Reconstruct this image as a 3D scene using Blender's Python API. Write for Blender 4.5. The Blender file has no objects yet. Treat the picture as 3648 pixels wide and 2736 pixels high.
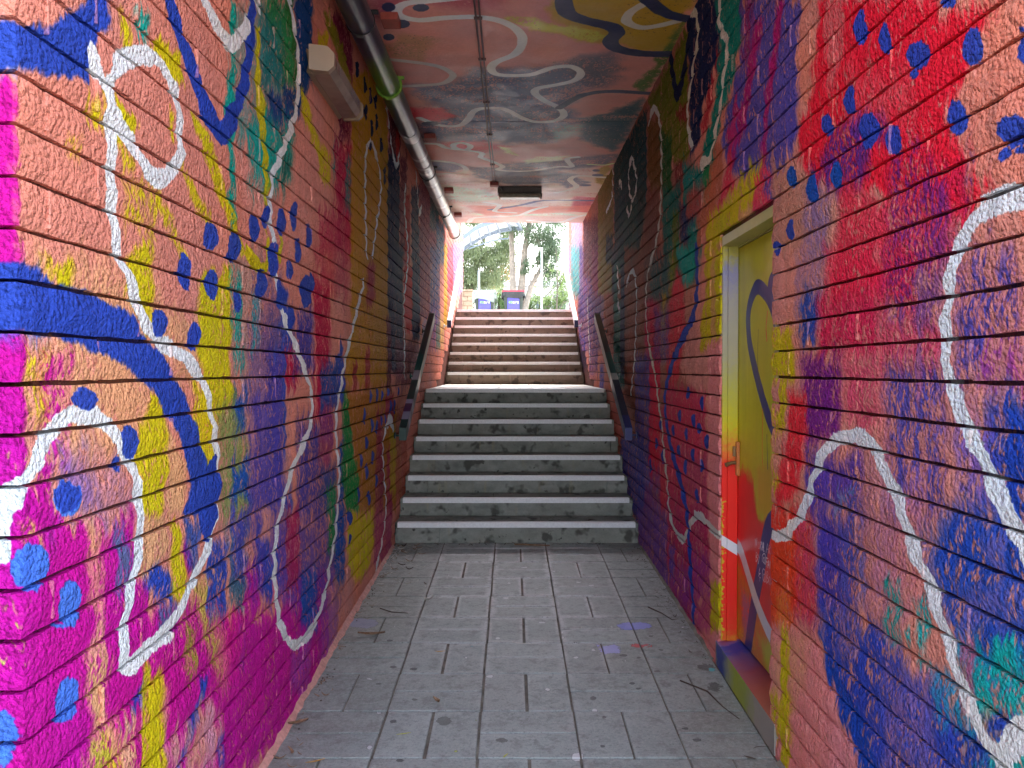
import bpy, math, random
import numpy as np
from mathutils import Vector, Matrix, Euler
random.seed(7)
sc = bpy.context.scene
C = sc.collection

# ---------------------------------------------------------------- camera, sky, sun, exposure
cam_d = bpy.data.cameras.new('camera'); cam = bpy.data.objects.new('camera', cam_d); C.objects.link(cam)
cam_d.lens = 36*2911/3648; cam_d.sensor_width = 36; cam_d.clip_start = .05; cam_d.clip_end = 2000
cam.location = (0, 0, 1.58); cam.rotation_euler = (math.radians(90)-math.atan(50/2911), 0, 0)
sc.camera = cam
SUN_EL, SUN_AZ = 58, 12
w = bpy.data.worlds.new('World'); sc.world = w; w.use_nodes = True
nt = w.node_tree; nt.nodes.clear()
wo = nt.nodes.new('ShaderNodeOutputWorld'); bg = nt.nodes.new('ShaderNodeBackground'); sky = nt.nodes.new('ShaderNodeTexSky')
sky.sky_type = 'NISHITA'; sky.sun_disc = False; sky.sun_elevation = math.radians(SUN_EL); sky.sun_rotation = math.radians(SUN_AZ)
sky.dust_density = 4; sky.air_density = 1.2
hs = nt.nodes.new('ShaderNodeHueSaturation'); hs.inputs['Saturation'].default_value = .62
nt.links.new(sky.outputs[0], hs.inputs['Color']); nt.links.new(hs.outputs[0], bg.inputs[0]); nt.links.new(bg.outputs[0], wo.inputs[0])
bg.inputs[1].default_value = .15
sd = bpy.data.lights.new('sun', 'SUN'); so = bpy.data.objects.new('sun', sd); C.objects.link(so)
sd.energy = .75; sd.angle = math.radians(14); sd.color = (1, .98, .94)
# light travels from the sun: azimuth measured like the sky texture
az, el = math.radians(SUN_AZ), math.radians(SUN_EL)
dirv = Vector((math.sin(az)*math.cos(el), math.cos(az)*math.cos(el), math.sin(el)))
so.rotation_euler = dirv.to_track_quat('Z', 'Y').to_euler(); so.location = (0, -5, 20)
sc.view_settings.view_transform = 'Standard'; sc.view_settings.look = 'None'
sc.view_settings.exposure = 3.25; sc.view_settings.gamma = 1
try: sc.view_settings.use_curve_mapping = False
except Exception: pass
sc.render.engine = 'CYCLES'
sc.cycles.max_bounces = 10; sc.cycles.diffuse_bounces = 7; sc.cycles.glossy_bounces = 3; sc.cycles.transmission_bounces = 4
sc.cycles.use_denoising = True
sc.cycles.sample_clamp_indirect = 8
try: sc.cycles.use_adaptive_sampling = True; sc.cycles.adaptive_threshold = .015
except Exception: pass

# ---------------------------------------------------------------- constants of the place (metres)
XL, XR, YC = -.948, 1.024, 1.575        # wall planes, corner of the tunnel mouth
TOPZ = 2.59                              # level of the ground above the steps
def floor_z(y): return -.02+.031*y
def ceil_z(y): return 3.555+.0135*y
FS = math.atan(.031)

# ---------------------------------------------------------------- paint raster (numbers in metres on each wall)
def hexc(h): return np.array([int(h[i:i+2], 16)/255 for i in (1, 3, 5)], np.float32)
class Raster:
    def __init__(s, U, V, base, seed):
        s.U, s.V = U.astype(np.float32), V.astype(np.float32)
        s.h, s.w = len(V), len(U)
        s.img = np.empty((s.h, s.w, 3), np.float32); s.img[:] = hexc(base)
        s.rng = np.random.default_rng(seed)
        s.fine = s.noise(.007, .007)*.5+s.noise(.015, .018)*.5
        s.mid = s.noise(.05, .06)
        s.streak = s.noise(.014, .22)*.45+s.noise(.045, .40)*.55
        s.stip = s.noise(.007, .009)*.6+s.noise(.013, .03)*.4
        s.big = s.noise(.25, .35)
    def noise(s, a, b):
        u = (s.U-s.U[0])/a; v = (s.V-s.V[0])/b
        nu, nv = int(abs(u).max())+3, int(abs(v).max())+3
        g = s.rng.standard_normal((nv, nu)).astype(np.float32)
        u, v = np.abs(u), np.abs(v)
        i, j = v.astype(int), u.astype(int); fi, fj = v-i, u-j
        fi = fi*fi*(3-2*fi); fj = fj*fj*(3-2*fj)
        r = g[i]*(1-fi)[:, None]+g[i+1]*fi[:, None]
        return r[:, j]*(1-fj)+r[:, j+1]*fj
    def win(s, u0, u1, v0, v1):
        a, b = np.searchsorted(s.U, [u0, u1]); c, d = np.searchsorted(s.V, [v0, v1])
        return slice(c, d), slice(a, b)
    def dist(s, pts, closed, m, step=1):
        p = np.array(pts, np.float32)
        u0, v0 = p.min(0)-m; u1, v1 = p.max(0)+m
        W = s.win(u0, u1, v0, v1)
        V, U = s.V[W[0]], s.U[W[1]]
        if not len(V) or not len(U): return None
        D = np.full((len(V), len(U)), m, np.float32)
        q = np.vstack([p, p[:1]]) if closed else p
        for a, b in zip(q[:-1], q[1:]):
            lo, hi = np.minimum(a, b)-m, np.maximum(a, b)+m
            j0, j1 = np.searchsorted(U, [lo[0], hi[0]]); i0, i1 = np.searchsorted(V, [lo[1], hi[1]])
            if j0 >= j1 or i0 >= i1: continue
            uu, vv = U[None, j0:j1], V[i0:i1, None]
            d = b-a; L = max(float(d@d), 1e-9)
            t = np.clip(((uu-a[0])*d[0]+(vv-a[1])*d[1])/L, 0, 1)
            dd = np.sqrt((uu-a[0]-t*d[0])**2+(vv-a[1]-t*d[1])**2)
            D[i0:i1, j0:j1] = np.minimum(D[i0:i1, j0:j1], dd)
        if closed:
            ins = np.zeros(D.shape, bool)
            for a, b in zip(q[:-1], q[1:]):
                if a[1] == b[1]: continue
                lo, hi = (a, b) if a[1] < b[1] else (b, a)
                i0, i1 = np.searchsorted(V, [lo[1], hi[1]])
                if i0 >= i1: continue
                xc = lo[0]+(V[i0:i1]-lo[1])*(hi[0]-lo[0])/(hi[1]-lo[1])
                ins[i0:i1] ^= U[None, :] < xc[:, None]
            D = np.where(ins, -D, D)
        return W, D
    def blend(s, W, col, a):
        s.img[W] += (hexc(col)-s.img[W])*a[..., None]
    def run(s, data, wob=1., stage='all'):
        for it in data:
            k, col, pts = it[0], it[1], it[2]
            if k == 'p' and stage in ('all', 'p'):
                soft, st, sp, al = it[3:]
                r = s.dist(pts, True, soft+st*2.2+.03)
                if r is None: continue
                W, D = r
                q_ = np.array(pts); mw = float(min(q_.max(0)-q_.min(0)))
                D = D+s.streak[W]*min(st*.5, mw*.3)+s.fine[W]*.004*wob+s.mid[W]*min(soft, .02, mw*.2)*.6+s.stip[W]*min(soft, .02, mw*.2)*.5
                so = min(soft*.8+st*.2, mw*.22)
                a = np.clip(.5-D/(2*so+.001), 0, 1); a = a*a*(3-2*a)*al
                if sp > 0:
                    th = np.clip((s.stip[W]*.9+s.streak[W]*.45+.85-sp*1.45)*1.9+.5, 0, 1)
                    a = a*(th*.82+.18*(1-sp))
                s.blend(W, col, a)
            elif k == 'l' and stage in ('all', 'l'):
                wd = it[3]*.5
                P = np.array(pts, float)
                if len(P) > 2:
                    Q = np.vstack([2*P[0]-P[1], P, 2*P[-1]-P[-2]]); o = []
                    for i in range(1, len(Q)-2):
                        a_, b_, c_, d_ = Q[i-1:i+3]
                        for t in (0, .25, .5, .75):
                            o.append(.5*((2*b_)+(c_-a_)*t+(2*a_-5*b_+4*c_-d_)*t*t+(3*b_-a_-3*c_+d_)*t**3))
                    o.append(P[-1]); P = np.array(o)
                r = s.dist([tuple(x) for x in P], False, wd*1.6+.008*wob+.002)
                if r is None: continue
                W, D = r
                D = D-wd+(s.fine[W]*.0035+s.mid[W]*.003)*wob+s.mid[W]*wd*.10*wob
                s.blend(W, col, np.clip(.5-D/min(.003, wd), 0, 1)*np.clip(1.05+s.fine[W]*.08*wob, 0, 1))
            elif k == 'd' and stage in ('all', 'l'):
                r = s.dist(pts, True, .03)
                if r is None: continue
                W, D = r
                D = D+(s.fine[W]*.0035+s.mid[W]*.0025)*wob
                s.blend(W, col, np.clip(.5-D/.003, 0, 1)*.97)
    def smear(s, amp):
        # paint run: pull colours down the wall along narrow drips
        j = np.arange(s.w)[None, :]; dz = float(s.V[1]-s.V[0])
        sh = ((np.abs(s.noise(.010, .5))*.7+np.abs(s.noise(.03, .6)))*amp/dz).astype(int)
        i = np.clip(np.arange(s.h)[:, None]+sh, 0, s.h-1)
        s.img = s.img[i, j]
    def grain(s, a, b):
        s.img *= (1+s.fine*a+s.streak*b)[..., None]
        # slight hue drift, as hand-mixed spray paint has
        s.img[..., 0] *= 1+s.big*.02; s.img[..., 2] *= 1-s.big*.03
    def image(s, name):
        im = bpy.data.images.new(name, s.w, s.h)
        a = np.ones((s.h, s.w, 4), np.float32); a[..., :3] = np.clip(s.img, 0, .93)
        im.pixels.foreach_set(a.ravel()); im.update(); im.pack()
        return im

LEFT = [
 ('p','#E2A676',[(1.659,1.804),(2.162,1.872),(2.152,1.335),(1.652,1.392)],0.05,0.08,0.23,0.8),
 ('p','#D2C21A',[(1.593,1.633),(1.681,1.636),(1.679,1.484),(1.591,1.489)],0.03,0.05,0.43,1.0),
 ('p','#C21692',[(1.648,1.635),(1.752,1.639),(1.747,1.381),(1.644,1.393)],0.03,0.06,0.58,1.0),
 ('p','#D2C21A',[(1.676,1.816),(1.764,1.828),(1.763,1.777),(1.675,1.767)],0.015,0.03,0.08,1.0),
 ('p','#D2C21A',[(2.01,2.055),(2.165,2.092),(2.164,1.982),(2.008,1.953)],0.02,0.04,0.47,1.0),
 ('p','#C21692',[(1.312,2.147),(1.574,2.147),(1.58,1.847),(1.588,1.579),(1.597,1.38),(1.693,1.32),(1.821,1.238),(1.901,1.016),(2.063,0.779),(2.058,0.521),(1.294,0.769)],0.01,0.02,0.0,1.0),
 ('p','#C21692',[(1.905,1.233),(2.069,1.132),(2.146,0.968),(2.464,0.878),(3.05,0.693),(3.573,0.5),(4.099,0.224),(3.565,0.032),(2.737,0.171),(1.831,0.638),(1.838,1.056)],0.03,0.1,0.08,1.0),
 ('p','#C21692',[(3.36,0.757),(4.318,0.522),(4.306,-0.141),(3.351,0.241)],0.04,0.08,0.16,1.0),
 ('p','#2E48AC',[(1.425,2.246),(1.57,2.246),(1.67,2.271),(1.764,2.339),(1.821,2.391),(1.835,2.425),(1.948,2.477),(1.931,2.376),(1.86,2.298),(1.842,2.232),(1.674,2.182),(1.572,2.158),(1.424,2.155)],0.006,0.012,0.0,1.0),
 ('p','#4678D8',[(1.425,2.246),(1.561,2.246),(1.622,2.236),(1.59,2.164),(1.424,2.155)],0.03,0.03,0.39,0.8),  # lighter blue: bright light at the tunnel mouth painted into the blue
 ('p','#D2C21A',[(2.002,2.479),(2.042,2.474),(2.057,2.389),(2.023,2.365),(1.993,2.431)],0.008,0.02,0.08,1.0),
 ('p','#10A294',[(2.059,2.512),(2.137,2.54),(2.154,2.487),(2.144,2.415),(2.126,2.456),(2.075,2.481)],0.008,0.03,0.39,1.0),
 ('p','#D2C21A',[(2.191,2.487),(2.27,2.528),(2.343,2.51),(2.38,2.427),(2.309,2.419),(2.238,2.427),(2.153,2.431)],0.008,0.02,0.0,1.0),
 ('p','#D2C21A',[(1.858,2.221),(1.915,2.262),(1.944,2.265),(1.914,2.219),(1.902,2.151),(1.85,2.156)],0.01,0.03,0.16,1.0),
 ('p','#D2C21A',[(1.967,2.243),(2.079,2.235),(2.053,2.165),(1.996,2.16),(1.966,2.207)],0.008,0.02,0.0,1.0),
 ('p','#D2C21A',[(2.267,2.345),(2.308,2.341),(2.317,2.249),(2.296,2.26)],0.008,0.02,0.08,1.0),
 ('p','#D2C21A',[(2.441,2.344),(2.513,2.334),(2.657,2.253),(2.727,2.158),(2.832,2.069),(2.93,1.987),(2.863,1.978),(2.628,2.157),(2.537,2.246),(2.452,2.293)],0.006,0.02,0.16,1.0),
 ('p','#D2C21A',[(2.359,2.191),(2.403,2.166),(2.51,2.117),(2.626,2.048),(2.625,2.024),(2.425,2.103)],0.008,0.03,0.31,1.0),
 ('p','#D2C21A',[(2.165,2.055),(2.232,2.07),(2.281,2.013),(2.322,1.964),(2.411,1.924),(2.365,1.895),(2.271,2.006),(2.174,2.033)],0.01,0.03,0.23,1.0),
 ('p','#D2C21A',[(2.04,1.905),(2.135,1.933),(2.157,1.88),(2.039,1.864)],0.01,0.02,0.08,1.0),
 ('p','#D2C21A',[(1.957,2.149),(2.004,2.136),(2.068,2.104),(2.051,2.088),(1.972,2.116)],0.01,0.03,0.39,1.0),
 ('p','#D2C21A',[(1.747,2.088),(1.803,2.104),(1.79,2.064),(1.747,2.055)],0.02,0.03,0.55,1.0),
 ('p','#6E8C86',[(2.753,2.842),(3.569,3.216),(3.559,2.648),(3.117,2.399),(2.838,2.378),(2.779,2.569)],0.04,0.1,0.31,0.8),
 ('p','#10A294',[(2.753,2.842),(2.83,2.851),(2.818,2.583),(2.806,2.369),(2.818,2.162),(2.801,2.064),(2.741,2.146),(2.759,2.305),(2.703,2.441),(2.781,2.674)],0.01,0.03,0.12,1.0),
 ('p','#10A294',[(2.871,2.474),(3.12,2.551),(3.366,2.559),(3.363,2.369),(3.155,2.35),(2.937,2.406)],0.03,0.08,0.23,1.0),
 ('p','#0F6A6A',[(3.128,3.014),(3.569,3.216),(3.563,2.848),(3.122,2.692)],0.04,0.08,0.16,1.0),
 ('p','#DF9384',[(2.837,2.325),(3.117,2.399),(3.193,2.209),(2.932,2.13)],0.02,0.05,0.16,1.0),
 ('p','#D2C21A',[(3.05,2.848),(3.106,2.871),(3.084,2.678),(3.158,2.528),(3.195,2.329),(3.153,2.231),(3.099,2.452),(3.028,2.602)],0.006,0.015,0.08,1.0),
 ('p','#D2C21A',[(2.023,1.889),(2.158,1.909),(2.169,1.736),(2.131,1.693),(2.037,1.757),(1.998,1.829)],0.01,0.02,0.08,1.0),
 ('p','#D2C21A',[(2.48,1.842),(2.544,1.916),(2.738,1.941),(2.765,1.757),(2.761,1.549),(2.823,1.532),(2.73,1.456),(2.588,1.414),(2.538,1.537),(2.465,1.636),(2.479,1.748)],0.012,0.02,0.08,1.0),
 ('p','#E2A676',[(2.169,1.768),(2.466,1.748),(2.476,1.571),(2.315,1.519),(2.264,1.606)],0.02,0.05,0.23,0.8),
 ('p','#AD8C80',[(2.754,2.0),(3.111,2.055),(3.103,1.557),(2.777,1.559)],0.02,0.06,0.23,0.7),
 ('p','#10A294',[(2.753,1.922),(2.862,1.936),(2.906,1.613),(2.824,1.58),(2.765,1.768)],0.02,0.08,0.47,1.0),
 ('p','#1C52A8',[(2.776,1.543),(2.956,1.541),(2.953,1.346),(2.773,1.36)],0.02,0.06,0.2,1.0),
 ('p','#7C5E92',[(2.926,1.779),(3.545,1.821),(3.531,0.979),(2.914,1.084)],0.04,0.08,0.27,0.85),
 ('p','#2E48AC',[(3.186,1.827),(3.546,1.854),(3.531,0.979),(3.173,1.04)],0.02,0.08,0.35,1.0),
 ('p','#DF9384',[(2.92,1.448),(3.101,1.44),(3.096,1.147),(2.916,1.172)],0.02,0.06,0.23,1.0),
 ('p','#D2C21A',[(2.129,1.536),(2.203,1.522),(2.251,1.435),(2.269,1.305),(2.197,1.189),(2.096,1.207),(2.048,1.41),(2.109,1.453)],0.01,0.03,0.08,1.0),
 ('p','#D2C21A',[(2.416,1.571),(2.604,1.57),(2.598,1.216),(2.41,1.243)],0.02,0.05,0.16,1.0),
 ('p','#E2A676',[(2.241,1.445),(2.345,1.385),(2.388,1.255),(2.342,1.182),(2.217,1.203),(2.25,1.35)],0.01,0.03,0.08,1.0),
 ('p','#8265AE',[(1.695,1.446),(1.818,1.439),(1.87,1.318),(1.912,1.24),(1.692,1.279)],0.05,0.08,0.27,0.8),
 ('p','#B07A90',[(1.858,1.426),(1.96,1.399),(2.038,1.295),(2.053,1.215),(1.855,1.25)],0.04,0.08,0.31,0.8),
 ('p','#C21692',[(1.623,1.399),(1.677,1.393),(1.675,1.282),(1.605,1.294)],0.02,0.06,0.16,1.0),
 ('p','#8E9650',[(2.616,1.462),(2.791,1.506),(2.918,1.337),(2.948,1.055),(2.651,1.108)],0.03,0.08,0.31,1.0),
 ('p','#1C52A8',[(2.757,1.299),(2.952,1.279),(2.949,1.134),(2.755,1.163)],0.02,0.06,0.23,1.0),
 ('p','#2E48AC',[(1.42,1.788),(1.578,1.785),(1.667,1.772),(1.712,1.761),(1.823,1.752),(1.935,1.737),(2.045,1.719),(2.104,1.667),(2.205,1.626),(2.305,1.563),(2.403,1.471),(2.484,1.373),(2.546,1.272),(2.591,1.193),(2.583,1.12),(2.341,1.163),(2.41,1.243),(2.345,1.363),(2.261,1.443),(2.165,1.523),(2.059,1.568),(1.933,1.606),(1.789,1.641),(1.586,1.658),(1.418,1.663)],0.005,0.01,0.0,1.0),
 ('p','#4678D8',[(1.42,1.782),(1.574,1.779),(1.677,1.738),(1.682,1.663),(1.586,1.664),(1.418,1.669)],0.03,0.03,0.27,0.85),  # near end of the band lightened, light from the mouth put into its colour
 ('p','#C21692',[(1.988,1.234),(2.045,1.224),(2.059,1.072),(2.026,1.065),(1.909,1.095),(1.867,1.148),(1.883,1.216)],0.02,0.06,0.08,1.0),
 ('p','#5E6C96',[(1.927,1.244),(1.988,1.211),(2.026,1.081),(1.969,1.061),(1.94,1.131)],0.02,0.05,0.23,1.0),
 ('p','#E2A676',[(1.802,1.259),(1.869,1.233),(1.902,1.086),(1.865,1.006),(1.811,1.057)],0.03,0.08,0.23,0.7),
 ('p','#E2A676',[(2.096,1.215),(2.257,1.187),(2.265,1.078),(2.205,1.07),(2.12,1.045),(2.076,1.068)],0.012,0.03,0.04,1.0),
 ('p','#D2C21A',[(2.247,1.188),(2.341,1.172),(2.373,1.054),(2.405,0.941),(2.326,0.927),(2.263,0.97),(2.265,1.065)],0.015,0.04,0.16,1.0),
 ('p','#2E48AC',[(2.093,1.04),(2.186,1.074),(2.254,1.029),(2.284,0.973),(2.263,0.944),(2.137,0.988)],0.012,0.03,0.08,1.0),
 ('p','#C21692',[(2.341,1.128),(2.419,1.066),(2.417,0.961),(2.361,1.034)],0.015,0.05,0.08,1.0),
 ('p','#3E55A0',[(2.352,1.17),(2.518,1.141),(2.479,1.054),(2.429,0.972),(2.362,1.079)],0.02,0.05,0.2,1.0),
 ('p','#C21692',[(2.042,1.049),(2.12,1.017),(2.155,0.938),(2.251,0.862),(2.135,0.854),(2.083,0.939)],0.02,0.05,0.08,1.0),
 ('p','#5A6090',[(2.184,0.967),(2.305,0.933),(2.303,0.845),(2.182,0.884)],0.03,0.06,0.31,1.0),
 ('p','#BFA84E',[(2.417,0.975),(2.607,0.952),(2.604,0.779),(2.657,0.611),(2.51,0.688),(2.427,0.857)],0.03,0.08,0.35,1.0),
 ('p','#2E48AC',[(2.529,1.053),(2.722,1.012),(2.718,0.786),(2.526,0.842)],0.02,0.06,0.23,1.0),
 ('p','#3E6480',[(2.723,1.074),(2.913,1.039),(2.908,0.752),(2.718,0.806)],0.02,0.06,0.31,1.0),
 ('p','#2E48AC',[(3.019,1.037),(3.152,1.013),(3.147,0.732),(3.014,0.768)],0.01,0.05,0.16,1.0),
 ('p','#C21692',[(2.911,0.907),(3.091,0.865),(3.087,0.631),(2.907,0.686)],0.02,0.08,0.23,1.0),
 ('p','#C21692',[(2.404,0.877),(2.464,0.888),(2.499,0.764),(2.587,0.587),(2.473,0.687)],0.015,0.05,0.16,1.0),
 ('p','#A8A03C',[(2.347,0.858),(2.451,0.826),(2.473,0.715),(2.436,0.654),(2.334,0.724)],0.03,0.06,0.31,1.0),
 ('p','#DF9384',[(1.851,1.028),(1.879,1.02),(1.906,0.885),(1.897,0.797),(1.834,0.823),(1.809,0.92)],0.02,0.06,0.16,1.0),
 ('p','#E2A676',[(1.809,0.937),(1.906,0.903),(1.897,0.797),(2.012,0.738),(2.061,0.71),(2.087,0.651),(1.946,0.624),(1.754,0.718),(1.861,0.759),(1.795,0.856)],0.03,0.08,0.2,1.0),
 ('p','#D2C21A',[(2.116,0.808),(2.181,0.78),(2.207,0.627),(2.224,0.47),(2.059,0.553),(2.087,0.659),(2.079,0.742)],0.015,0.04,0.08,1.0),
 ('p','#D2C21A',[(1.903,0.711),(2.061,0.662),(2.042,0.577),(1.859,0.667)],0.03,0.06,0.31,1.0),
 ('p','#C21692',[(1.913,0.86),(2.038,0.817),(2.045,0.756),(1.98,0.759),(1.912,0.802)],0.02,0.03,0.0,1.0),
 ('p','#C21692',[(2.2,0.798),(2.291,0.744),(2.435,0.622),(2.399,0.558),(2.299,0.609),(2.228,0.703)],0.02,0.03,0.0,1.0),
 ('p','#DF9384',[(2.162,0.812),(2.219,0.749),(2.258,0.627),(2.227,0.597),(2.188,0.656)],0.015,0.04,0.08,1.0),
 ('p','#2E48AC',[(2.089,0.818),(2.121,0.806),(2.088,0.738),(1.948,0.713),(1.941,0.731),(2.054,0.76)],0.01,0.02,0.16,1.0),
 ('p','#2E48AC',[(2.472,0.65),(2.535,0.636),(2.508,0.578),(2.386,0.504),(2.307,0.447),(2.286,0.457),(2.352,0.519),(2.447,0.594)],0.01,0.02,0.12,1.0),
 ('p','#DF9384',[(2.471,0.584),(2.6,0.532),(2.668,0.402),(2.596,0.305),(2.351,0.426),(2.409,0.493)],0.03,0.06,0.16,1.0),
 ('p','#DF9384',[(2.578,0.817),(2.66,0.792),(2.716,0.641),(2.744,0.527),(2.656,0.535)],0.03,0.06,0.31,0.6),
 ('p','#7A3FA0',[(2.841,0.706),(2.976,0.665),(2.974,0.495),(2.838,0.544)],0.03,0.08,0.23,0.7),
 ('p','#6448A8',[(2.598,0.433),(2.682,0.396),(2.679,0.243),(2.596,0.285)],0.02,0.06,0.23,1.0),
 ('p','#6A56A0',[(2.991,1.501),(3.18,1.496),(3.172,1.016),(2.983,1.049)],0.03,0.08,0.23,1.0),
 ('p','#5A48A0',[(2.986,1.501),(3.135,1.497),(3.127,1.024),(2.978,1.05)],0.03,0.1,0.27,1.0),
 ('p','#4A48A0',[(2.754,1.121),(2.914,1.094),(2.91,0.84),(2.75,0.881)],0.03,0.08,0.31,1.0),
 ('p','#C05C90',[(3.171,0.967),(3.529,0.898),(3.523,0.55),(3.166,0.655)],0.03,0.08,0.23,1.0),
 ('p','#E8A890',[(1.949,0.772),(2.062,0.725),(2.059,0.553),(1.946,0.609)],0.04,0.1,0.23,1.0),
 ('p','#E09A98',[(2.188,0.623),(2.353,0.55),(2.35,0.407),(2.185,0.49)],0.04,0.1,0.2,1.0),
 ('p','#D2C21A',[(2.089,0.818),(2.21,0.774),(2.205,0.48),(2.085,0.54)],0.02,0.06,0.08,1.0),
 ('p','#C8B840',[(1.833,0.736),(1.917,0.697),(1.916,0.624),(1.832,0.666)],0.04,0.08,0.31,1.0),
 ('p','#D890A8',[(2.496,0.574),(2.627,0.521),(2.623,0.271),(2.492,0.337)],0.03,0.08,0.23,1.0),
 ('p','#D0E060',[(1.52,1.144),(1.603,1.136),(1.601,1.039),(1.519,1.048)],0.05,0.04,0.95,1.0),
 ('p','#D0E060',[(1.513,1.041),(1.563,1.041),(1.563,1.005),(1.512,1.005)],0.03,0.03,0.95,1.0),
 ('p','#D0E060',[(1.552,1.425),(1.597,1.423),(1.596,1.363),(1.552,1.366)],0.02,0.02,0.9,1.0),
 ('p','#D8C850',[(1.59,1.303),(1.642,1.294),(1.641,1.241),(1.589,1.252)],0.02,0.05,0.55,1.0),
 ('p','#2E8A4A',[(3.122,3.017),(3.512,3.197),(3.634,3.009),(3.658,2.869),(3.411,2.782),(3.368,2.905)],0.03,0.1,0.2,1.0),
 ('p','#2C7C7C',[(3.083,2.93),(3.416,3.076),(3.411,2.756),(3.078,2.641)],0.04,0.1,0.35,0.8),
 ('p','#2D6C2C',[(3.417,3.147),(3.537,3.201),(3.661,3.02),(3.738,2.841),(3.822,2.784),(3.657,2.814),(3.558,2.979)],0.02,0.06,0.23,1.0),
 ('p','#D2C21A',[(3.045,2.834),(3.091,2.853),(3.116,2.678),(3.172,2.532),(3.219,2.335),(3.165,2.115),(3.127,2.167),(3.17,2.413),(3.059,2.612)],0.01,0.02,0.16,1.0),
 ('p','#1D3E7E',[(3.195,2.658),(3.58,2.815),(3.656,2.745),(3.503,2.631),(3.362,2.57),(3.213,2.568)],0.02,0.05,0.16,1.0),
 ('p','#12407E',[(3.587,3.231),(3.921,3.385),(3.883,2.963),(3.736,2.715),(3.629,2.696),(3.658,2.883)],0.015,0.04,0.04,1.0),
 ('p','#10A294',[(3.003,2.503),(3.578,2.68),(3.573,2.398),(2.999,2.267)],0.05,0.12,0.27,1.0),
 ('p','#1E6B60',[(3.339,2.488),(3.55,2.546),(3.548,2.412),(3.337,2.363)],0.03,0.1,0.23,1.0),
 ('p','#DF9384',[(3.603,2.661),(3.883,2.963),(4.275,2.943),(4.336,2.183),(3.445,2.059),(3.498,2.368)],0.02,0.05,0.08,0.9),
 ('p','#D2C21A',[(3.684,2.851),(3.795,2.86),(4.033,2.715),(4.308,2.711),(4.269,2.581),(4.096,2.541),(3.939,2.688),(3.737,2.743)],0.012,0.03,0.12,1.0),
 ('p','#10A294',[(4.365,2.808),(4.501,2.846),(4.498,2.66),(4.362,2.628)],0.02,0.06,0.47,1.0),
 ('p','#7A1C3C',[(4.212,3.394),(4.514,3.557),(4.857,3.536),(4.947,3.249),(4.673,3.191),(4.431,3.298)],0.02,0.06,0.16,1.0),
 ('p','#D2C21A',[(4.01,3.217),(4.247,3.345),(4.263,3.257),(4.174,3.191),(4.041,3.17)],0.012,0.03,0.16,1.0),
 ('p','#8A8418',[(4.144,3.395),(4.284,3.456),(4.677,3.393),(4.9,3.27),(4.631,3.246),(4.355,3.325)],0.012,0.03,0.08,1.0),
 ('p','#BE1746',[(4.028,2.374),(4.84,2.534),(4.835,2.253),(4.024,2.14)],0.05,0.12,0.27,0.8),
 ('p','#BE1746',[(4.422,2.824),(4.894,2.957),(4.882,2.259),(4.412,2.194)],0.03,0.1,0.23,1.0),
 ('p','#7A1C3C',[(4.506,3.134),(4.853,3.253),(4.847,2.944),(4.501,2.846)],0.03,0.08,0.23,1.0),
 ('p','#10A294',[(4.666,2.806),(4.846,2.853),(4.84,2.534),(4.661,2.499)],0.02,0.08,0.43,0.8),
 ('p','#C08A18',[(4.901,3.343),(5.737,3.708),(6.226,3.564),(6.298,3.234),(6.285,2.454),(4.835,2.253),(4.847,2.944)],0.02,0.05,0.04,1.0),
 ('p','#0A1A42',[(6.283,3.277),(6.95,3.457),(6.933,2.491),(6.268,2.404)],0.02,0.06,0.04,1.0),
 ('p','#5A2030',[(6.345,3.697),(7.006,3.917),(6.997,3.418),(6.338,3.245)],0.02,0.06,0.16,1.0),
 ('p','#C03030',[(6.721,3.572),(6.953,3.64),(6.948,3.353),(6.717,3.294)],0.01,0.03,0.08,1.0),
 ('p','#70283C',[(6.949,3.405),(7.408,3.526),(7.392,2.551),(6.933,2.491)],0.02,0.06,0.23,1.0),
 ('p','#C02A2A',[(7.243,3.13),(7.626,3.212),(7.615,2.58),(7.232,2.53)],0.008,0.02,0.08,1.0),
 ('p','#0A1A42',[(7.745,3.324),(8.389,3.469),(8.376,2.68),(7.732,2.596)],0.012,0.06,0.16,1.0),
 ('p','#6B2440',[(8.391,3.548),(10.485,4.039),(10.467,2.955),(8.376,2.68)],0.03,0.1,0.35,1.0),
 ('p','#0A4E50',[(9.494,3.629),(10.704,3.89),(10.696,3.427),(9.487,3.218)],0.02,0.1,0.39,1.0),
 ('p','#1B5A7C',[(10.263,3.468),(11.427,3.682),(11.416,3.08),(10.253,2.927)],0.02,0.12,0.39,1.0),
 ('p','#7C5A86',[(2.993,1.941),(3.398,1.99),(3.391,1.619),(2.988,1.614)],0.04,0.1,0.39,0.85),
 ('p','#3E9AA0',[(2.992,1.868),(3.084,1.877),(3.08,1.662),(2.988,1.659)],0.03,0.1,0.47,1.0),
 ('p','#5244A0',[(3.158,1.699),(3.427,1.71),(3.415,0.972),(3.146,1.02)],0.03,0.1,0.31,1.0),
 ('p','#2E48AC',[(3.329,1.944),(3.479,1.96),(3.476,1.764),(3.326,1.756)],0.02,0.05,0.16,1.0),
 ('p','#DF9384',[(3.391,1.58),(3.636,1.58),(3.627,1.072),(3.382,1.107)],0.03,0.08,0.23,1.0),
 ('p','#BE1746',[(3.415,1.683),(3.638,1.69),(3.635,1.539),(3.413,1.542)],0.02,0.08,0.23,1.0),
 ('p','#463C98',[(3.589,1.858),(3.925,1.884),(3.92,1.58),(3.584,1.58)],0.03,0.08,0.27,1.0),
 ('p','#463C98',[(3.607,1.383),(4.043,1.359),(4.034,0.862),(3.599,0.94)],0.04,0.1,0.35,1.0),
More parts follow.
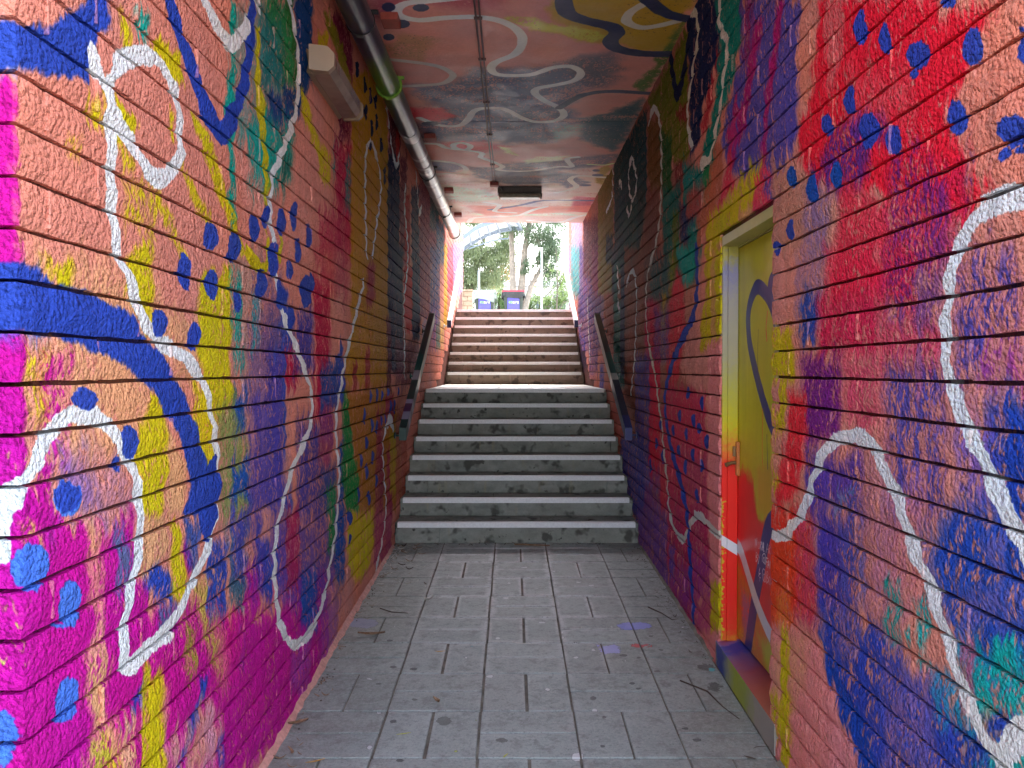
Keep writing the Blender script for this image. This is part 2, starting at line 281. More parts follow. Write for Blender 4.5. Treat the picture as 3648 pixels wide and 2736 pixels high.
 ('p','#BE1746',[(3.928,2.054),(4.297,2.098),(4.284,1.305),(3.916,1.329)],0.02,0.1,0.16,1.0),
 ('p','#DF9384',[(4.277,1.991),(4.653,2.028),(4.646,1.615),(4.271,1.613)],0.03,0.08,0.2,1.0),
 ('p','#C94C58',[(3.93,2.18),(4.837,2.318),(4.74,1.991),(4.487,2.012),(4.153,1.98)],0.03,0.1,0.31,0.8),
 ('p','#C08A18',[(4.837,2.318),(6.286,2.539),(6.354,1.892),(6.428,1.471),(4.687,1.501),(4.646,1.633),(4.828,1.817)],0.03,0.06,0.08,1.0),
 ('p','#A03038',[(5.349,2.296),(5.649,2.336),(5.644,2.038),(5.344,2.014)],0.02,0.08,0.16,1.0),
 ('p','#A83A38',[(5.283,1.74),(5.455,1.745),(5.45,1.436),(5.278,1.441)],0.02,0.05,0.16,1.0),
 ('p','#A83A38',[(4.872,1.654),(5.018,1.656),(5.014,1.448),(4.868,1.452)],0.02,0.05,0.16,1.0),
 ('p','#2E48AC',[(4.523,1.785),(4.584,1.719),(4.645,1.58),(4.642,1.405),(4.077,1.426),(4.252,1.58),(4.442,1.681)],0.012,0.03,0.08,1.0),
 ('p','#8C3A78',[(4.012,1.474),(4.323,1.466),(4.318,1.18),(4.008,1.209)],0.03,0.08,0.23,1.0),
 ('p','#A04068',[(4.008,1.247),(4.246,1.227),(4.243,1.05),(4.005,1.08)],0.02,0.08,0.23,1.0),
 ('p','#3A4A90',[(4.039,1.13),(4.393,1.09),(4.388,0.799),(4.034,0.862)],0.03,0.08,0.31,1.0),
 ('p','#1C52A8',[(4.473,1.208),(4.639,1.194),(4.631,0.756),(4.466,0.785)],0.02,0.08,0.23,1.0),
 ('p','#2E4C9C',[(4.047,1.626),(4.48,1.631),(4.477,1.411),(4.044,1.427)],0.03,0.08,0.23,1.0),
 ('p','#B0741C',[(4.644,1.475),(6.428,1.471),(6.958,1.133),(6.668,0.445),(5.053,0.72),(4.864,1.176)],0.03,0.06,0.12,1.0),
 ('p','#138A3C',[(4.601,1.459),(4.687,1.456),(4.863,1.148),(5.056,0.92),(5.053,0.72),(4.632,0.792),(4.551,0.986),(4.596,1.198)],0.02,0.06,0.12,1.0),
 ('p','#1E8A48',[(4.171,1.012),(4.391,0.982),(4.388,0.799),(4.168,0.838)],0.02,0.08,0.31,1.0),
 ('p','#A83048',[(6.114,1.419),(6.553,1.407),(6.549,1.16),(6.11,1.188)],0.02,0.06,0.23,1.0),
 ('p','#983048',[(5.696,1.322),(6.039,1.307),(6.025,0.508),(5.683,0.569)],0.02,0.08,0.27,1.0),
 ('p','#A02C4C',[(6.183,1.008),(6.503,0.978),(6.494,0.424),(6.174,0.481)],0.02,0.08,0.2,1.0),
 ('p','#B89A18',[(6.341,1.113),(6.957,1.068),(6.948,0.542),(6.333,0.633)],0.02,0.08,0.23,1.0),
 ('p','#B25A44',[(6.682,1.277),(7.369,1.246),(7.355,0.411),(6.669,0.52)],0.02,0.08,0.23,1.0),
 ('p','#141C48',[(6.271,2.537),(7.132,2.668),(7.114,1.58),(6.254,1.58)],0.02,0.06,0.06,1.0),
 ('p','#6E2038',[(6.2,2.001),(6.438,2.017),(6.427,1.41),(6.19,1.417)],0.01,0.06,0.23,1.0),
 ('p','#D02828',[(7.232,2.507),(7.792,2.579),(7.842,1.995),(7.491,1.934),(7.173,2.067)],0.01,0.03,0.04,1.0),
 ('p','#16204C',[(7.793,2.637),(8.447,2.726),(8.433,1.899),(7.78,1.874)],0.012,0.06,0.08,1.0),
 ('p','#6C2C50',[(8.449,2.869),(9.484,3.027),(9.47,2.188),(8.436,2.121)],0.03,0.12,0.39,1.0),
 ('p','#28407C',[(9.484,3.027),(10.808,3.229),(10.788,2.11),(9.467,2.045)],0.03,0.14,0.47,1.0),
 ('p','#BC7060',[(8.435,2.026),(11.666,2.197),(11.648,1.163),(8.422,1.278)],0.03,0.1,0.12,1.0),
 ('p','#7888C8',[(8.654,2.119),(9.294,2.159),(9.288,1.791),(8.648,1.776)],0.05,0.2,0.43,1.0),
 ('p','#5A3C80',[(9.473,2.402),(10.459,2.488),(10.448,1.857),(9.463,1.831)],0.05,0.2,0.47,1.0),
 ('p','#D8C060',[(10.792,2.313),(11.404,2.355),(11.397,1.925),(10.785,1.906)],0.04,0.2,0.47,1.0),
 ('p','#7A4458',[(6.692,1.833),(8.362,1.896),(8.355,1.439),(6.685,1.467)],0.03,0.1,0.31,1.0),
 ('p','#3A6C60',[(10.24,2.179),(10.79,2.212),(10.784,1.866),(10.235,1.851)],0.02,0.1,0.39,1.0),
 ('p','#D8A82C',[(11.421,3.344),(12.021,3.437),(12.0,2.215),(11.401,2.183)],0.02,0.06,0.23,1.0),
 ('p','#D05068',[(12.021,3.437),(13.221,3.622),(13.207,2.85),(12.009,2.735)],0.02,0.1,0.23,1.0),
 ('p','#9C78B8',[(13.221,3.622),(15.892,4.035),(15.875,3.077),(13.207,2.826)],0.04,0.14,0.39,1.0),
 ('p','#5040A0',[(2.978,1.072),(4.632,0.79),(4.623,0.282),(2.973,0.745)],0.05,0.12,0.31,0.8),
 ('p','#DF9384',[(3.089,1.071),(3.208,1.051),(3.206,0.93),(3.087,0.954)],0.02,0.08,0.16,1.0),
 ('p','#2E48AC',[(3.145,0.912),(3.333,0.872),(3.33,0.67),(3.141,0.722)],0.02,0.1,0.27,1.0),
 ('p','#1C52A8',[(3.674,0.695),(3.935,0.632),(3.93,0.356),(3.67,0.437)],0.03,0.08,0.2,1.0),
 ('p','#BE1746',[(3.451,1.011),(3.626,0.982),(3.62,0.66),(3.446,0.704)],0.03,0.12,0.23,0.8),
 ('p','#1E8A48',[(4.204,0.879),(4.388,0.848),(4.384,0.616),(4.2,0.656)],0.02,0.06,0.23,1.0),
 ('p','#1C52A8',[(4.388,0.848),(4.632,0.808),(4.622,0.229),(4.379,0.3)],0.02,0.08,0.23,1.0),
 ('p','#D2C21A',[(4.81,0.76),(5.684,0.611),(5.616,0.388),(5.314,0.27),(4.897,0.326),(4.714,0.489),(4.673,0.659)],0.02,0.05,0.12,1.0),
 ('p','#B44A70',[(5.62,0.622),(6.412,0.487),(6.404,0.062),(5.613,0.249)],0.03,0.08,0.23,1.0),
 ('p','#DF9384',[(4.198,0.505),(4.803,0.35),(4.794,-0.169),(4.19,0.051)],0.03,0.1,0.23,1.0),
 ('p','#8A50A0',[(4.028,0.495),(4.459,0.379),(4.452,-0.027),(4.021,0.128)],0.03,0.1,0.31,0.7),
 ('p','#C21692',[(3.307,0.639),(3.492,0.586),(3.49,0.493),(3.305,0.551)],0.02,0.06,0.08,1.0),
 ('p','#C21692',[(2.87,0.741),(3.329,0.607),(3.321,0.178),(2.863,0.371)],0.03,0.1,0.12,1.0),
 ('p','#C21692',[(3.304,0.438),(3.513,0.366),(3.506,-0.035),(3.297,0.061)],0.03,0.1,0.16,1.0),
 ('p','#9A50A8',[(3.489,0.427),(3.838,0.312),(3.834,0.071),(3.485,0.208)],0.03,0.1,0.31,0.7),
 ('l','#2E48AC',[(2.271,2.626),(2.333,2.563),(2.403,2.503),(2.478,2.439),(2.565,2.388),(2.673,2.352),(2.776,2.423),(2.873,2.538),(2.959,2.689),(3.005,2.846),(3.016,2.968)],0.075),
 ('l','#E8EBEC',[(1.863,2.295),(1.893,2.258),(1.937,2.246),(1.968,2.303),(2.031,2.351),(2.125,2.394),(2.199,2.41),(2.257,2.396),(2.308,2.372),(2.339,2.326),(2.351,2.25),(2.337,2.185),(2.283,2.128),(2.213,2.091),(2.147,2.092),(2.103,2.117),(2.036,2.149),(1.981,2.174),(1.94,2.202),(1.938,2.248)],0.046),
 ('l','#E8EBEC',[(1.938,2.248),(1.939,2.162),(1.941,2.09),(1.94,1.999),(1.954,1.928),(1.975,1.862),(2.022,1.813),(2.079,1.741),(2.131,1.693),(2.245,1.648),(2.371,1.611),(2.476,1.566),(2.537,1.513),(2.575,1.439),(2.614,1.338),(2.626,1.237),(2.617,1.144),(2.569,1.059),(2.49,0.994),(2.394,0.935),(2.326,0.891),(2.231,0.86),(2.117,0.852),(2.03,0.843),(1.997,0.855),(1.986,0.893),(1.999,0.965),(2.016,1.014),(2.051,1.067),(2.073,1.14),(2.075,1.218),(2.071,1.267),(2.047,1.321),(1.991,1.384),(1.93,1.438),(1.859,1.468),(1.78,1.483),(1.719,1.47),(1.661,1.442),(1.623,1.399),(1.591,1.363),(1.551,1.324),(1.515,1.282)],0.046),
 ('l','#E8EBEC',[(1.539,1.3),(1.542,1.261),(1.543,1.225)],0.046),
 ('l','#E8EBEC',[(2.261,0.841),(2.153,0.848),(2.064,0.843),(2.005,0.845)],0.038),
 ('l','#E8EBEC',[(2.526,2.734),(2.623,2.695),(2.707,2.68),(2.796,2.688),(2.893,2.761),(2.961,2.833)],0.052),
 ('l','#E8EBEC',[(3.052,2.974),(3.098,2.943)],0.038),
 ('l','#2E48AC',[(2.585,1.218),(2.543,1.127)],0.16),
 ('l','#E8EBEC',[(3.5,3.178),(3.585,3.09),(3.634,3.009),(3.659,2.917),(3.644,2.796),(3.578,2.673),(3.478,2.571),(3.36,2.45),(3.251,2.355),(3.229,2.277),(3.207,2.182),(3.267,2.095)],0.05),
 ('l','#E8EBEC',[(3.265,1.986),(3.307,1.929),(3.372,1.822),(3.536,1.72),(3.664,1.636),(3.772,1.552),(3.872,1.456),(3.871,1.368),(3.767,1.267),(3.577,1.181),(3.452,1.097),(3.358,1.009),(3.29,0.932),(3.256,0.827),(3.265,0.713),(3.296,0.617),(3.361,0.508),(3.513,0.392),(3.668,0.354),(3.869,0.353),(4.059,0.409),(4.198,0.505),(4.347,0.657),(4.427,0.808),(4.478,0.996),(4.425,1.154),(4.395,1.256),(4.437,1.379),(4.518,1.478),(4.603,1.589),(4.758,1.724),(4.923,1.868),(5.074,1.992),(5.235,2.153)],0.05),
 ('l','#E8EBEC',[(5.587,2.357),(5.717,2.567),(5.908,2.8),(5.925,2.97),(5.726,3.084),(5.509,3.109),(5.333,2.981),(5.301,2.774),(5.349,2.324)],0.05),
 ('l','#E8EBEC',[(6.227,3.576),(6.381,3.435),(6.543,3.299),(6.761,3.261),(6.901,3.393)],0.05),
 ('l','#E8EBEC',[(7.328,3.23),(7.24,3.007),(7.396,2.83),(7.481,2.637),(7.389,2.43),(7.174,2.135),(7.22,1.798),(7.215,1.526)],0.07),
 ('l','#E8EBEC',[(8.121,3.531),(8.251,3.361),(8.385,3.185),(8.6,3.291)],0.06),
 ('l','#E8EBEC',[(5.676,0.191),(5.95,0.317),(6.136,0.511),(6.138,0.604),(6.031,0.85),(5.998,1.025),(6.17,1.161)],0.045),
 ('l','#E8EBEC',[(6.224,1.169),(6.343,1.203),(6.523,1.124)],0.09),
 ('l','#C8BE2A',[(3.063,2.813),(3.079,2.676),(3.153,2.526)],0.03),
 ('l','#C8BE2A',[(3.359,2.148),(3.358,2.047)],0.05),
 ('l','#D2C21A',[(2.93,2.011),(3.017,1.978),(3.129,1.963),(3.189,2.013),(3.19,2.073)],0.05),
 ('d','#2E48AC',[(2.649,2.013),(2.634,1.983),(2.599,1.96),(2.556,1.954),(2.523,1.966),(2.511,1.99),(2.524,2.019),(2.558,2.041),(2.6,2.049),(2.635,2.038)]),
 ('d','#2E48AC',[(2.864,2.015),(2.849,1.985),(2.813,1.962),(2.77,1.957),(2.736,1.969),(2.724,1.994),(2.737,2.023),(2.771,2.046),(2.815,2.053),(2.85,2.042)]),
 ('d','#2E48AC',[(3.06,2.117),(3.048,2.089),(3.018,2.068),(2.983,2.062),(2.955,2.073),(2.945,2.097),(2.956,2.124),(2.984,2.145),(3.02,2.152),(3.049,2.141)]),
 ('d','#2E48AC',[(3.196,2.18),(3.187,2.157),(3.165,2.14),(3.138,2.135),(3.117,2.144),(3.109,2.164),(3.118,2.186),(3.139,2.203),(3.166,2.208),(3.188,2.2)]),
 ('d','#2E48AC',[(3.331,2.061),(3.317,2.037),(3.283,2.019),(3.241,2.014),(3.208,2.022),(3.196,2.042),(3.209,2.065),(3.242,2.083),(3.284,2.09),(3.318,2.082)]),
 ('d','#2E48AC',[(2.39,1.912),(2.385,1.904),(2.372,1.897),(2.357,1.895),(2.345,1.898),(2.341,1.906),(2.346,1.914),(2.358,1.921),(2.373,1.923),(2.385,1.92)]),
 ('d','#2E48AC',[(2.421,1.868),(2.411,1.833),(2.385,1.81),(2.353,1.807),(2.329,1.824),(2.321,1.856),(2.33,1.889),(2.355,1.912),(2.386,1.917),(2.412,1.9)]),
 ('d','#2E48AC',[(2.645,1.854),(2.632,1.822),(2.6,1.801),(2.563,1.798),(2.533,1.813),(2.522,1.842),(2.534,1.872),(2.564,1.894),(2.602,1.899),(2.633,1.884)]),
 ('d','#2E48AC',[(2.839,1.976),(2.826,1.962),(2.795,1.95),(2.757,1.945),(2.727,1.948),(2.716,1.959),(2.728,1.972),(2.758,1.984),(2.795,1.99),(2.827,1.987)]),
 ('d','#2E48AC',[(2.872,1.818),(2.861,1.794),(2.835,1.777),(2.804,1.775),(2.779,1.788),(2.77,1.81),(2.78,1.834),(2.805,1.851),(2.836,1.854),(2.862,1.841)]),
 ('d','#2E48AC',[(3.157,1.902),(3.144,1.871),(3.109,1.849),(3.068,1.846),(3.036,1.861),(3.024,1.888),(3.037,1.918),(3.07,1.939),(3.111,1.944),(3.145,1.93)]),
 ('d','#2E48AC',[(3.326,2.019),(3.313,1.977),(3.28,1.948),(3.241,1.944),(3.21,1.964),(3.199,2.002),(3.212,2.043),(3.243,2.072),(3.282,2.078),(3.314,2.057)]),
 ('d','#2E48AC',[(2.253,1.708),(2.242,1.683),(2.216,1.668),(2.185,1.667),(2.161,1.68),(2.152,1.702),(2.162,1.725),(2.187,1.741),(2.218,1.743),(2.243,1.731)]),
 ('d','#2E48AC',[(2.492,1.684),(2.482,1.657),(2.456,1.64),(2.425,1.639),(2.401,1.655),(2.393,1.679),(2.402,1.705),(2.427,1.722),(2.458,1.724),(2.483,1.709)]),
 ('d','#2E48AC',[(1.863,1.513),(1.852,1.498),(1.825,1.49),(1.793,1.492),(1.768,1.502),(1.759,1.517),(1.768,1.531),(1.794,1.54),(1.826,1.539),(1.853,1.529)]),
 ('d','#2E48AC',[(2.069,1.396),(2.059,1.371),(2.033,1.357),(2.003,1.361),(1.98,1.379),(1.971,1.405),(1.981,1.429),(2.005,1.443),(2.035,1.441),(2.06,1.423)]),
 ('d','#2E48AC',[(3.411,1.876),(3.4,1.845),(3.371,1.824),(3.337,1.822),(3.309,1.838),(3.3,1.866),(3.31,1.897),(3.338,1.917),(3.373,1.921),(3.401,1.905)]),
 ('d','#2E48AC',[(1.982,1.351),(1.977,1.341),(1.966,1.336),(1.952,1.337),(1.94,1.345),(1.936,1.357),(1.941,1.367),(1.952,1.372),(1.966,1.371),(1.978,1.363)]),
 ('d','#4678D8',[(1.793,1.295),(1.781,1.272),(1.751,1.262),(1.716,1.269),(1.688,1.288),(1.679,1.313),(1.689,1.335),(1.717,1.346),(1.752,1.341),(1.782,1.322)]),  # light-blue near dots: mouth light painted into their blue
 ('d','#2E48AC',[(1.79,1.299),(1.778,1.279),(1.75,1.27),(1.717,1.276),(1.691,1.294),(1.681,1.316),(1.692,1.335),(1.718,1.344),(1.751,1.34),(1.779,1.322)]),
 ('d','#4678D8',[(1.665,1.176),(1.652,1.149),(1.621,1.139),(1.585,1.149),(1.564,1.169),(1.558,1.198),(1.564,1.226),(1.586,1.241),(1.623,1.233),(1.653,1.208)]),
 ('d','#4678D8',[(1.791,1.063),(1.781,1.036),(1.756,1.026),(1.727,1.035),(1.704,1.06),(1.696,1.091),(1.705,1.117),(1.728,1.128),(1.758,1.121),(1.782,1.096)]),
 ('d','#4678D8',[(1.785,0.854),(1.775,0.828),(1.75,0.82),(1.72,0.833),(1.697,0.861),(1.688,0.893),(1.698,0.918),(1.721,0.926),(1.751,0.915),(1.776,0.887)]),
 ('d','#4678D8',[(1.574,0.87),(1.566,0.839),(1.546,0.821),(1.522,0.821),(1.503,0.839),(1.496,0.87),(1.503,0.9),(1.523,0.918),(1.547,0.918),(1.566,0.9)]),
 ('d','#4678D8',[(1.738,1.032),(1.733,1.03),(1.719,1.032),(1.703,1.038),(1.69,1.044),(1.685,1.049),(1.69,1.051),(1.703,1.049),(1.72,1.044),(1.733,1.037)]),
 ('d','#4678D8',[(1.732,0.832),(1.727,0.83),(1.715,0.833),(1.701,0.839),(1.689,0.847),(1.685,0.852),(1.689,0.854),(1.701,0.852),(1.715,0.846),(1.727,0.838)]),
 ('d','#4678D8',[(1.567,0.827),(1.561,0.817),(1.546,0.81),(1.528,0.81),(1.513,0.817),(1.507,0.827),(1.513,0.838),(1.528,0.845),(1.547,0.845),(1.562,0.838)]),
 ('d','#2E48AC',[(3.431,2.198),(3.418,2.16),(3.386,2.133),(3.347,2.126),(3.316,2.143),(3.305,2.176),(3.317,2.213),(3.349,2.24),(3.387,2.248),(3.419,2.232)]),
 ('d','#2E48AC',[(3.614,2.258),(3.602,2.216),(3.574,2.187),(3.54,2.181),(3.513,2.201),(3.503,2.238),(3.514,2.278),(3.542,2.308),(3.576,2.315),(3.604,2.296)]),
 ('d','#2E48AC',[(3.206,2.176),(3.196,2.146),(3.171,2.124),(3.14,2.119),(3.116,2.132),(3.108,2.157),(3.117,2.187),(3.142,2.209),(3.172,2.215),(3.197,2.202)]),
 ('d','#2E48AC',[(3.885,2.215),(3.873,2.178),(3.844,2.153),(3.808,2.147),(3.779,2.164),(3.769,2.196),(3.781,2.231),(3.809,2.257),(3.845,2.263),(3.875,2.247)]),
 ('d','#2E48AC',[(3.691,2.12),(3.679,2.086),(3.649,2.062),(3.613,2.057),(3.585,2.073),(3.575,2.103),(3.587,2.137),(3.615,2.161),(3.651,2.167),(3.68,2.151)]),
 ('d','#2E48AC',[(3.075,2.111),(3.064,2.079),(3.038,2.056),(3.006,2.051),(2.982,2.065),(2.973,2.093),(2.983,2.125),(3.008,2.148),(3.04,2.154),(3.065,2.14)]),
 ('d','#0A1A42',[(5.115,3.449),(5.102,3.415),(5.068,3.385),(5.027,3.37),(4.995,3.377),(4.984,3.401),(4.996,3.434),(5.029,3.464),(5.07,3.479),(5.103,3.473)]),
 ('d','#0A1A42',[(5.357,3.437),(5.346,3.403),(5.317,3.375),(5.283,3.363),(5.256,3.372),(5.246,3.399),(5.257,3.433),(5.285,3.461),(5.319,3.473),(5.347,3.464)]),
 ('d','#0A1A42',[(5.581,3.442),(5.567,3.403),(5.534,3.371),(5.493,3.358),(5.46,3.368),(5.449,3.398),(5.461,3.436),(5.495,3.468),(5.535,3.482),(5.569,3.472)]),
 ('d','#0A1A42',[(5.778,3.465),(5.765,3.429),(5.732,3.399),(5.692,3.386),(5.661,3.395),(5.649,3.423),(5.662,3.458),(5.694,3.488),(5.734,3.501),(5.766,3.492)]),
 ('d','#0A1A42',[(5.4,3.271),(5.387,3.236),(5.356,3.207),(5.317,3.196),(5.287,3.205),(5.276,3.232),(5.288,3.266),(5.319,3.295),(5.357,3.307),(5.388,3.298)]),
 ('d','#0A1A42',[(5.829,3.34),(5.816,3.303),(5.782,3.272),(5.741,3.26),(5.709,3.271),(5.698,3.3),(5.71,3.337),(5.743,3.367),(5.784,3.38),(5.817,3.369)]),
 ('d','#0A1A42',[(5.633,3.239),(5.621,3.2),(5.589,3.17),(5.551,3.159),(5.521,3.172),(5.51,3.202),(5.522,3.24),(5.553,3.27),(5.591,3.282),(5.622,3.27)]),
 ('d','#0A1A42',[(6.028,3.231),(6.015,3.196),(5.983,3.167),(5.944,3.157),(5.913,3.168),(5.901,3.196),(5.914,3.231),(5.945,3.259),(5.985,3.27),(6.017,3.259)]),
 ('d','#0A1A42',[(5.557,3.091),(5.547,3.07),(5.522,3.053),(5.493,3.045),(5.469,3.05),(5.46,3.065),(5.47,3.086),(5.494,3.104),(5.524,3.112),(5.548,3.107)]),
 ('d','#0A1A42',[(6.187,3.043),(6.173,2.999),(6.139,2.966),(6.098,2.957),(6.065,2.974),(6.053,3.011),(6.067,3.054),(6.1,3.087),(6.141,3.098),(6.175,3.081)]),
 ('d','#2E48AC',[(3.554,2.015),(3.541,1.986),(3.51,1.966),(3.473,1.962),(3.443,1.975),(3.432,2.001),(3.444,2.029),(3.474,2.049),(3.512,2.054),(3.542,2.041)]),
 ('d','#2E48AC',[(3.685,2.101),(3.674,2.079),(3.647,2.063),(3.615,2.059),(3.589,2.067),(3.58,2.086),(3.59,2.107),(3.616,2.123),(3.649,2.128),(3.675,2.12)]),
 ('d','#2E48AC',[(3.298,2.021),(3.285,1.987),(3.253,1.963),(3.214,1.958),(3.184,1.974),(3.173,2.005),(3.185,2.038),(3.216,2.062),(3.255,2.068),(3.286,2.052)]),
 ('d','#2E48AC',[(3.178,1.922),(3.163,1.888),(3.125,1.866),(3.08,1.861),(3.045,1.877),(3.032,1.906),(3.046,1.938),(3.082,1.961),(3.127,1.966),(3.164,1.952)]),
 ('d','#2E48AC',[(3.385,1.906),(3.375,1.875),(3.353,1.854),(3.325,1.852),(3.304,1.869),(3.296,1.897),(3.305,1.927),(3.327,1.948),(3.354,1.951),(3.377,1.935)]),
 ('d','#2E48AC',[(3.939,1.996),(3.925,1.964),(3.888,1.942),(3.844,1.938),(3.809,1.953),(3.797,1.981),(3.81,2.012),(3.846,2.034),(3.89,2.039),(3.926,2.025)]),
 ('d','#2E48AC',[(3.573,1.809),(3.561,1.777),(3.53,1.756),(3.494,1.754),(3.465,1.772),(3.455,1.802),(3.466,1.833),(3.496,1.854),(3.532,1.857),(3.562,1.84)]),
 ('d','#2E48AC',[(3.881,1.953),(3.857,1.904),(3.799,1.871),(3.729,1.865),(3.675,1.889),(3.655,1.932),(3.676,1.978),(3.732,2.012),(3.801,2.02),(3.859,1.998)]),
 ('d','#2E48AC',[(5.528,1.403),(5.518,1.376),(5.493,1.36),(5.464,1.361),(5.44,1.378),(5.432,1.406),(5.441,1.433),(5.465,1.449),(5.495,1.448),(5.519,1.431)]),
 ('d','#2E48AC',[(5.802,1.394),(5.792,1.362),(5.765,1.343),(5.732,1.345),(5.706,1.365),(5.697,1.397),(5.708,1.429),(5.734,1.448),(5.767,1.447),(5.793,1.427)]),
 ('d','#2E48AC',[(6.011,1.387),(6.002,1.361),(5.981,1.345),(5.954,1.346),(5.933,1.363),(5.926,1.39),(5.934,1.416),(5.956,1.432),(5.982,1.431),(6.003,1.414)]),
 ('d','#2E48AC',[(6.33,1.407),(6.317,1.386),(6.286,1.374),(6.247,1.376),(6.216,1.389),(6.205,1.41),(6.217,1.431),(6.248,1.443),(6.287,1.442),(6.318,1.428)]),
 ('d','#2E48AC',[(6.886,1.398),(6.873,1.376),(6.84,1.363),(6.8,1.364),(6.768,1.379),(6.756,1.402),(6.769,1.424),(6.801,1.437),(6.841,1.436),(6.874,1.422)]),
 ('d','#2E48AC',[(5.292,1.28),(5.283,1.249),(5.261,1.23),(5.233,1.232),(5.212,1.253),(5.204,1.285),(5.213,1.317),(5.235,1.335),(5.262,1.334),(5.284,1.313)]),
 ('d','#2E48AC',[(5.586,1.2),(5.576,1.17),(5.551,1.153),(5.521,1.155),(5.497,1.176),(5.488,1.207),(5.498,1.237),(5.522,1.254),(5.552,1.252),(5.577,1.232)]),
 ('d','#2E48AC',[(5.779,1.176),(5.768,1.148),(5.741,1.132),(5.709,1.135),(5.683,1.154),(5.674,1.184),(5.684,1.211),(5.711,1.227),(5.743,1.225),(5.769,1.206)]),
 ('d','#2E48AC',[(6.45,1.288),(6.437,1.256),(6.404,1.238),(6.364,1.24),(6.332,1.262),(6.32,1.294),(6.333,1.325),(6.365,1.343),(6.405,1.342),(6.438,1.321)]),
 ('d','#2E48AC',[(5.397,1.096),(5.384,1.07),(5.349,1.057),(5.307,1.061),(5.274,1.08),(5.261,1.108),(5.274,1.133),(5.308,1.147),(5.35,1.143),(5.384,1.124)]),
 ('d','#2E48AC',[(5.183,1.002),(5.174,0.974),(5.149,0.959),(5.12,0.963),(5.097,0.983),(5.088,1.012),(5.098,1.04),(5.122,1.055),(5.151,1.052),(5.175,1.032)]),
 ('d','#2E48AC',[(5.626,0.974),(5.613,0.947),(5.582,0.933),(5.544,0.938),(5.513,0.958),(5.502,0.987),(5.514,1.013),(5.545,1.027),(5.583,1.024),(5.614,1.003)]),
 ('d','#2E48AC',[(5.388,0.907),(5.376,0.876),(5.344,0.86),(5.305,0.865),(5.275,0.889),(5.264,0.923),(5.276,0.954),(5.307,0.97),(5.345,0.966),(5.377,0.942)]),
 ('d','#2E48AC',[(5.765,0.795),(5.754,0.768),(5.724,0.754),(5.688,0.759),(5.659,0.781),(5.648,0.811),(5.66,0.838),(5.689,0.851),(5.725,0.847),(5.755,0.825)]),
 ('d','#2E48AC',[(5.095,0.799),(5.087,0.766),(5.066,0.749),(5.041,0.753),(5.021,0.777),(5.014,0.812),(5.022,0.844),(5.042,0.862),(5.068,0.858),(5.088,0.834)]),
 ('d','#2E48AC',[(5.462,0.722),(5.451,0.693),(5.424,0.679),(5.392,0.685),(5.366,0.707),(5.356,0.739),(5.367,0.767),(5.393,0.782),(5.426,0.777),(5.452,0.754)]),
 ('d','#2E48AC',[(6.156,1.208),(6.147,1.185),(6.124,1.171),(6.096,1.173),(6.074,1.189),(6.066,1.214),(6.075,1.237),(6.097,1.25),(6.125,1.249),(6.147,1.233)]),
 ('d','#2E48AC',[(6.647,1.279),(6.636,1.243),(6.609,1.221),(6.577,1.223),(6.552,1.247),(6.543,1.284),(6.553,1.32),(6.579,1.341),(6.611,1.34),(6.637,1.316)]),
 ('d','#2E48AC',[(5.972,1.208),(5.964,1.185),(5.942,1.172),(5.916,1.174),(5.896,1.19),(5.888,1.213),(5.896,1.236),(5.917,1.249),(5.943,1.247),(5.964,1.232)]),
 ('d','#2E48AC',[(4.827,0.702),(4.813,0.678),(4.776,0.668),(4.731,0.677),(4.696,0.7),(4.683,0.728),(4.697,0.752),(4.733,0.762),(4.777,0.754),(4.814,0.731)]),
 ('d','#2E48AC',[(4.807,0.578),(4.798,0.558),(4.774,0.55),(4.746,0.556),(4.724,0.574),(4.716,0.597),(4.725,0.616),(4.748,0.624),(4.776,0.619),(4.798,0.601)]),
]
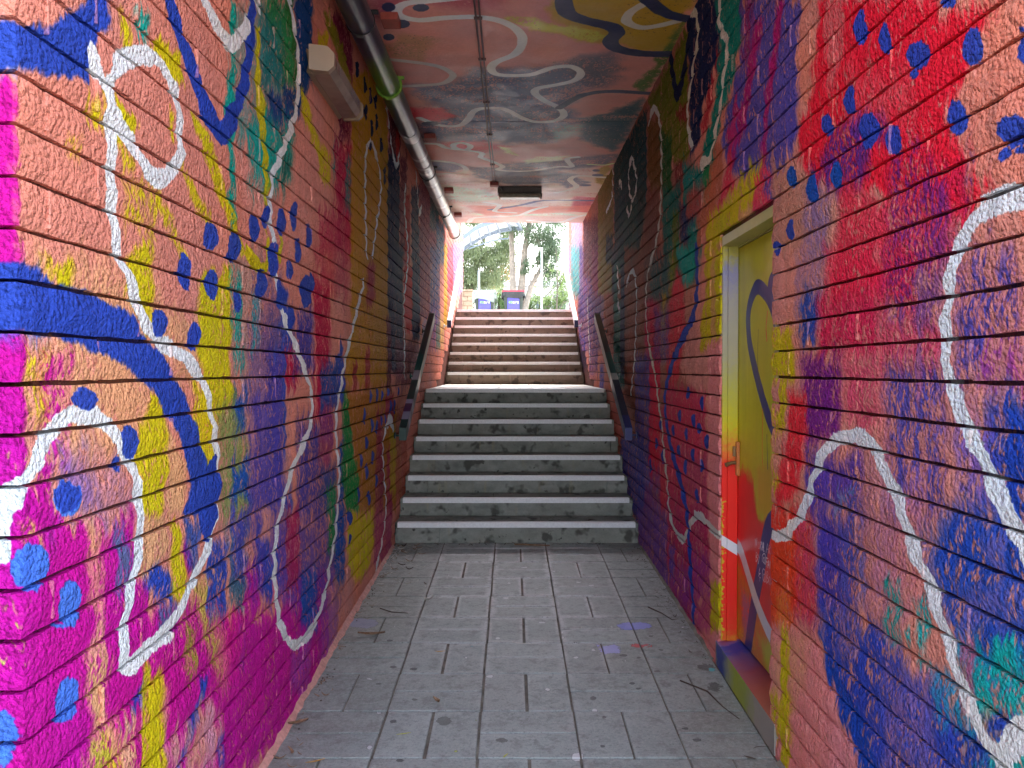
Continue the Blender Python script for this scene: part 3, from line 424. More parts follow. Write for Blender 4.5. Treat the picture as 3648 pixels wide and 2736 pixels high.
RIGHT = [
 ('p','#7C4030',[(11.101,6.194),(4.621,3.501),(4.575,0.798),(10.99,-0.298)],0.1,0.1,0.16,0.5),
 ('p','#B8B8E8',[(14.082,4.223),(11.922,3.818),(11.91,3.145),(14.068,3.428)],0.04,0.2,0.39,0.8),
 ('p','#8A94D8',[(16.166,4.047),(14.448,3.785),(14.422,2.288),(16.137,2.372)],0.05,0.2,0.39,0.8),
 ('p','#3FB0B0',[(14.258,3.756),(11.915,3.398),(11.902,2.658),(14.243,2.87)],0.04,0.15,0.31,1.0),
 ('p','#5A3A90',[(12.461,3.481),(10.53,3.187),(10.514,2.255),(12.442,2.379)],0.04,0.16,0.39,1.0),
 ('p','#5C1A34',[(11.793,3.794),(9.606,3.383),(9.594,2.66),(11.778,2.906)],0.03,0.12,0.27,1.0),
 ('p','#7A2450',[(10.53,3.187),(9.434,3.02),(9.422,2.291),(10.516,2.374)],0.03,0.14,0.31,1.0),
 ('p','#28307C',[(12.741,2.83),(9.109,2.473),(9.096,1.684),(12.722,1.725)],0.05,0.2,0.47,0.8),
 ('p','#7C6416',[(9.79,4.06),(8.299,3.682),(8.276,2.356),(9.763,2.495)],0.02,0.06,0.12,1.0),
 ('p','#7A6A1C',[(9.434,3.02),(8.412,2.864),(8.404,2.373),(9.425,2.469)],0.02,0.06,0.2,1.0),
 ('p','#0E2430',[(8.97,3.095),(8.286,2.98),(8.281,2.668),(8.964,2.758)],0.02,0.06,0.16,1.0),
 ('p','#0B3438',[(8.241,3.976),(7.303,3.703),(7.278,2.262),(8.213,2.35)],0.02,0.06,0.08,1.0),
 ('p','#161E34',[(8.412,2.864),(7.922,2.789),(7.913,2.237),(8.402,2.278)],0.02,0.08,0.16,1.0),
 ('p','#0C3E46',[(7.401,3.662),(6.258,3.586),(6.246,2.87),(6.659,2.506),(7.92,2.682),(7.821,3.488)],0.015,0.05,0.04,1.0),
 ('p','#0C4644',[(7.493,3.127),(6.749,2.973),(6.736,2.212),(7.478,2.281)],0.03,0.06,0.08,1.0),
 ('p','#0E2A2C',[(6.752,3.1),(6.284,2.995),(6.426,2.666),(6.662,2.706)],0.02,0.05,0.08,1.0),
 ('p','#0C5A50',[(8.282,2.704),(7.283,2.568),(7.264,1.443),(8.26,1.425)],0.02,0.08,0.08,1.0),
 ('p','#142448',[(7.75,2.602),(7.432,2.56),(7.414,1.524),(7.731,1.522)],0.01,0.05,0.08,1.0),
 ('p','#8A4636',[(7.976,2.542),(7.715,2.511),(7.711,2.249),(7.971,2.272)],0.012,0.04,0.08,1.0),
 ('p','#8E4836',[(9.109,2.456),(8.276,2.376),(8.264,1.674),(9.096,1.684)],0.03,0.1,0.23,1.0),
 ('p','#7E5020',[(6.185,3.459),(5.701,3.376),(5.634,2.849),(5.939,2.806),(6.214,3.096)],0.015,0.05,0.04,1.0),
 ('p','#8A4A3C',[(6.212,2.979),(5.693,2.862),(5.684,2.371),(6.578,2.495),(6.353,2.773)],0.02,0.06,0.08,1.0),
 ('p','#8C4A38',[(7.486,2.722),(6.313,2.543),(6.29,1.236),(7.459,1.172)],0.03,0.08,0.12,1.0),
 ('p','#6E7414',[(6.153,3.61),(5.37,3.592),(4.807,3.596),(4.799,3.109),(4.752,2.828),(5.156,2.886),(5.581,3.15),(5.642,3.315)],0.02,0.05,0.08,1.0),
 ('p','#1C5A24',[(5.699,3.237),(5.31,3.124),(5.252,2.714),(5.573,2.647),(5.606,2.948)],0.02,0.06,0.16,1.0),
 ('p','#96302C',[(5.114,3.21),(4.842,3.178),(4.84,3.032),(5.065,3.138)],0.012,0.04,0.16,1.0),
 ('p','#8C3030',[(5.156,2.886),(4.923,2.827),(4.92,2.642),(5.153,2.692)],0.015,0.06,0.16,1.0),
 ('p','#8C2C38',[(5.152,2.653),(4.919,2.605),(4.916,2.411),(5.149,2.45)],0.015,0.06,0.16,1.0),
 ('p','#0E6A5E',[(5.576,2.836),(5.011,2.709),(5.002,2.143),(5.565,2.207)],0.03,0.08,0.12,1.0),
 ('p','#5A6A1C',[(5.251,2.615),(5.055,2.576),(5.048,2.148),(5.243,2.17)],0.015,0.06,0.23,1.0),
 ('p','#0F2A5C',[(4.964,2.605),(4.587,2.527),(4.584,2.303),(4.96,2.362)],0.03,0.08,0.12,1.0),
 ('p','#0F8478',[(4.923,2.827),(4.405,2.696),(4.402,2.489),(4.919,2.596)],0.03,0.08,0.12,1.0),
 ('p','#12224E',[(4.766,3.65),(4.531,3.666),(4.03,3.435),(4.085,3.126),(4.411,3.035),(4.48,2.84),(4.711,2.817),(4.758,3.185)],0.015,0.04,0.04,1.0),
 ('p','#C0303C',[(4.116,3.184),(4.175,2.989),(4.271,2.894),(4.444,2.864),(4.482,2.925),(4.307,3.033)],0.015,0.05,0.12,1.0),
 ('p','#B85048',[(4.834,2.687),(4.404,2.588),(4.4,2.389),(4.83,2.468)],0.03,0.08,0.23,1.0),
 ('p','#0F8478',[(4.788,2.479),(4.436,2.413),(4.431,2.079),(4.782,2.118)],0.03,0.08,0.16,1.0),
 ('p','#0F8474',[(4.217,3.521),(3.653,3.261),(3.675,3.094),(3.799,2.968),(4.02,2.861),(4.139,2.706),(4.2,2.565),(4.477,2.672),(4.407,2.779),(4.113,2.968),(4.056,3.213)],0.015,0.05,0.04,1.0),
 ('p','#18884A',[(4.406,2.704),(4.234,2.66),(4.232,2.533),(4.367,2.482)],0.02,0.05,0.16,1.0),
 ('p','#5A4FA6',[(3.703,3.284),(2.945,2.935),(2.936,2.406),(3.068,2.386),(3.288,2.382),(3.663,2.439),(4.017,2.673),(3.961,2.806),(3.773,2.923),(3.674,3.059)],0.02,0.05,0.08,1.0),
 ('p','#9A2E6C',[(3.653,3.261),(3.512,3.197),(3.508,2.947),(3.649,3.001)],0.02,0.08,0.23,1.0),
 ('p','#B01E6E',[(3.488,3.108),(3.359,3.026),(3.528,2.797),(3.643,2.659),(3.845,2.547),(3.874,2.597),(3.718,2.723),(3.575,2.886)],0.015,0.04,0.12,1.0),
 ('p','#B01E6E',[(3.185,3.034),(3.112,3.001),(3.199,2.779),(3.292,2.629),(3.328,2.417),(3.391,2.432),(3.353,2.649),(3.256,2.831)],0.015,0.04,0.12,1.0),
 ('p','#C4286E',[(3.746,2.872),(3.693,2.757),(3.794,2.647),(3.874,2.597),(3.903,2.715)],0.015,0.04,0.16,1.0),
 ('p','#E0344E',[(3.847,2.619),(3.791,2.469),(3.926,2.427),(4.012,2.371),(4.103,2.412),(3.957,2.545)],0.02,0.05,0.16,1.0),
 ('p','#C46A4A',[(4.171,2.714),(4.018,2.71),(3.956,2.508),(4.134,2.395),(4.364,2.317),(4.544,2.212),(4.548,2.434),(4.333,2.556)],0.02,0.06,0.16,1.0),
 ('p','#D2C21A',[(3.592,2.47),(3.35,2.466),(3.389,2.343),(3.588,2.24),(3.951,2.225),(4.226,2.183),(4.327,2.197),(4.296,2.386),(4.103,2.404),(3.79,2.434)],0.02,0.06,0.12,1.0),
 ('p','#EE4060',[(3.454,2.41),(3.288,2.413),(3.209,2.273),(3.387,2.216),(3.519,2.254)],0.02,0.05,0.12,1.0),
 ('p','#5A4FA6',[(3.327,2.361),(3.173,2.336),(3.135,2.257),(3.247,2.262)],0.02,0.05,0.23,1.0),
 ('p','#E2A676',[(3.736,2.281),(3.589,2.335),(3.496,2.249),(3.735,2.239)],0.02,0.04,0.16,1.0),
 ('p','#5A4038',[(6.348,2.489),(5.349,2.346),(5.343,2.003),(6.341,2.083)],0.04,0.1,0.31,0.8),
 ('p','#1C5A5C',[(6.065,2.426),(5.349,2.326),(5.344,2.044),(6.059,2.106)],0.04,0.1,0.39,1.0),
 ('p','#8A8A24',[(5.349,2.346),(5.146,2.317),(5.141,2.026),(5.344,2.044)],0.02,0.08,0.39,1.0),
 ('p','#B89228',[(5.592,2.118),(5.452,2.104),(5.448,1.868),(5.588,1.875)],0.01,0.06,0.23,1.0),
 ('p','#10A294',[(5.147,2.375),(4.583,2.288),(4.619,2.111),(4.781,2.058),(4.911,2.117),(5.05,2.246)],0.02,0.04,0.04,1.0),
 ('p','#E03848',[(5.097,2.233),(4.911,2.099),(4.819,1.817),(5.038,1.542),(5.44,1.436),(5.449,1.95)],0.03,0.08,0.12,1.0),
 ('p','#D4184A',[(6.305,2.127),(5.679,2.073),(5.668,1.43),(6.293,1.414)],0.03,0.08,0.12,1.0),
 ('p','#6A4A98',[(5.926,2.061),(5.343,2.014),(5.337,1.641),(5.919,1.647)],0.03,0.1,0.39,0.85),
 ('p','#5A4AA0',[(6.813,1.735),(5.986,1.716),(5.964,0.462),(6.788,0.308)],0.04,0.1,0.23,1.0),
 ('p','#E02048',[(6.12,1.65),(5.672,1.645),(5.657,0.788),(6.104,0.726)],0.02,0.08,0.16,1.0),
 ('p','#D43458',[(5.441,1.488),(4.315,1.507),(4.269,0.82),(5.713,0.563),(5.664,1.216)],0.03,0.06,0.16,0.95),
 ('p','#B45070',[(4.894,1.127),(4.242,1.187),(4.236,0.826),(4.887,0.71)],0.04,0.1,0.31,0.7),
 ('p','#DF9384',[(4.617,1.981),(4.188,1.865),(4.181,1.47),(4.771,1.499),(4.993,1.637),(4.694,1.811)],0.03,0.06,0.16,1.0),
 ('p','#DF9384',[(4.544,2.214),(4.327,2.183),(4.322,1.906),(4.539,1.923)],0.02,0.06,0.16,1.0),
 ('p','#DF9384',[(4.867,2.112),(4.542,2.077),(4.536,1.751),(4.861,1.764)],0.03,0.06,0.31,0.6),
 ('p','#D2C21A',[(4.363,2.254),(4.009,2.199),(4.016,1.732),(4.318,1.686),(4.46,1.698),(4.427,1.881),(4.324,1.996)],0.012,0.04,0.08,1.0),
 ('p','#E2A676',[(4.227,2.217),(4.13,2.203),(4.122,1.736),(4.219,1.739)],0.01,0.04,0.23,0.8),
 ('p','#EF8F8C',[(4.285,1.742),(4.001,1.731),(3.985,0.795),(4.268,0.739)],0.02,0.04,0.04,1.0),
 ('p','#7A5AA8',[(6.629,0.778),(5.659,0.895),(5.651,0.467),(6.621,0.276)],0.05,0.12,0.31,0.8),
 ('p','#8A3C80',[(6.469,0.675),(5.778,0.771),(5.772,0.443),(6.462,0.307)],0.03,0.1,0.31,1.0),
 ('p','#B85A4C',[(8.518,1.355),(7.361,1.386),(7.353,0.899),(8.509,0.792)],0.03,0.08,0.12,1.0),
 ('p','#4A48A0',[(7.667,0.972),(6.324,1.078),(6.313,0.457),(7.654,0.218)],0.03,0.08,0.2,1.0),
 ('p','#BC7464',[(13.352,1.934),(8.266,1.799),(8.256,1.206),(13.335,0.976)],0.04,0.08,0.16,1.0),
 ('p','#28308C',[(12.439,2.191),(11.394,2.14),(11.385,1.581),(12.428,1.581)],0.04,0.2,0.43,1.0),
 ('p','#30206C',[(10.942,2.53),(9.762,2.427),(9.746,1.507),(10.924,1.498)],0.05,0.2,0.47,1.0),
 ('p','#3A48A0',[(9.577,1.689),(9.096,1.684),(9.088,1.237),(9.569,1.219)],0.04,0.2,0.47,1.0),
 ('p','#C8783C',[(13.695,2.304),(13.037,2.269),(13.028,1.728),(13.685,1.736)],0.02,0.08,0.23,1.0),
 ('p','#7A4AA0',[(6.624,0.476),(5.321,0.693),(5.311,0.129),(6.612,-0.227)],0.04,0.1,0.23,1.0),
 ('p','#C02C5C',[(5.373,0.684),(4.237,0.874),(4.198,0.529),(4.549,0.268),(4.747,0.12),(5.208,0.157),(5.421,0.326)],0.03,0.08,0.2,1.0),
 ('p','#9A3C9A',[(5.314,0.32),(4.671,0.473),(4.666,0.216),(5.309,0.028)],0.03,0.1,0.31,0.8),
 ('p','#A03A90',[(4.632,0.553),(4.2,0.648),(4.196,0.402),(4.627,0.28)],0.03,0.08,0.31,0.8),
 ('p','#C04878',[(4.708,0.267),(4.163,0.419),(4.16,0.221),(4.704,0.043)],0.03,0.08,0.23,1.0),
 ('p','#6A4AB0',[(5.316,0.451),(5.115,0.494),(5.111,0.281),(5.313,0.23)],0.02,0.08,0.31,1.0),
 ('p','#EF8F8C',[(4.22,0.892),(3.987,0.931),(3.981,0.568),(4.214,0.509)],0.02,0.04,0.04,1.0),
 ('p','#D2C21A',[(4.197,0.505),(3.981,0.561),(3.976,0.312),(4.193,0.242)],0.02,0.03,0.08,1.0),
 ('p','#EF8F8C',[(4.546,0.13),(3.976,0.312),(3.974,0.161),(4.543,-0.043)],0.03,0.05,0.08,1.0),
 ('p','#E88C72',[(2.938,2.768),(2.761,2.769),(2.731,2.603),(2.813,2.497),(2.902,2.505),(2.966,2.57)],0.02,0.06,0.12,1.0),
 ('p','#F01F36',[(2.762,2.851),(1.741,2.382),(1.763,2.323),(1.82,2.279),(1.882,2.25),(1.914,2.208),(1.848,2.1),(1.816,2.023),(1.746,1.99),(1.827,1.94),(1.909,1.921),(2.016,1.977),(2.178,2.05),(2.476,2.138),(2.645,2.2),(2.838,2.256),(2.946,2.354),(2.949,2.476),(2.814,2.55),(2.787,2.676)],0.02,0.04,0.04,1.0),
 ('p','#DF9384',[(2.68,2.784),(2.556,2.756),(2.577,2.594),(2.65,2.494),(2.678,2.633)],0.03,0.08,0.27,0.7),
 ('p','#DF9384',[(2.482,2.501),(2.116,2.365),(2.114,2.23),(2.479,2.342)],0.06,0.1,0.47,0.5),
 ('p','#E88A74',[(1.787,2.403),(1.608,2.32),(1.601,1.926),(1.702,1.963),(1.78,2.021),(1.829,2.06),(1.88,2.109),(1.856,2.189),(1.869,2.246),(1.785,2.299)],0.025,0.03,0.12,1.0),
 ('p','#5A2E88',[(2.647,2.335),(2.414,2.349),(2.273,2.304),(2.217,2.237),(2.35,2.215),(2.41,2.132),(2.594,2.164),(2.724,2.234),(2.823,2.269)],0.04,0.06,0.35,1.0),
 ('p','#E2384E',[(2.545,2.153),(1.878,1.985),(1.888,1.843),(2.64,1.947)],0.04,0.05,0.16,1.0),
 ('p','#5A2A88',[(2.225,2.164),(1.892,2.077),(1.888,1.843),(2.22,1.889)],0.06,0.1,0.56,0.8),
 ('p','#C88A74',[(3.226,2.427),(2.93,2.322),(2.751,2.2),(2.593,2.115),(2.64,1.947),(3.219,2.028),(3.222,2.215)],0.03,0.04,0.12,1.0),
 ('p','#8A6CA0',[(2.867,2.236),(2.644,2.185),(2.64,1.947),(2.863,1.978)],0.05,0.08,0.39,0.7),
 ('p','#5A4FA6',[(3.189,2.477),(2.981,2.497),(3.028,2.375),(3.169,2.389)],0.02,0.05,0.23,1.0),
 ('p','#5A4FA6',[(3.12,2.703),(2.936,2.636),(2.932,2.46),(3.117,2.515)],0.04,0.06,0.39,0.7),
 ('p','#DF9384',[(3.219,2.071),(2.834,2.012),(2.825,1.505),(3.21,1.495)],0.03,0.05,0.12,1.0),
 ('p','#A87C9C',[(2.973,2.034),(2.667,1.987),(2.662,1.711),(2.968,1.726)],0.04,0.06,0.39,0.8),
 ('p','#2D4CA6',[(2.884,1.868),(2.745,1.854),(2.742,1.684),(2.881,1.689)],0.03,0.05,0.16,1.0),
 ('p','#E82848',[(2.667,1.992),(2.092,1.903),(2.09,1.75),(2.664,1.796)],0.05,0.06,0.12,1.0),
 ('p','#D42850',[(2.745,1.844),(2.264,1.798),(2.262,1.631),(2.742,1.642)],0.05,0.06,0.2,1.0),
 ('p','#5A2880',[(2.267,1.93),(1.929,1.878),(1.918,1.254),(2.254,1.196)],0.08,0.08,0.55,0.7),
 ('p','#E4485A',[(2.302,1.745),(1.94,1.719),(1.938,1.602),(2.299,1.606)],0.06,0.06,0.35,0.8),
 ('p','#7A2480',[(2.872,1.645),(2.536,1.638),(2.532,1.37),(2.867,1.342)],0.04,0.05,0.16,1.0),
 ('p','#D84868',[(2.536,1.633),(2.261,1.627),(2.258,1.435),(2.533,1.417)],0.05,0.06,0.23,0.9),
 ('p','#E28074',[(2.299,1.554),(1.937,1.558),(1.934,1.346),(2.294,1.302)],0.08,0.06,0.31,0.8),
 ('p','#3040A8',[(2.233,1.605),(1.938,1.602),(1.932,1.251),(2.226,1.201)],0.05,0.08,0.56,0.8),
 ('p','#D87C7C',[(1.902,1.874),(1.624,1.831),(1.619,1.568),(1.897,1.566)],0.05,0.06,0.16,0.9),
 ('p','#3A3CA0',[(1.889,1.872),(1.669,1.838),(1.664,1.561),(1.883,1.559)],0.04,0.08,0.51,0.9),
 ('p','#C84898',[(1.81,1.648),(1.62,1.641),(1.619,1.55),(1.808,1.546)],0.05,0.06,0.43,0.7),
 ('p','#2044AA',[(1.772,1.5),(1.596,1.58),(1.591,1.297),(1.664,1.284),(1.724,1.345),(1.77,1.399)],0.04,0.05,0.12,1.0),
 ('p','#C07888',[(1.883,1.548),(1.772,1.55),(1.769,1.366),(1.88,1.353)],0.05,0.06,0.31,0.8),
 ('p','#7058B0',[(1.882,1.459),(1.737,1.468),(1.734,1.285),(1.878,1.26)],0.05,0.08,0.39,0.8),
 ('p','#D2C21A',[(3.233,1.757),(2.968,1.743),(2.965,1.552),(3.23,1.55)],0.03,0.03,0.08,1.0),
 ('p','#D2C21A',[(3.136,1.557),(3.057,1.557),(3.054,1.384),(3.133,1.379)],0.02,0.04,0.16,1.0),
 ('p','#D2C21A',[(3.228,1.434),(3.116,1.439),(3.111,1.144),(3.222,1.129)],0.02,0.04,0.31,1.0),
 ('p','#DF9384',[(3.226,1.361),(3.028,1.374),(3.025,1.214),(3.223,1.19)],0.03,0.05,0.2,1.0),
 ('p','#F0303C',[(3.013,1.501),(2.855,1.505),(2.851,1.289),(2.91,1.173),(3.183,1.038),(3.112,1.203),(3.061,1.326)],0.03,0.04,0.08,1.0),
 ('p','#5A3CA0',[(2.851,1.316),(2.397,1.358),(2.394,1.173),(2.848,1.095)],0.05,0.06,0.27,1.0),
 ('p','#6A9AB8',[(2.654,1.219),(2.417,1.251),(2.415,1.169),(2.652,1.129)],0.05,0.06,0.62,0.7),
 ('p','#CC8890',[(2.334,1.333),(2.201,1.347),(2.199,1.206),(2.332,1.183)],0.05,0.06,0.27,0.8),
 ('p','#B070A0',[(2.201,1.334),(2.006,1.356),(2.004,1.239),(2.199,1.206)],0.06,0.06,0.39,0.7),
 ('p','#F83A2A',[(3.382,1.016),(2.878,1.1),(2.759,1.047),(2.727,0.793),(2.841,0.739),(3.085,0.678),(3.374,0.542)],0.03,0.03,0.08,1.0),
 ('p','#C8486C',[(2.957,1.087),(2.733,1.124),(2.726,0.742),(2.95,0.673)],0.04,0.05,0.31,0.8),
 ('p','#FB4F26',[(3.278,0.915),(2.955,0.981),(2.949,0.639),(3.271,0.537)],0.05,0.06,0.23,0.85),
 ('p','#E89040',[(3.159,0.741),(3.001,0.783),(2.997,0.544),(3.155,0.489)],0.04,0.06,0.39,0.8),
 ('p','#4C3CA4',[(2.747,1.122),(2.437,1.174),(2.432,0.855),(2.74,0.763)],0.04,0.05,0.23,1.0),
 ('p','#5058B0',[(2.576,1.151),(2.164,1.219),(2.159,0.949),(2.571,0.829)],0.07,0.08,0.43,0.85),
 ('p','#D07E86',[(2.352,1.197),(2.034,1.249),(2.03,1.01),(2.348,0.921)],0.06,0.08,0.27,0.85),
 ('p','#C87F88',[(2.369,0.942),(2.16,0.998),(2.157,0.834),(2.366,0.762)],0.06,0.07,0.35,0.8),
 ('p','#2E44B0',[(2.714,0.828),(2.454,0.863),(2.157,0.834),(1.924,0.812),(1.795,0.788),(1.735,0.714),(2.339,0.413),(2.518,0.541),(2.67,0.631)],0.04,0.05,0.16,1.0),
 ('p','#B87A9C',[(2.247,0.76),(1.961,0.865),(1.956,0.619),(2.242,0.479)],0.08,0.08,0.55,0.7),
 ('p','#C88090',[(2.571,0.829),(2.389,0.882),(2.387,0.755),(2.569,0.692)],0.05,0.06,0.55,0.8),
 ('p','#2048AE',[(2.698,0.719),(2.618,0.675),(2.472,0.607),(2.341,0.547),(2.241,0.462),(2.38,0.392),(2.517,0.493),(2.617,0.575),(2.67,0.657)],0.015,0.02,0.04,1.0),
 ('p','#2048B0',[(2.017,1.152),(1.898,1.271),(1.591,1.321),(1.585,0.971),(1.738,0.896),(1.86,0.955),(1.928,1.024)],0.05,0.05,0.16,1.0),
 ('p','#9070A8',[(1.767,1.232),(1.69,1.247),(1.688,1.151),(1.765,1.131)],0.05,0.06,0.39,0.6),
 ('p','#8A70B4',[(1.863,1.107),(1.627,1.166),(1.626,1.074),(1.861,1.001)],0.06,0.06,0.51,0.7),
 ('p','#10A294',[(2.223,1.015),(2.152,1.033),(2.15,0.894),(2.221,0.872)],0.02,0.06,0.48,1.0),
 ('p','#17B0AE',[(2.108,0.916),(2.067,0.928),(2.067,0.881),(2.107,0.868)],0.03,0.04,0.31,1.0),
 ('p','#17B0AE',[(2.069,0.999),(2.0,1.018),(1.997,0.859),(2.066,0.834)],0.02,0.05,0.48,1.0),
 ('p','#17B0AE',[(1.86,0.937),(1.586,1.032),(1.584,0.899),(1.857,0.782)],0.05,0.06,0.27,1.0),
 ('p','#17B0AE',[(1.718,1.025),(1.645,1.049),(1.644,0.98),(1.717,0.954)],0.03,0.05,0.16,1.0),
 ('p','#2E88B8',[(1.968,0.87),(1.822,0.922),(1.819,0.777),(1.965,0.713)],0.06,0.07,0.48,1.0),
 ('p','#B86C94',[(1.848,0.977),(1.81,0.989),(1.808,0.851),(1.845,0.836)],0.02,0.06,0.23,1.0),
 ('p','#17A8A8',[(1.794,0.754),(1.583,0.851),(1.582,0.791),(1.793,0.685)],0.05,0.06,0.27,1.0),
 ('p','#2E48AC',[(1.772,0.832),(1.623,0.886),(1.622,0.839),(1.682,0.812),(1.737,0.807)],0.015,0.02,0.08,1.0),
 ('p','#2E48AC',[(1.856,0.75),(1.771,0.781),(1.735,0.734),(1.901,0.653),(1.922,0.673)],0.02,0.03,0.08,1.0),
 ('p','#EF8F8C',[(3.213,0.604),(2.726,0.711),(2.67,0.631),(2.517,0.517),(2.381,0.438),(2.359,0.403),(3.261,-0.047),(3.229,0.402)],0.015,0.025,0.04,1.0),
 ('p','#E2A676',[(3.212,0.543),(2.811,0.673),(2.838,0.518),(2.993,0.316),(3.206,0.165)],0.05,0.06,0.27,0.7),
 ('p','#D2C21A',[(3.208,0.317),(2.994,0.402),(2.992,0.237),(3.205,0.141)],0.03,0.05,0.35,1.0),
 ('p','#D2C21A',[(3.111,0.611),(3.015,0.641),(3.006,0.08),(3.101,0.033)],0.012,0.03,0.09,1.0),
 ('l','#E0DCCC',[(4.045,3.442),(4.073,3.334),(4.027,3.239),(3.91,3.133),(3.937,3.055),(3.993,3.002),(4.021,2.922),(4.11,2.813),(4.203,2.723),(4.274,2.671),(4.434,2.711),(4.434,2.674)],0.05),
 ('l','#E0DCCC',[(4.766,3.641),(4.586,3.559),(4.546,3.41),(4.64,3.319),(4.718,3.216),(4.799,3.127),(4.776,2.986),(4.692,2.865)],0.055),
 ('l','#0A1A42',[(5.309,3.618),(5.266,3.504),(5.115,3.306),(4.932,3.336),(4.805,3.47),(4.765,3.605)],0.1),
 ('l','#DCD8CC',[(6.15,3.425),(6.049,3.474),(5.874,3.452),(5.7,3.29),(5.638,3.114),(5.635,2.902),(5.689,2.648),(5.869,2.461),(6.097,2.361),(6.235,2.238),(6.267,2.006),(6.122,1.765),(5.853,1.536),(5.727,1.375),(5.606,1.22),(5.488,1.02),(5.376,0.827),(5.321,0.694),(5.191,0.587),(5.021,0.557),(4.884,0.566),(4.756,0.634),(4.635,0.719),(4.519,0.771),(4.337,0.783),(4.169,0.762),(3.984,0.764)],0.05),
 ('l','#E8EBEC',[(7.358,2.343),(7.184,2.406),(6.911,2.414),(6.737,2.228),(6.774,1.977),(6.854,1.658),(7.054,1.367)],0.055),
 ('l','#E8EBEC',[(7.016,3.397),(6.753,3.164),(6.793,3.072),(7.01,3.027),(7.198,3.201),(7.2,3.336),(7.016,3.397)],0.05),
 ('l','#E8EBEC',[(7.34,3.027),(7.193,2.93),(7.055,2.984)],0.05),
 ('l','#E8EBEC',[(7.874,3.339),(7.785,3.377),(7.685,3.296)],0.05),
 ('l','#E8EBEC',[(8.298,3.635),(8.421,3.35),(8.9,3.301)],0.05),
 ('l','#E8EBEC',[(7.936,2.239),(7.82,2.156)],0.07),
 ('l','#E8EBEC',[(7.976,2.572),(7.857,2.336)],0.06),
 ('l','#C8C8C8',[(11.167,2.549),(11.049,2.289),(10.755,1.702)],0.06),
 ('l','#2E48AC',[(4.564,2.259),(4.541,2.06),(4.615,1.894),(4.905,1.775),(5.233,1.62),(5.441,1.457),(5.466,1.332),(5.382,1.184),(5.224,1.047),(4.98,0.902),(4.801,0.763),(4.713,0.579),(4.67,0.411),(4.607,0.251),(4.605,0.164)],0.075),
 ('l','#E8EBEC',[(3.278,0.94),(3.181,0.935),(3.073,0.957),(2.956,1.014),(2.878,1.078),(2.804,1.156),(2.762,1.22),(2.681,1.306),(2.556,1.36),(2.419,1.384),(2.315,1.366),(2.256,1.32),(2.2,1.276),(2.147,1.222),(2.087,1.137),(2.023,1.073),(1.971,1.027),(1.927,0.969),(1.892,0.919),(1.852,0.869),(1.801,0.819),(1.759,0.777),(1.703,0.766),(1.661,0.799),(1.631,0.835),(1.584,0.896)],0.052),
 ('l','#E8EBEC',[(1.601,1.914),(1.675,1.929),(1.756,1.929),(1.826,1.909),(1.869,1.868),(1.907,1.807),(1.926,1.729),(1.925,1.638),(1.917,1.566),(1.889,1.512),(1.843,1.455),(1.787,1.398),(1.735,1.337),(1.696,1.298),(1.658,1.247),(1.613,1.201)],0.052),
 ('l','#E8EBEC',[(1.791,1.953),(1.734,1.958),(1.681,1.959)],0.02),
 ('l','#E8EBEC',[(1.681,0.754),(1.661,0.831),(1.622,0.864)],0.05),
 ('d','#2E48AC',[(1.898,2.426),(1.906,2.419),(1.926,2.422),(1.951,2.434),(1.972,2.449),(1.981,2.462),(1.973,2.468),(1.952,2.465),(1.926,2.453),(1.906,2.438)]),
 ('d','#2E48AC',[(2.377,2.568),(2.385,2.54),(2.407,2.529),(2.434,2.54),(2.458,2.569),(2.467,2.606),(2.459,2.634),(2.436,2.644),(2.408,2.632),(2.386,2.603)]),
 ('d','#2E48AC',[(2.225,2.478),(2.232,2.453),(2.25,2.442),(2.273,2.451),(2.293,2.476),(2.3,2.508),(2.294,2.534),(2.275,2.544),(2.252,2.534),(2.233,2.509)]),
 ('d','#2E48AC',[(2.015,2.35),(2.025,2.331),(2.054,2.327),(2.09,2.34),(2.121,2.366),(2.133,2.395),(2.122,2.415),(2.092,2.418),(2.055,2.404),(2.026,2.378)]),
 ('d','#2E48AC',[(2.064,2.323),(2.069,2.318),(2.083,2.318),(2.1,2.324),(2.114,2.334),(2.12,2.343),(2.115,2.348),(2.101,2.347),(2.083,2.341),(2.069,2.331)]),
 ('d','#2E48AC',[(1.785,2.285),(1.793,2.263),(1.815,2.255),(1.843,2.266),(1.867,2.291),(1.877,2.322),(1.868,2.345),(1.845,2.352),(1.816,2.34),(1.794,2.314)]),
 ('d','#2E48AC',[(1.63,2.218),(1.634,2.2),(1.643,2.191),(1.656,2.196),(1.666,2.212),(1.67,2.234),(1.667,2.252),(1.657,2.261),(1.644,2.256),(1.634,2.239)]),
 ('d','#2E48AC',[(1.641,2.259),(1.643,2.255),(1.651,2.254),(1.66,2.258),(1.668,2.265),(1.671,2.271),(1.668,2.276),(1.66,2.276),(1.651,2.272),(1.644,2.266)]),
 ('d','#2E48AC',[(2.455,2.385),(2.462,2.359),(2.483,2.348),(2.51,2.357),(2.532,2.382),(2.542,2.414),(2.533,2.44),(2.512,2.451),(2.485,2.441),(2.463,2.416)]),
 ('d','#2E48AC',[(2.628,2.364),(2.637,2.344),(2.659,2.337),(2.687,2.345),(2.711,2.366),(2.72,2.391),(2.712,2.411),(2.688,2.417),(2.66,2.409),(2.637,2.388)]),
 ('d','#2E48AC',[(2.291,2.25),(2.303,2.222),(2.334,2.211),(2.375,2.222),(2.41,2.252),(2.424,2.289),(2.411,2.318),(2.377,2.328),(2.336,2.315),(2.304,2.286)]),
 ('d','#2E48AC',[(2.152,2.186),(2.161,2.163),(2.186,2.154),(2.218,2.163),(2.245,2.186),(2.256,2.215),(2.246,2.238),(2.22,2.246),(2.188,2.236),(2.162,2.213)]),
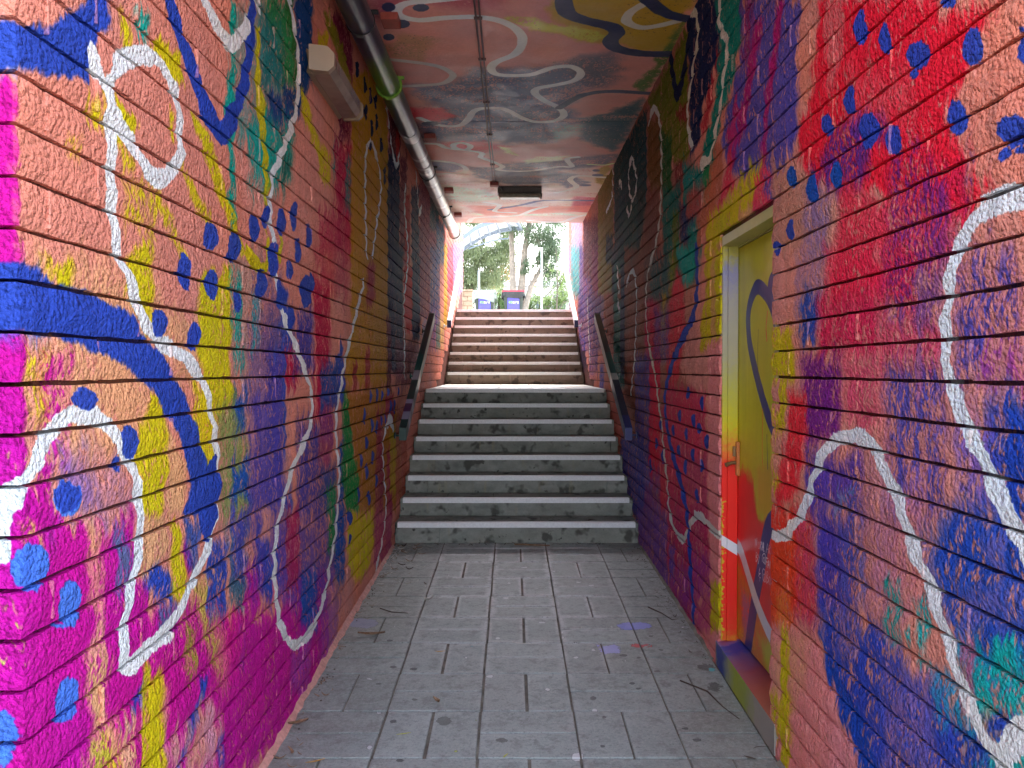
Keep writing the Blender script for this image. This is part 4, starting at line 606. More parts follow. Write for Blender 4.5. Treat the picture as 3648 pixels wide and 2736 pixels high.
 ('d','#2E48AC',[(1.849,2.145),(1.856,2.124),(1.877,2.115),(1.903,2.123),(1.925,2.144),(1.934,2.171),(1.926,2.193),(1.904,2.201),(1.878,2.192),(1.857,2.171)]),
 ('d','#2E48AC',[(1.627,2.05),(1.636,2.033),(1.661,2.027),(1.693,2.036),(1.72,2.056),(1.731,2.08),(1.721,2.098),(1.694,2.102),(1.662,2.093),(1.637,2.073)]),
 ('d','#2E48AC',[(1.682,2.022),(1.687,2.014),(1.7,2.011),(1.716,2.016),(1.73,2.025),(1.736,2.036),(1.73,2.044),(1.717,2.046),(1.7,2.042),(1.687,2.032)]),
 ('d','#2E48AC',[(1.637,2.019),(1.64,2.013),(1.65,2.011),(1.663,2.014),(1.673,2.021),(1.677,2.03),(1.673,2.036),(1.663,2.038),(1.651,2.035),(1.641,2.027)]),
 ('d','#1C52A8',[(2.95,2.272),(2.959,2.25),(2.985,2.24),(3.018,2.248),(3.045,2.269),(3.056,2.297),(3.046,2.32),(3.019,2.328),(2.986,2.32),(2.96,2.299)]),
 ('d','#1C52A8',[(2.747,2.188),(2.756,2.16),(2.783,2.147),(2.817,2.154),(2.845,2.179),(2.856,2.213),(2.846,2.242),(2.818,2.254),(2.785,2.246),(2.757,2.221)]),
 ('d','#1C52A8',[(2.547,2.187),(2.555,2.166),(2.576,2.157),(2.604,2.163),(2.627,2.183),(2.636,2.208),(2.628,2.229),(2.605,2.238),(2.578,2.231),(2.556,2.212)]),
 ('d','#2E48AC',[(2.964,2.086),(2.972,2.063),(2.995,2.052),(3.024,2.056),(3.048,2.075),(3.058,2.102),(3.049,2.126),(3.025,2.137),(2.997,2.132),(2.973,2.113)]),
 ('d','#2E48AC',[(3.121,2.043),(3.131,2.027),(3.156,2.02),(3.188,2.024),(3.214,2.039),(3.225,2.058),(3.215,2.075),(3.189,2.081),(3.157,2.076),(3.131,2.062)]),
 ('d','#2E48AC',[(4.708,1.447),(4.717,1.423),(4.741,1.408),(4.772,1.406),(4.798,1.42),(4.808,1.444),(4.799,1.468),(4.774,1.484),(4.743,1.484),(4.718,1.47)]),
 ('d','#2E48AC',[(4.366,1.399),(4.373,1.374),(4.394,1.358),(4.421,1.357),(4.443,1.371),(4.452,1.395),(4.444,1.42),(4.422,1.436),(4.396,1.437),(4.374,1.423)]),
 ('d','#2E48AC',[(4.933,1.301),(4.943,1.278),(4.97,1.263),(5.004,1.261),(5.032,1.273),(5.043,1.294),(5.032,1.317),(5.005,1.333),(4.971,1.334),(4.943,1.322)]),
 ('d','#2E48AC',[(4.547,1.297),(4.558,1.273),(4.586,1.257),(4.623,1.255),(4.653,1.267),(4.665,1.289),(4.654,1.313),(4.624,1.329),(4.588,1.331),(4.558,1.319)]),
 ('d','#2E48AC',[(4.42,1.263),(4.431,1.242),(4.46,1.228),(4.497,1.225),(4.527,1.235),(4.539,1.254),(4.528,1.275),(4.498,1.29),(4.461,1.292),(4.432,1.282)]),
 ('d','#2E48AC',[(5.137,1.202),(5.147,1.178),(5.174,1.162),(5.207,1.159),(5.235,1.171),(5.246,1.194),(5.236,1.218),(5.209,1.234),(5.175,1.236),(5.148,1.224)]),
 ('d','#2E48AC',[(4.745,1.204),(4.752,1.179),(4.773,1.163),(4.799,1.16),(4.821,1.173),(4.83,1.197),(4.822,1.222),(4.801,1.238),(4.775,1.24),(4.753,1.227)]),
 ('d','#2E48AC',[(4.242,1.207),(4.252,1.183),(4.277,1.166),(4.308,1.163),(4.334,1.175),(4.345,1.198),(4.335,1.223),(4.309,1.24),(4.278,1.243),(4.252,1.23)]),
 ('d','#2E48AC',[(5.734,1.065),(5.745,1.04),(5.775,1.022),(5.814,1.018),(5.845,1.031),(5.858,1.054),(5.846,1.08),(5.815,1.098),(5.777,1.101),(5.746,1.089)]),
 ('d','#2E48AC',[(4.952,1.089),(4.962,1.066),(4.992,1.049),(5.029,1.045),(5.06,1.055),(5.072,1.077),(5.061,1.1),(5.03,1.117),(4.993,1.121),(4.963,1.11)]),
 ('d','#2E48AC',[(4.571,1.105),(4.58,1.081),(4.605,1.064),(4.637,1.06),(4.663,1.072),(4.673,1.094),(4.664,1.119),(4.638,1.135),(4.606,1.138),(4.581,1.127)]),
 ('d','#2E48AC',[(4.37,1.064),(4.378,1.041),(4.399,1.024),(4.426,1.021),(4.448,1.032),(4.457,1.053),(4.449,1.077),(4.427,1.093),(4.4,1.096),(4.379,1.084)]),
 ('d','#2E48AC',[(4.767,1.012),(4.776,0.984),(4.801,0.965),(4.833,0.961),(4.859,0.974),(4.87,1.0),(4.86,1.028),(4.834,1.048),(4.803,1.051),(4.777,1.038)]),
 ('d','#2E48AC',[(4.465,0.891),(4.473,0.865),(4.495,0.846),(4.523,0.842),(4.546,0.854),(4.555,0.878),(4.547,0.904),(4.524,0.923),(4.496,0.927),(4.474,0.915)]),
 ('d','#2E48AC',[(5.499,0.998),(5.507,0.966),(5.529,0.945),(5.558,0.942),(5.581,0.958),(5.59,0.988),(5.582,1.02),(5.559,1.042),(5.531,1.044),(5.508,1.028)]),
 ('d','#2E48AC',[(5.588,1.2),(5.596,1.178),(5.619,1.163),(5.648,1.16),(5.672,1.172),(5.682,1.194),(5.673,1.216),(5.65,1.232),(5.621,1.233),(5.597,1.221)]),
 ('d','#2E48AC',[(5.985,0.878),(5.994,0.844),(6.02,0.82),(6.054,0.816),(6.081,0.833),(6.092,0.866),(6.082,0.901),(6.056,0.925),(6.022,0.928),(5.995,0.911)]),
]
CEIL = [
 ('p','#C4C0B8',[(-1.002,9.042),(-0.652,8.512),(0.792,8.388),(1.472,9.042),(2.096,12.857),(-1.427,12.857)],0.25,0.05,0.1,0.75),
 ('p','#9C4450',[(-0.767,4.177),(0.108,4.177),(-0.07,4.653),(-0.588,4.612),(-0.789,4.778)],0.08,0.05,0.1,0.8),
 ('p','#9A7A18',[(0.232,4.177),(0.983,4.177),(1.022,4.8),(1.031,5.304),(0.808,5.278),(0.637,5.174),(0.436,5.1),(0.313,4.957),(0.206,4.653)],0.05,0.04,0.0,1.0),
 ('p','#A8A436',[(-0.019,4.778),(0.124,4.778),(0.199,4.844),(0.384,4.888),(0.584,5.027),(0.499,5.124),(0.262,5.004),(0.111,4.957)],0.02,0.03,0.1,1.0),
 ('p','#3C5A14',[(0.982,4.736),(1.027,4.778),(1.023,5.583),(0.992,6.169),(0.891,5.96),(0.971,5.525)],0.05,0.04,0.1,1.0),
 ('p','#86683A',[(-0.726,4.957),(-0.505,5.075),(-0.596,5.468),(-0.785,5.358)],0.1,0.05,0.1,0.6),
 ('p','#3C4458',[(0.459,5.358),(0.65,5.278),(0.732,5.766),(0.667,5.96),(0.287,5.96),(0.061,5.766),(0.269,5.583)],0.1,0.05,0.1,0.85),
 ('p','#34486A',[(-0.762,5.96),(-0.421,5.894),(-0.242,5.583),(0.147,5.673),(0.174,6.717),(0.165,7.374),(-0.397,7.531),(-0.81,7.425),(-0.817,6.893),(-0.48,6.717)],0.08,0.06,0.2,0.9),
 ('p','#3E4E6C',[(-0.099,5.613),(0.373,5.583),(0.511,5.96),(0.433,6.471),(0.583,6.804),(0.36,7.478),(-0.134,7.585)],0.08,0.06,0.2,0.9),
 ('p','#C02838',[(-0.803,6.471),(-0.56,6.471),(-0.452,6.675),(-0.616,6.826),(-0.821,6.717)],0.04,0.03,0.0,1.0),
 ('p','#0F3E4C',[(0.579,6.76),(0.865,6.431),(0.992,6.169),(1.027,6.242),(1.02,7.374),(0.963,7.81),(0.632,7.374)],0.06,0.05,0.1,1.0),
 ('p','#7AB0A4',[(0.33,7.125),(0.461,6.893),(0.595,6.938),(0.596,7.272),(0.4,7.425)],0.06,0.04,0.3,0.7),
 ('p','#C0404A',[(-0.605,7.478),(-0.252,7.425),(-0.03,7.64),(-0.267,7.868),(-0.58,7.696)],0.05,0.04,0.1,0.9),
 ('p','#4E5A72',[(-0.815,8.173),(-0.59,8.236),(-0.497,8.502),(-0.624,8.713),(-0.807,8.571)],0.04,0.03,0.1,0.9),
 ('p','#4E5A6A',[(-0.445,8.434),(0.223,8.571),(0.693,8.785),(0.723,9.167),(0.034,9.329),(-0.388,8.934)],0.05,0.05,0.2,0.85),
 ('p','#3C4458',[(-0.146,8.301),(0.394,8.173),(1.03,7.868),(1.017,8.367),(0.574,8.571),(-0.073,8.859)],0.06,0.05,0.2,0.85),
 ('p','#B8C490',[(0.102,8.173),(0.236,8.017),(0.565,7.987),(0.517,8.173),(0.166,8.301)],0.03,0.03,0.2,0.9),
 ('p','#D0C878',[(-0.116,7.64),(-0.03,7.696),(0.059,7.987),(-0.06,7.868)],0.02,0.02,0.1,0.9),
 ('p','#44506A',[(0.434,9.01),(0.649,8.934),(0.89,9.167),(0.637,9.497)],0.05,0.05,0.2,0.8),
 ('p','#8A7020',[(0.897,8.571),(1.008,8.173),(1.046,9.329),(0.925,9.167)],0.04,0.03,0.1,1.0),
 ('p','#A02840',[(0.76,9.945),(1.032,10.04),(1.037,11.098),(0.778,10.982)],0.05,0.03,0.1,0.9),
 ('p','#9CC0AC',[(-0.756,9.329),(-0.326,9.584),(-0.116,10.137),(-0.546,10.336),(-0.764,10.137)],0.06,0.04,0.2,0.8),
 ('p','#A0C8B8',[(-0.509,11.098),(0.53,10.982),(1.016,11.337),(0.884,11.847),(-0.543,11.847)],0.05,0.03,0.2,0.8),
 ('p','#C86A5A',[(-0.656,10.543),(0.277,10.649),(1.228,10.543),(1.073,10.982),(-0.386,11.337)],0.06,0.04,0.1,0.8),
 ('p','#D0A098',[(-0.846,11.216),(1.321,11.337),(1.481,12.706),(-0.959,12.706)],0.08,0.04,0.1,0.8),
 ('l','#C8C4BC',[(-0.288,4.505),(-0.452,4.543),(-0.583,4.573),(-0.65,4.653),(-0.641,4.746),(-0.541,4.8),(-0.385,4.768),(-0.206,4.757),(-0.055,4.822),(0.036,4.957),(0.067,5.124),(0.019,5.331),(-0.103,5.468),(-0.142,5.583),(-0.108,5.704),(0.021,5.734),(0.148,5.704),(0.269,5.583),(0.392,5.554),(0.475,5.673),(0.445,5.829),(0.319,5.927),(0.198,5.994),(0.168,6.098),(0.243,6.279),(0.372,6.471),(0.42,6.654),(0.366,6.804),(0.201,6.848),(0.071,6.717),(-0.053,6.511),(-0.171,6.471),(-0.295,6.531),(-0.372,6.804),(-0.459,6.961),(-0.627,6.938),(-0.76,6.739)],0.062),
 ('l','#A8A09A',[(-0.815,5.426),(-0.599,5.496),(-0.472,5.583),(-0.41,5.734),(-0.499,5.894),(-0.647,5.937),(-0.806,5.96)],0.05),
 ('l','#C8C4BC',[(-0.808,7.531),(-0.683,7.558),(-0.609,7.696),(-0.438,7.753),(-0.387,7.613),(-0.466,7.505),(-0.543,7.585),(-0.509,7.724),(-0.297,7.868),(-0.304,8.048),(-0.187,8.236),(-0.096,8.434),(-0.146,8.571),(0.031,8.641),(0.224,8.606),(0.486,8.434),(0.613,8.434),(0.543,8.11),(0.644,8.036)],0.06),
 ('l','#B8B4AC',[(-0.815,8.173),(-0.592,8.269),(-0.481,8.502),(-0.542,8.713),(-0.793,8.771)],0.06),
 ('l','#C0BCB4',[(0.526,9.761),(0.74,9.455),(0.64,9.049),(0.727,8.859),(1.002,8.934)],0.07),
 ('l','#A8A498',[(0.742,4.573),(0.674,4.694),(0.675,4.822),(0.769,4.906),(0.874,4.877),(0.971,4.811)],0.06),
 ('l','#C8C8C4',[(-0.626,11.847),(-0.498,11.46),(0.041,11.337),(0.283,10.869),(0.439,10.649)],0.08),
 ('l','#C8C8C4',[(0.235,11.716),(0.683,11.847),(0.877,11.46),(1.027,11.216)],0.08),
 ('l','#444C74',[(-0.294,10.869),(0.112,10.543),(0.397,10.235),(0.994,10.235)],0.08),
 ('l','#C8C8C4',[(-0.352,10.336),(-0.16,10.543),(-0.229,10.982),(0.04,11.098)],0.07),
 ('l','#0A1A42',[(0.274,4.42),(0.313,4.694),(0.458,4.822),(0.583,4.888),(0.636,4.98),(0.612,5.124),(0.686,5.251),(0.855,5.325),(1.046,5.331)],0.1),
 ('l','#0A1A42',[(0.668,4.42),(0.777,4.573),(0.889,4.715),(1.038,4.789)],0.09),
 ('l','#2C3650',[(0.372,6.471),(0.476,6.242),(0.581,6.115),(0.748,6.07),(1.018,6.115)],0.07),
 ('l','#B8C490',[(0.778,8.334),(0.938,8.367),(1.024,8.301)],0.04),
 ('d','#26304E',[(-0.655,4.622),(-0.667,4.658),(-0.69,4.68),(-0.715,4.68),(-0.731,4.658),(-0.733,4.622),(-0.72,4.587),(-0.697,4.566),(-0.673,4.566),(-0.657,4.587)]),
 ('d','#26304E',[(-0.465,4.632),(-0.477,4.662),(-0.503,4.681),(-0.533,4.681),(-0.555,4.662),(-0.561,4.632),(-0.548,4.603),(-0.522,4.585),(-0.493,4.585),(-0.471,4.603)]),
 ('d','#26304E',[(-0.601,4.855),(-0.616,4.892),(-0.644,4.915),(-0.675,4.915),(-0.697,4.892),(-0.701,4.855),(-0.687,4.819),(-0.659,4.796),(-0.628,4.796),(-0.606,4.819)]),
 ('d','#26304E',[(-0.722,5.051),(-0.734,5.083),(-0.755,5.102),(-0.777,5.102),(-0.792,5.083),(-0.794,5.051),(-0.783,5.02),(-0.762,5.001),(-0.74,5.001),(-0.725,5.02)]),
 ('d','#26304E',[(-0.61,6.893),(-0.627,6.924),(-0.668,6.944),(-0.717,6.944),(-0.754,6.924),(-0.765,6.893),(-0.747,6.861),(-0.706,6.842),(-0.658,6.842),(-0.621,6.861)]),
 ('d','#3A4460',[(0.925,8.606),(0.92,8.639),(0.902,8.66),(0.877,8.66),(0.855,8.639),(0.844,8.606),(0.848,8.573),(0.866,8.553),(0.891,8.553),(0.913,8.573)]),
 ('d','#3A4460',[(0.989,8.822),(0.981,8.857),(0.95,8.878),(0.908,8.878),(0.873,8.857),(0.857,8.822),(0.866,8.787),(0.897,8.766),(0.937,8.766),(0.973,8.787)]),
 ('d','#3A4460',[(0.906,9.329),(0.896,9.363),(0.863,9.385),(0.819,9.385),(0.782,9.363),(0.766,9.329),(0.776,9.295),(0.809,9.275),(0.853,9.275),(0.889,9.295)]),
]
DOOR = [
 ('p','#C2BE14',[(4.069,2.392),(3.029,2.184),(3.012,1.215),(4.046,1.09)],0.02,0.0,0.0,1.0),
 ('p','#B0AC10',[(4.069,2.392),(3.908,2.36),(3.887,1.183),(4.048,1.167)],0.03,0.02,0,0.6),
 ('p','#E01C20',[(4.045,1.014),(3.938,1.103),(3.785,1.05),(3.687,0.889),(3.007,0.931),(2.993,0.133),(4.034,0.401)],0.04,0.03,0.0,1.0),
 ('p','#E01C20',[(4.101,0.982),(3.834,1.021),(3.687,0.895),(3.45,0.939),(3.009,1.021),(3.002,0.657),(3.463,0.515),(3.681,0.546),(4.039,0.646)],0.03,0.02,0.0,1.0),
 ('p','#C8A414',[(3.692,1.147),(3.012,1.226),(3.009,1.021),(3.554,0.934),(3.711,0.933)],0.04,0.03,0.0,1.0),
 ('p','#C07820',[(4.053,0.673),(3.878,0.609),(3.681,0.546),(3.546,0.449),(3.342,0.424),(2.998,0.372),(3.155,0.066),(4.059,0.177)],0.05,0.05,0.2,1.0),
 ('p','#8A5CA0',[(3.982,0.545),(3.775,0.491),(3.772,0.312),(3.924,0.268)],0.05,0.05,0.3,0.8),
 ('p','#B8B414',[(3.678,0.379),(3.342,0.424),(3.158,0.247),(3.542,0.22)],0.04,0.03,0.0,1.0),
 ('l','#1A2A74',[(3.443,1.749),(3.485,1.83),(3.571,1.903),(3.706,1.957),(3.8,1.924),(3.861,1.842),(3.846,1.725),(3.77,1.609),(3.675,1.497),(3.562,1.385),(3.456,1.306)],0.07),
 ('l','#1A2A74',[(3.477,1.967),(3.524,1.939),(3.466,1.887)],0.09),
 ('l','#1A2A74',[(3.391,0.989),(3.553,0.88),(3.638,0.704),(3.728,0.533),(3.798,0.369),(3.846,0.25)],0.1),
 ('l','#C8CACC',[(4.082,0.713),(3.985,0.704),(3.878,0.639),(3.728,0.533),(3.589,0.462),(3.461,0.423)],0.07),
 ('l','#F01F36',[(3.569,1.836),(3.59,1.77),(3.578,1.709)],0.008),
 ('l','#F01F36',[(3.632,1.409),(3.636,1.209),(3.623,1.142)],0.005),
 ('l','#4A4A10',[(3.702,1.762),(3.711,1.622),(3.674,1.483)],0.005),
 ('l','#1A2A74',[(3.571,1.297),(3.558,1.149)],0.006),
 ('l','#F0E8E8',[(3.7339,0.7634),(3.7346,0.8053)],0.0035),
 ('l','#F0E8E8',[(3.7346,0.8053),(3.7186,0.7784)],0.0035),
 ('l','#F0E8E8',[(3.7186,0.7784),(3.7076,0.8144)],0.0035),
 ('l','#F0E8E8',[(3.7076,0.8144),(3.7083,0.7667)],0.0035),
 ('l','#F0E8E8',[(3.6882,0.8011),(3.6878,0.7781),(3.6763,0.7737),(3.6651,0.783),(3.6632,0.8063)],0.0035),
 ('l','#F0E8E8',[(3.6536,0.7718),(3.6505,0.8079),(3.6356,0.8054),(3.6502,0.792),(3.6328,0.7753)],0.0035),
 ('l','#F0E8E8',[(3.6277,0.7775),(3.6158,0.8141),(3.6167,0.7777)],0.0035),
 ('l','#F0E8E8',[(3.6257,0.7916),(3.6133,0.7932)],0.0035),
 ('l','#F0E8E8',[(3.6063,0.8139),(3.6093,0.7782),(3.5984,0.7795)],0.0035),
 ('l','#F0E8E8',[(3.5731,0.7784),(3.5525,0.822),(3.5413,0.7834)],0.0035),
 ('l','#F0E8E8',[(3.5663,0.7956),(3.5416,0.7999)],0.0035),
 ('l','#F0E8E8',[(3.5307,0.7835),(3.5313,0.8187),(3.5139,0.8159),(3.5297,0.8014),(3.5154,0.7848)],0.0035),
 ('l','#F0E8E8',[(3.7212,0.7033),(3.718,0.7459),(3.6986,0.741),(3.7177,0.7274),(3.6945,0.7235),(3.7173,0.7042)],0.0035),
 ('l','#F0E8E8',[(3.6872,0.7436),(3.6756,0.7324)],0.0035),
 ('l','#F0E8E8',[(3.6571,0.7539),(3.6865,0.7022)],0.0035),
 ('l','#F0E8E8',[(3.5975,0.7257),(3.6122,0.729),(3.6124,0.7425),(3.5979,0.7504),(3.5939,0.7265),(3.5795,0.7277),(3.58,0.7612),(3.6019,0.7675),(3.6272,0.7504),(3.6268,0.7255)],0.0035),
 ('l','#F0E8E8',[(3.5721,0.7161),(3.5728,0.7584)],0.0035),
 ('l','#F0E8E8',[(3.5728,0.7562),(3.5444,0.7583)],0.0035),
 ('l','#F0E8E8',[(3.5725,0.7383),(3.5511,0.7411)],0.0035),
 ('l','#F0E8E8',[(3.5507,0.7168),(3.5372,0.7511),(3.5296,0.7197)],0.0035),
 ('l','#F0E8E8',[(3.5474,0.7309),(3.5299,0.7329)],0.0035),
 ('l','#F0E8E8',[(3.5163,0.7516),(3.5171,0.7205)],0.0035),
 ('l','#F0E8E8',[(3.6598,0.6903),(3.6744,0.6614),(3.6518,0.667),(3.678,0.6513),(3.659,0.6446),(3.6478,0.6498)],0.0035),
 ('l','#F0E8E8',[(3.6627,0.6437),(3.6624,0.6277)],0.0035),
 ('l','#F0E8E8',[(3.5998,0.6485),(3.6109,0.6569),(3.6075,0.6736),(3.5894,0.6759),(3.5925,0.6481),(3.5782,0.6518),(3.5824,0.6911),(3.608,0.6983),(3.6238,0.6786),(3.6181,0.6505),(3.5924,0.6425)],0.0035),
 ('l','#F0E8E8',[(3.5637,0.6444),(3.561,0.6964),(3.5432,0.692),(3.5606,0.6742),(3.5358,0.6673),(3.5637,0.6444)],0.0035),
 ('l','#F0E8E8',[(3.529,0.6845),(3.5356,0.6584),(3.5215,0.6511),(3.515,0.677),(3.529,0.6845)],0.0035),
 ('l','#F0E8E8',[(3.5076,0.6525),(3.4941,0.6692),(3.4871,0.6601)],0.0035),
 ('l','#F0E8E8',[(3.4804,0.6663),(3.4669,0.6698)],0.0035),
]
